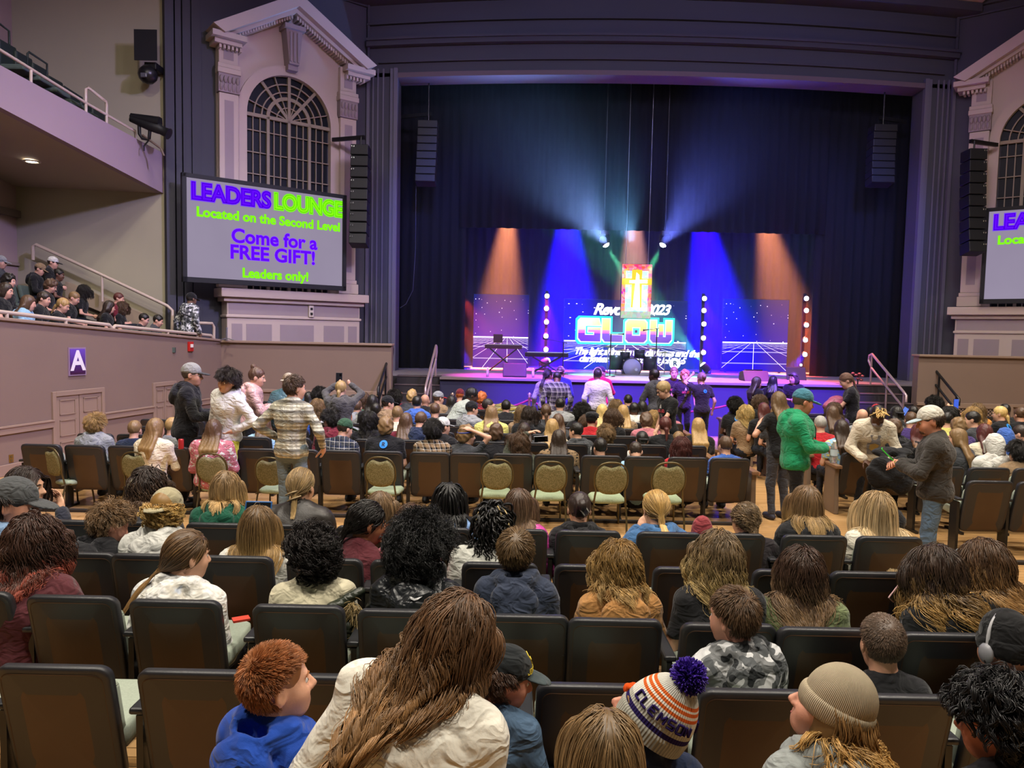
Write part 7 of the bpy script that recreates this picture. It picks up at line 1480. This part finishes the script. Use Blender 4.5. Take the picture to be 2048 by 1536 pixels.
mkmesh('wristband', np.array(w.V) @ Rm.T * p['s'] + a[2] + d * .01, w.F, M('d0d07a', .6), p['root'], smooth=w.S)
p = person('woman with blond-tipped braids, a grey face mask and a cream jacket, bending forward', 1755, 832, 9.3, s=.98, yaw=166, head=(168, 42, 0), lean=(30, 0), top='jacket', tmat=FAB('cfc4b0'), skin='4e3020', hair=('short', '1a1210'), arms=('low', 'low'), legs=BT, w=1.05, **S1_)
w = MB(); h = p['head']; w.ball(h(0, .075, -.062), np.array((.06, .045, .045)) * p['hs'], 12); part(p, 'face_mask', w, M('8a8690', .8))
r_ = np.random.RandomState(2); pts = []
for k in range(26):
    a = r_.rand() * 6.28; rr = .06 * r_.rand() ** .5; b = h(rr * math.cos(a), .02 + rr * math.sin(a), .118); e = h(rr * math.cos(a) + .03 * r_.randn(), .05 + rr * math.sin(a) + .02 * r_.randn(), .14); f = h(rr * math.cos(a) + .04 * r_.randn(), .09 + rr * math.sin(a), .12); tt = np.linspace(0, 1, 6)[:, None]; pts.append(b * (1 - tt) ** 2 + 2 * e * tt * (1 - tt) + f * tt ** 2)
V, F, t_, rn = tubes(np.array(pts), .009, .3, r_); mkmesh('braids', V, F, HAIR('9a7c48'), p['root'], True, {'t': t_, 'rnd': rn})
decal(p, 'shirt_panel', [[(-.06, .1), (.06, .1), (.085, .25), (.06, .42), (-.06, .42), (-.085, .25)]], FAB('8a8a90'), 1, .004); decal(p, 'shirt_print', [[(-.05, .2), (0, .16), (.05, .2), (.055, .28), (0, .31), (-.055, .28)]], M('c0a86a', .8), 1, .012)
p = person('young man with a blond quiff and glasses in a black GLOW tee, looking down', 1327, 0, 11.3, ty=764, yaw=118, head=(100, 24, 0), lean=(6, 0), top='tee', tmat=FAB('141416'), skin='d0a28a', hair=('short', '8a7450'), hb=.1, arms=('low', 'down'), legs=BT, eyes=True, **S1_); glow_front(p); glasses(p)
p = person('tall man in a dark GLOW tee posing with an arm round the curly haired woman', 1348, 0, 15.5, ty=734, yaw=176, head=(172, 2, 0), top='tee', tmat=FAB('2a2028'), skin='c88c80', hair=('short', '6a4a3c'), arms=('down', 'fwd'), legs=BT, eyes=True, **S2_); glow_front(p, 1)
p = person('smiling woman with short curly reddish hair in a dark GLOW tee', 1370, 0, 15.3, ty=740, yaw=182, head=(178, 2, 0), top='tee', tmat=FAB('2a2028'), skin='d09a8c', hair=('curly', '9a5c44'), arms=('down', 'down'), legs=BT, eyes=True, **S2_); glow_front(p, 1)
p = person('woman in a dark tee photographing the posing pair, seen from behind', 1403, 0, 14.8, ty=745, yaw=14, head=(12, 2, 0), top='tee', tmat=FAB('241c24'), skin='c89484', hair=('bun', '6a4a48'), arms=('up', 'down'), legs=BT, w=1.05, **S2_); rlogo(p, .0, .38, .04)
person('man in a dark hooded jacket and face mask standing before the stage', 1308, 0, 14.4, ty=738, yaw=30, head=(50, 6, 0), top='hoodie', tmat=FAB('44444c'), skin='3a2620', hair=('short', '14100f'), arms=('held', 'down'), legs=BT, **S2_)
person('girl with a dark ponytail and grey hoodie left of the plaid shirt', 1096, 0, 14.9, ty=739, yaw=-10, head=(-50, 4, 0), top='hoodie', tmat=FAB('8a8088'), skin='8a5c4c', hair=('pony', '221a1c'), arms=('down', 'down'), legs=BT, **S2_)
person('person with bowed head in a loose purple-grey plaid shirt at the stage', 1114, 0, 14.5, ty=744, yaw=4, head=(-10, 40, 0), lean=(6, 0), top='shirt', tmat=FAB('3a3448', 'plaid', '7a7088', .8), skin='6a4638', hair=('short', '1c1618'), arms=('down', 'down'), legs=BT, w=1.3, **S2_)
person('man in a tan cap and navy sweatshirt behind the plaid shirt at the stage', 1121, 0, 15.6, ty=733, yaw=-10, head=(-20, 2, 0), top='sweater', tmat=FAB('20245c'), skin='b98478', hair=('short', '3a2c28'), hat=('cap', '8a7868', None, 'back'), arms=('down', 'down'), legs=BT, w=1.1, **S2_)
p = person('person in a loose white sweatshirt standing before the stage', 1195, 0, 14.7, ty=737, yaw=0, head=(6, 2, 0), top='sweater', tmat=FAB('c9c2c0'), skin='8a5c50', hair=('short', '2a2022'), arms=('down', 'down'), legs=BT, w=1.15, **S2_)
w = MB(); h = p['head']; w.sweep([h(.09 * math.cos(a), -.01, .03 + .12 * math.sin(a)) for a in np.linspace(0, math.pi, 12)], .008, 5); part(p, 'headband', w, M('d8b0b8', .5))
person('person in a cap and bright red hoodie half hidden by the white sweatshirt', 1202, 0, 15.7, ty=733, yaw=-20, head=(-60, 4, 0), top='hoodie', tmat=FAB('c01838'), skin='b08078', hair=('short', '2a2020'), hat=('cap', '3a2a3a', 'c02a40'), arms=('fwd', 'fwd'), legs=BT, w=1.2, **S2_)
person('woman with long dark hair in profile, first of three by the stage at right', 1514, 0, 15.0, ty=754, yaw=-60, head=(-80, 4, 0), top='tee', tmat=FAB('15131c'), skin='c08a84', hair=('half', '2c2024', None, K(L=.3)), arms=('phone', 'down'), legs=BT, eyes=True, **S2_)
person('woman with long black hair seen from behind, middle of three by the stage', 1546, 0, 15.2, ty=752, yaw=-20, head=(-30, 4, 0), top='tee', tmat=FAB('121018'), skin='b88078', hair=('half', '14101a', None, K(L=.3)), arms=('down', 'down'), legs=BT, **S2_)
p = person('woman with sunglasses on her head facing out, third of three by the stage', 1587, 0, 15.8, ty=745, yaw=160, head=(120, 4, 0), top='tee', tmat=FAB('15131a'), skin='c08a90', hair=('long', '3a2a30', None, K(L=.2)), arms=('held', 'held'), legs=BT, eyes=True, **S2_); sunglasses(p)
person('girl with a brown ponytail in a black tee leaning over a pink bag', 1692, 0, 13.3, ty=747, yaw=72, head=(80, 26, 0), lean=(10, 0), top='tee', tmat=FAB('1a1822'), skin='c89a8c', hair=('pony', '6a5048'), arms=('low', 'low'), legs=BT, eyes=True, **S2_)
t = thing('magenta_lit_bag', 'soft bag lit magenta under the hands of the ponytailed girl', 'bag', tuple(at(1668, 826, 13.4))); V, F = solid([E_(at(1668, 812, 13.4), (.2, .16, .12), None, .03), E_(at(1674, 800, 13.4), (.14, .12, .08), None, .05)], .025, None, wrink(.01, 25, 3)); mkmesh('shell', V - rootloc(t), F, FAB('a85a78', 'shiny'), t, True)  # magenta stage light is put into the bag's cloth colour
person('woman with a dark ponytail in a pale grey sweatshirt leaning across her seat', 944, 792, 12.9, s=1.0, yaw=-62, head=(-80, 16, 0), lean=(42, 0), top='sweater', tmat=FAB('a3aaa0'), skin='4a3024', hair=('lowpony', '141012'), arms=('low', 'low'), legs=BT, w=1.1, **S2_)
person('person in a yellow plaid and dark jacket bending right down between seats', 978, 812, 13.6, s=1.0, yaw=80, head=(84, 60, 0), lean=(78, 0), top='shirt', tmat=FAB('8a7a34', 'plaid', '3a3a30'), skin='b08070', hair=('short', '2a2422'), arms=('low', 'low'), legs=BT, w=1.15, **S2_)
person('person in a dark cap and camouflage hoodie standing in the box doorway', 383, 0, 15.9, ty=586, s=1.0, yaw=-20, head=(-30, 10, 0), top='hoodie', tmat=FAB('77797a', 'camo', None, 1.6), skin='6a5040', hair=('short', '1a1614'), hat=('cap', '161618'), arms=('down', 'down'), legs=BT, floor=1.4, **S2_)
# ================================================================ people seated further off
HB = dict(bk='17130f', db='2c2119', br='4a3626', lb='6e5638', bl='94774a', pb='b3985f', gi='a85a2c', gy='8d8a84', rd='4a2420')
TB = dict(bk='17171a', nv='1f2a44', gy='8a8c8e', dg='3c3e42', wh='cfcdc6', mr='6a1f2c', rd='b0222a', cr='d8cdb4', bl='3e62b0', lb='8fb4d0', yl='cfc870', pk='b8707c', pu='44336c', gn='30503a', tn='8a7256', og='cf8a3c', ol='4c5044')
def crowd(rows, grp, **kw):
    for ln_ in rows.strip().splitlines():
        a, lab = ln_.split('|'); f = a.split(); x, ty, D = float(f[0]), float(f[1]), float(f[2]); hs_, hc_ = f[3].split(':'); tk, tc = f[4].split(':'); o = dict(q.split('=') for q in f[5:]); k = dict(kw)
        yw = float(o.get('y', 0)); k['yaw'] = max(-50, min(50, yw * .5)) if abs(yw) < 120 else yw; k['head'] = (yw, float(o.get('p', 6)), float(o.get('r', 0)))
        k['skin'] = {'d': '54382a', 'm': '9a6c50', 't': 'b98a70'}.get(o.get('s'), 'd3a48a')
        if 'hat' in o: h = o['hat'].split(','); k['hat'] = (h[0], TB[h[1]], TB.get(h[2]) if len(h) > 2 else None) + (('back',) if 'back' in h else ())
        if 'arms' in o: k['arms'] = tuple(o['arms'].split(','))
        tm = FAB(TB[tc], o['m'].split(',')[0], TB.get(o['m'].split(',')[1]) if ',' in o['m'] else None) if 'm' in o else FAB(TB[tc])
        k.setdefault('lod', 1 if D < 9.9 else 2)
        p = person(lab.strip(), x, 0, D, ty=ty, top=tk, tmat=tm, hair=(hs_, HB.get(hc_, '2c2119'), HB.get(o.get('tip')), K(L=float(o.get('L', .28)))), eyes=abs(yw) > 45 and D < 16, w=float(o.get('w', 1.02)) * 1.08, s=.93, group=grp, **k)
        if 'logo' in o: rlogo(p, 0, .43, .055)
        if 'sg' in o: sunglasses(p)
        if 'hb' in o:
            w = MB(); h = p['head']; w.sweep([h(.092 * math.cos(a), -.01 + .112 * math.sin(a), .05 + .02 * math.sin(a)) for a in np.linspace(0, 6.283, 25)[:-1]], .017 * p['hs'], 6, closed=True, flat=.35); part(p, 'headband', w, M('24409a', .7))
crowd('''
192 830 9.45 tousle:bl hoodie:gy | person with tousled sandy hair in a grey jersey nearest the side wall
270 841 9.9 short:lb tee:nv | boy with short brown hair in a navy tee right of the sandy-haired person
347 835 9.9 short:bl tee:gy y=-40 | boy with cropped blond hair in grey behind the cream sweater
312 837 8.95 long:lb sweater:cr tip=bl y=-24 L=.24 w=1.1 arms=lap,held | woman with long brown wavy hair in a cream sweater on a banquet chair
428 839 8.9 half:br jacket:pk m=floral,wh tip=bl w=1.12 L=.16 | person with streaked brown hair in a pink and white patterned jacket
528 832 10.2 long:br sweater:lb y=20 | girl with brown hair in a pale green jumper beside the striped flannel shirt
690 838 9.4 short:db shirt:dg y=-42 hat=cap,gn,gn m=plaid,nv w=1.1 p=16 | man in a green and white cap and navy plaid shirt
660 822 10.25 tousle:bk hoodie:mr y=52 p=14 | boy with dark hair in a maroon hoodie looking down to the left
693 820 11.0 short:gi tee:gy y=10 | person with cropped ginger hair behind the green and white cap
738 824 10.25 bob:bk tee:bk logo=1 | boy with straight black hair in a black tee with a round blue logo
772 834 9.4 curly:lb tee:bk logo=1 w=1.12 | boy with curly light brown hair in a black tee with a large blue logo
812 826 10.3 long:br tee:mr | girl with long red-brown hair behind the navy hoodie
842 824 10.3 short:br hoodie:nv y=-20 p=20 | person with a brown fringe in a navy hoodie with head bowed
866 842 9.4 tousle:bk shirt:tn m=plaid,bk w=1.05 | boy with wavy black hair in a brown and cream plaid shirt
886 835 10.0 short:db jacket:bk y=-50 hat=cap,wh,gy | person in a white cap and black jacket looking sideways
934 851 9.4 curly:lb tee:dg y=-62 arms=lap,head hb=1 | boy with curly fair hair and a blue headband, one arm raised
992 848 10.0 curly:br jacket:bk | person with curly brown hair behind the boy in the headband
1040 868 9.4 bob:br sweater:ol y=12 arms=over,lap | girl in a grey-green top with both arms folded over her head
1117 860 9.4 long:db sweater:tn m=floral,bk w=1.1 L=.2 | woman with dark brown hair in a leopard-print top
1200 876 9.45 short:bk tee:bk y=16 | boy with neat black hair showing just over his seat
1271 884 9.45 short:db tee:lb p=34 | boy with closely cropped dark hair in pale blue, head bowed
1363 875 9.45 bob:rd tee:rd | person with chestnut bowl-cut hair and a red collar
1450 872 9.45 short:br tee:bl y=14 arms=phone,phone | boy with short brown hair in a royal blue tee by the aisle
''', 'people in the row facing the cross aisle')
crowd('''
1048 846 10.25 long:db jacket:dg | girl with straight dark hair behind the folded arms
1104 838 10.25 long:bl tee:cr L=.3 | girl with long straight blonde hair behind the leopard print
1152 845 10.25 short:bk hoodie:dg y=46 | boy with short black hair in a charcoal hoodie turned left
1212 853 10.25 tousle:lb tee:wh | boy with tousled light brown hair in a white tee
1284 863 10.25 short:bk tee:wh hat=cap,bk,back | boy in a black cap worn backwards with a white collar
1330 834 10.3 lowpony:rd tee:bk | woman with a red-brown low ponytail in a black tee
1357 863 10.25 short:lb hoodie:gy y=-24 | boy with light brown hair in a grey hoodie beside the bowl-cut hair
1396 836 10.6 long:bl tee:bk L=.3 | woman with long straight blond hair in a black tee near the aisle
1184 824 11.0 short:bk sweater:rd y=-30 hat=flat,bk | man in a black flat cap and red jumper
1172 832 11.4 bob:br tee:dg | girl with brown hair tucked behind the black flat cap
983 812 11.1 long:lb hoodie:yl w=1.12 L=.18 | girl with wavy light brown hair in a pale yellow hoodie
944 803 11.9 short:db hoodie:gy y=-60 hat=cap,bk,rd | boy in a black cap with a red brim and a grey hoodie
1292 826 11.2 curly:br tee:pk p=24 | person with curly dark hair in a dusty pink top
1060 814 11.2 bob:db hoodie:bk y=-20 w=1.15 | person with dark hair in a bulky black hooded coat
1092 809 11.9 lowpony:br tee:dg | girl with brown hair tied back in front of the grey sweatshirt
1116 828 11.1 long:br jacket:dg tip=lb | girl with wavy brown hair beside the long straight blonde
1120 796 12.8 short:bk sweater:gy w=1.1 | person with short black hair in a grey sweatshirt below the plaid shirt
1164 812 12.0 afro:bk jacket:bk s=d | person with a black afro left of the wavy blonde
1204 809 12.0 long:pb tee:wh sg=1 | girl with wavy pale blonde hair and sunglasses on her head
1226 819 11.2 bob:br tee:bk y=-60 logo=1 | girl with brown hair in profile wearing a black tee with a small blue badge
1246 810 12.0 long:bl tee:tn | girl with long wavy fair hair right of the sunglasses
1268 805 12.8 short:bk hoodie:wh s=d | person with black hair in a striped pale hoodie
1284 802 12.9 long:bk jacket:bk | person with long black hair beside the striped pale hoodie
1256 789 14.4 short:bk hoodie:nv | person with a cropped dark head in a navy hoodie nearest the rope
1308 822 12.0 bob:bl tee:lb | child with fair hair and a pale blue top behind the GLOW tee
795 812 11.1 short:lb tee:cr | person with light brown hair low behind the curly-haired boy
752 806 12.0 short:bk jacket:dg s=d | person with dark hair behind the grey hoodie with the raised phone
745 790 12.1 long:bk tee:bk s=m L=.2 | girl with long straight black hair left of the black cap
776 792 12.1 short:db hoodie:tn y=-56 hat=cap,bk,bk | boy in a black and grey cap and a patterned tan hoodie
789 785 13.6 afro:bk tee:dg s=d | person with black hair behind the black and grey cap
795 782 14.4 curly:gi tee:mr | person with reddish curly hair near the left stage steps
824 780 13.7 curly:bl tee:dg | person with thick curly fair hair lit red at its edge
834 792 12.4 short:bk hoodie:bl | person with black hair in a bright blue hoodie
850 788 12.9 bald:bk jacket:bk s=t | bald man in a black leather jacket
877 783 13.5 short:br jacket:tn y=-50 hat=cap,gy,rd | man in a grey cap with a red brim and a brown jacket
903 791 13.5 long:bk tee:bk | person with black hair left of the leaning grey sweatshirt
920 778 14.6 short:gi tee:mr hat=cap,mr | person in a dark red cap by the stage front
964 784 14.4 curly:gi tee:mr y=-30 | person with curly fair hair lit pink by the stage front
640 780 13.4 afro:bk tee:wh s=d | person with a round black hairstyle by the vent grille
636 799 12.0 bob:lb tee:wh | child with smooth light brown hair in white
707 790 12.9 short:db jacket:gn hat=cap,bk,back | person in a dark cap behind the raised phone
714 800 12.4 short:br hoodie:gy | person with brown hair in a grey-green hoodie
727 786 13.6 bob:br tee:wh | person with brown hair near the vent grilles
618 784 14.2 long:bk jacket:bk | person with long black hair beyond the teal jacket
603 800 11.9 short:br tee:bl | child in a bright blue top between the standing men
1045 812 11.9 bob:lb tee:tn | girl with fair hair left of the bulky black coat
1232 800 13.5 bob:lb tee:gy | person with fair hair in front of the white sweatshirt
1336 812 12.9 short:bl tee:pk | child with fair hair behind the young man with the quiff
870 806 11.9 short:br tee:dg | person with short brown hair below the bald man
1012 800 12.9 short:bk jacket:bk | person in black beside the bending yellow plaid
''', 'people seated in the middle block')
crowd('''
1470 800 13.4 afro:bk tee:bk s=d logo=1 | person with cropped black hair and a small blue badge by the aisle
1492 811 12.2 bob:pb tee:tn | child with pale blond hair at the aisle end
1519 790 13.4 bob:br tee:bk y=50 sg=1 | woman with sunglasses pushed up and her face turned to the left
1527 806 12.0 long:rd tee:bk L=.24 | woman with wavy dark red hair at the aisle end
1552 812 11.6 long:lb tee:dg | person with light brown hair left of the black tee
1640 832 10.6 short:gy tee:rd | older man with grey hair in a red tee
1682 840 9.9 long:db tee:lb tip=br m=floral,yl L=.2 | woman with dark hair in a pastel tie-dye top
1664 812 11.6 long:br tee:dg w=1.1 L=.24 | woman with thick wavy brown hair above the tie-dye top
1668 806 12.6 bob:br hoodie:pu | person in a purple hoodie just left of the wavy brown hair
1724 817 11.6 bald:gy tee:gy | balding man behind the cream jacket
1741 814 12.4 short:bk tee:bk | person in black right of the balding man
1752 809 13.6 short:gi tee:mr hat=cap,rd | person in a red cap lit by the stage
1793 813 11.8 long:bk hoodie:bk hat=cap,bk,back | person in a black cap with long black hair
1825 812 12.6 short:bk tee:pu | person with short black hair by the phone screen
1822 824 10.9 short:br tee:pu y=-20 | boy with shiny brown hair in a purple tee
1787 839 10.1 curly:br hoodie:bk | person with curled dark hair behind the cream jacket
1836 848 9.6 long:rd hoodie:bk tip=bl y=-10 | woman with long reddish brown hair left of the charcoal fleece
1868 798 13.4 afro:bk tee:bk s=d | person with a large black afro near the right stage steps
1904 811 12.4 long:pb tee:bk arms=lap,up | girl with bright blonde hair raising a phone
1899 814 11.6 bob:bk hoodie:bk y=20 | person with straight black hair below the raised phone
1893 824 11.2 short:bk tee:yl y=-20 | person with black hair and a bright yellow collar
1916 836 10.6 curly:lb tee:pu | boy with curly light brown hair behind the fleece
1944 823 11.0 short:bk tee:dg y=56 | young man with dark hair and glasses looking left
1914 857 9.5 long:lb tee:dg y=50 w=1.1 | woman with light brown hair turning left behind the fleece
1968 848 9.9 long:rd tee:cr L=.34 | girl with long straight dark red hair
1987 870 9.2 bald:gy hoodie:wh hat=hood,wh w=1.1 | person with a white hood pulled up
2008 858 10.1 bald:gy hoodie:bl hat=hood,bl | person with a bright blue hood pulled up
1955 808 13.3 bob:lb tee:og | woman with fair hair in an orange top
1946 815 12.4 bob:bl tee:dg | woman with blond hair left of the orange top
1999 813 12.4 lowpony:pb tee:bk y=50 logo=1 | girl with a pale blonde ponytail and a blue badge on her black tee
2009 808 13.3 short:bk tee:bk s=m | person with black hair behind the pale blonde ponytail
2040 815 12.4 bun:br tee:bk | person with brown hair pinned up at the right edge
2036 885 8.9 tousle:bk jacket:tn | person with dark hair and a brown jacket at the right edge
2040 850 10.2 short:db tee:wh y=40 | person with dark hair and a pale sleeve at the right edge
1560 800 13.2 short:br tee:dg | person with brown hair in front of the three women
''', 'people seated in the right block')
# people on the raised side box, facing across the hall
def box_row(rows):
    for ln_ in rows.strip().splitlines():
        a, lab = ln_.split('|'); f = a.split(); x, ty, k = float(f[0]), float(f[1]), float(f[2]); u = (1024 - x) / FPX; X = 8.0 + .85 * k; D = min(X / u, 15.7)
        hs_, hc_ = f[3].split(':'); tk, tc = f[4].split(':'); o = dict(q.split('=') for q in f[5:]); yw = float(o.get('y', -80))
        fl = 1.4 + .4 * math.floor(k); kk = dict(hat=(o['hat'].split(',')[0], TB[o['hat'].split(',')[1]], TB.get(o['hat'].split(',')[-1]))) if 'hat' in o else {}
        person(lab.strip(), x, 0, D, ty=ty, s=float(o.get('s', .92)), top=tk, tmat=FAB(TB[tc]), hair=(hs_, HB[hc_]), yaw=-72, head=(yw, float(o.get('p', 12)), 0), lod=2, group='people on the raised side box', floor=fl, eyes=yw < -60, skin=o.get('sk', 'd0a08c'), legs=FAB('6f8298', 'denim') if 'j' in o else None, arms=('lap', 'lap'), **kk)
box_row('''
12 566 .3 long:db tee:bk | girl with long dark hair and a clip at the left end of the side box
57 591 .0 long:br hoodie:lb j=1 y=-60 | girl with brown hair in a pale blue hoodie in the front of the side box
88 584 .2 lowpony:db sweater:bk | girl with dark tied hair in black beside the pale blue hoodie
126 597 .0 lowpony:bl tee:bk j=1 p=22 | girl with a blonde ponytail in a black tee reading in the side box
18 548 1.2 curly:bk jacket:bk | person with dark curly hair in the second tier of the side box
102 559 1.0 curly:br tee:bk p=26 | person with bushy brown hair looking down in the side box
148 584 .7 short:lb tee:bk p=26 | boy with light brown hair with a hand to his mouth
168 571 1.1 bob:bk tee:bk y=-20 | person with straight black hair turned away in the side box
80 527 2.2 short:bk hoodie:bk hat=cap,tn,tn p=24 | person in a tan cap with a shadowed face high in the side box
106 514 2.7 short:db jacket:bk hat=cap,wh,bk | man in a white and black cap at the top of the side box
118 538 2.1 short:bk tee:bk sk=6a4a3c | person in black below the white and black cap
2 512 2.7 short:gy jacket:dg hat=cap,gy,gy | person in a grey cap at the top left of the side box
219 602 .3 long:db tee:bk y=-50 | girl with long dark hair by the bend in the box rail
245 604 .3 bob:br tee:bk | boy with brown hair right of the girl at the rail bend
238 586 1.2 short:rd tee:mr | person with reddish hair standing out above the rail bend
288 627 .1 short:bk tee:bk p=20 | boy with black hair first of the two slouched at the box end
316 630 .1 short:bk jacket:dg p=20 | boy with black hair second of the two slouched at the box end
''')
BS = None
for i, (x, y, k) in enumerate([(20, 520, 2.9), (28, 545, 2.2), (55, 548, 2.2), (40, 590, 1.2), (12, 600, .6), (70, 610, .9), (150, 600, 1.2), (195, 612, .9), (262, 640, .5), (275, 648, .2), (300, 660, .0)]):
    u = (1024 - x) / FPX; D = min((8.05 + .85 * k) / u, 15.9 - .1 * i); fl = 1.4 + .4 * math.floor(k); q = at(x, y, D); lab = 'grey-green box seat, number %s of those seen from the left end of the top tier down' % ORD[i]
    lab = 'grey-green padded seat on the raised side box, %s from its top corner' % ORD[i]
    if D > 15.2: continue
    if BS is None:
        BS = thing('box_seat', lab, 'seat', (0, 0, 0), 'seats on the raised side box'); s_ = shell(.48, .55, .05, .3, .07, math.radians(12), .02, n=3); V = np.array(s_.V) @ rot('z', -76).T; mkmesh('backrest', V, s_.F, SEATG, BS, smooth=s_.S)
        w = MB().box(-.22, .22, .05, .5, .36, .46); mkmesh('seat', np.array(w.V) @ rot('z', -76).T, w.F, SEATG, BS); w = MB().box(-.27, -.22, -.05, .4, 0, .6); mkmesh('standard', np.array(w.V) @ rot('z', -76).T, w.F, BLKM, BS); o = BS
    else: o = copy_tree(BS); tag(o, lab)
    o.location = (q[0], D, fl)
# small things
phone('phone with a blue screen raised in the right block', at(1912, 808, 12.3), (0, 1, 0), (0, 0, 1), '202028', '4a6ae0', sc=1.1)
phone('phone with a blue screen held up by the black cap in the right block', at(1808, 824, 11.9), (0, 1, 0), (.6, 0, 1), '202028', '6a8ae8', sc=1.1)
phone('pale phone held by the woman in leopard print', at(1082, 878, 9.6), (0, 1, .5), (1, 0, .1), 'b8b8c0', None, sc=1.2)
t = thing('drink_can', 'red drink can held by the woman in the cream sweater', 'can', tuple(at(362, 888, 8.75))); q = at(362, 888, 8.75); MB().lathe([(0, -.06), (.03, -.058), (.032, -.05), (.032, .05), (.027, .06), (0, .06)], q, 14).build('body', M('b03030', .3, .5, .4), t)
t = thing('black_jacket', 'black quilted jacket heaped over the seats in front of the charcoal fleece', 'jacket', tuple(at(1770, 950, 8.3)))
V, F = solid([E_(at(1785, 905, 8.75), (.26, .1, .06), None, .05), E_(at(1760, 945, 8.62), (.16, .07, .2), rot('y', 12), .06), E_(at(1800, 950, 8.6), (.17, .08, .24), rot('y', -10), .06), E_(at(1750, 1010, 8.6), (.12, .1, .18), None, .06), E_(at(1775, 1045, 8.6), (.2, .14, .2), None, .08)], .02, None, lambda X, Y, Z: .008 * np.sin(Z * 30 + 5 * np.sin(7 * X + 2) + 3 * np.sin(11 * Y)) + .006 * np.sin(X * 26 + 4 * np.sin(9 * Z))); mkmesh('shell', V - rootloc(t), F, FAB('131316'), t, True)
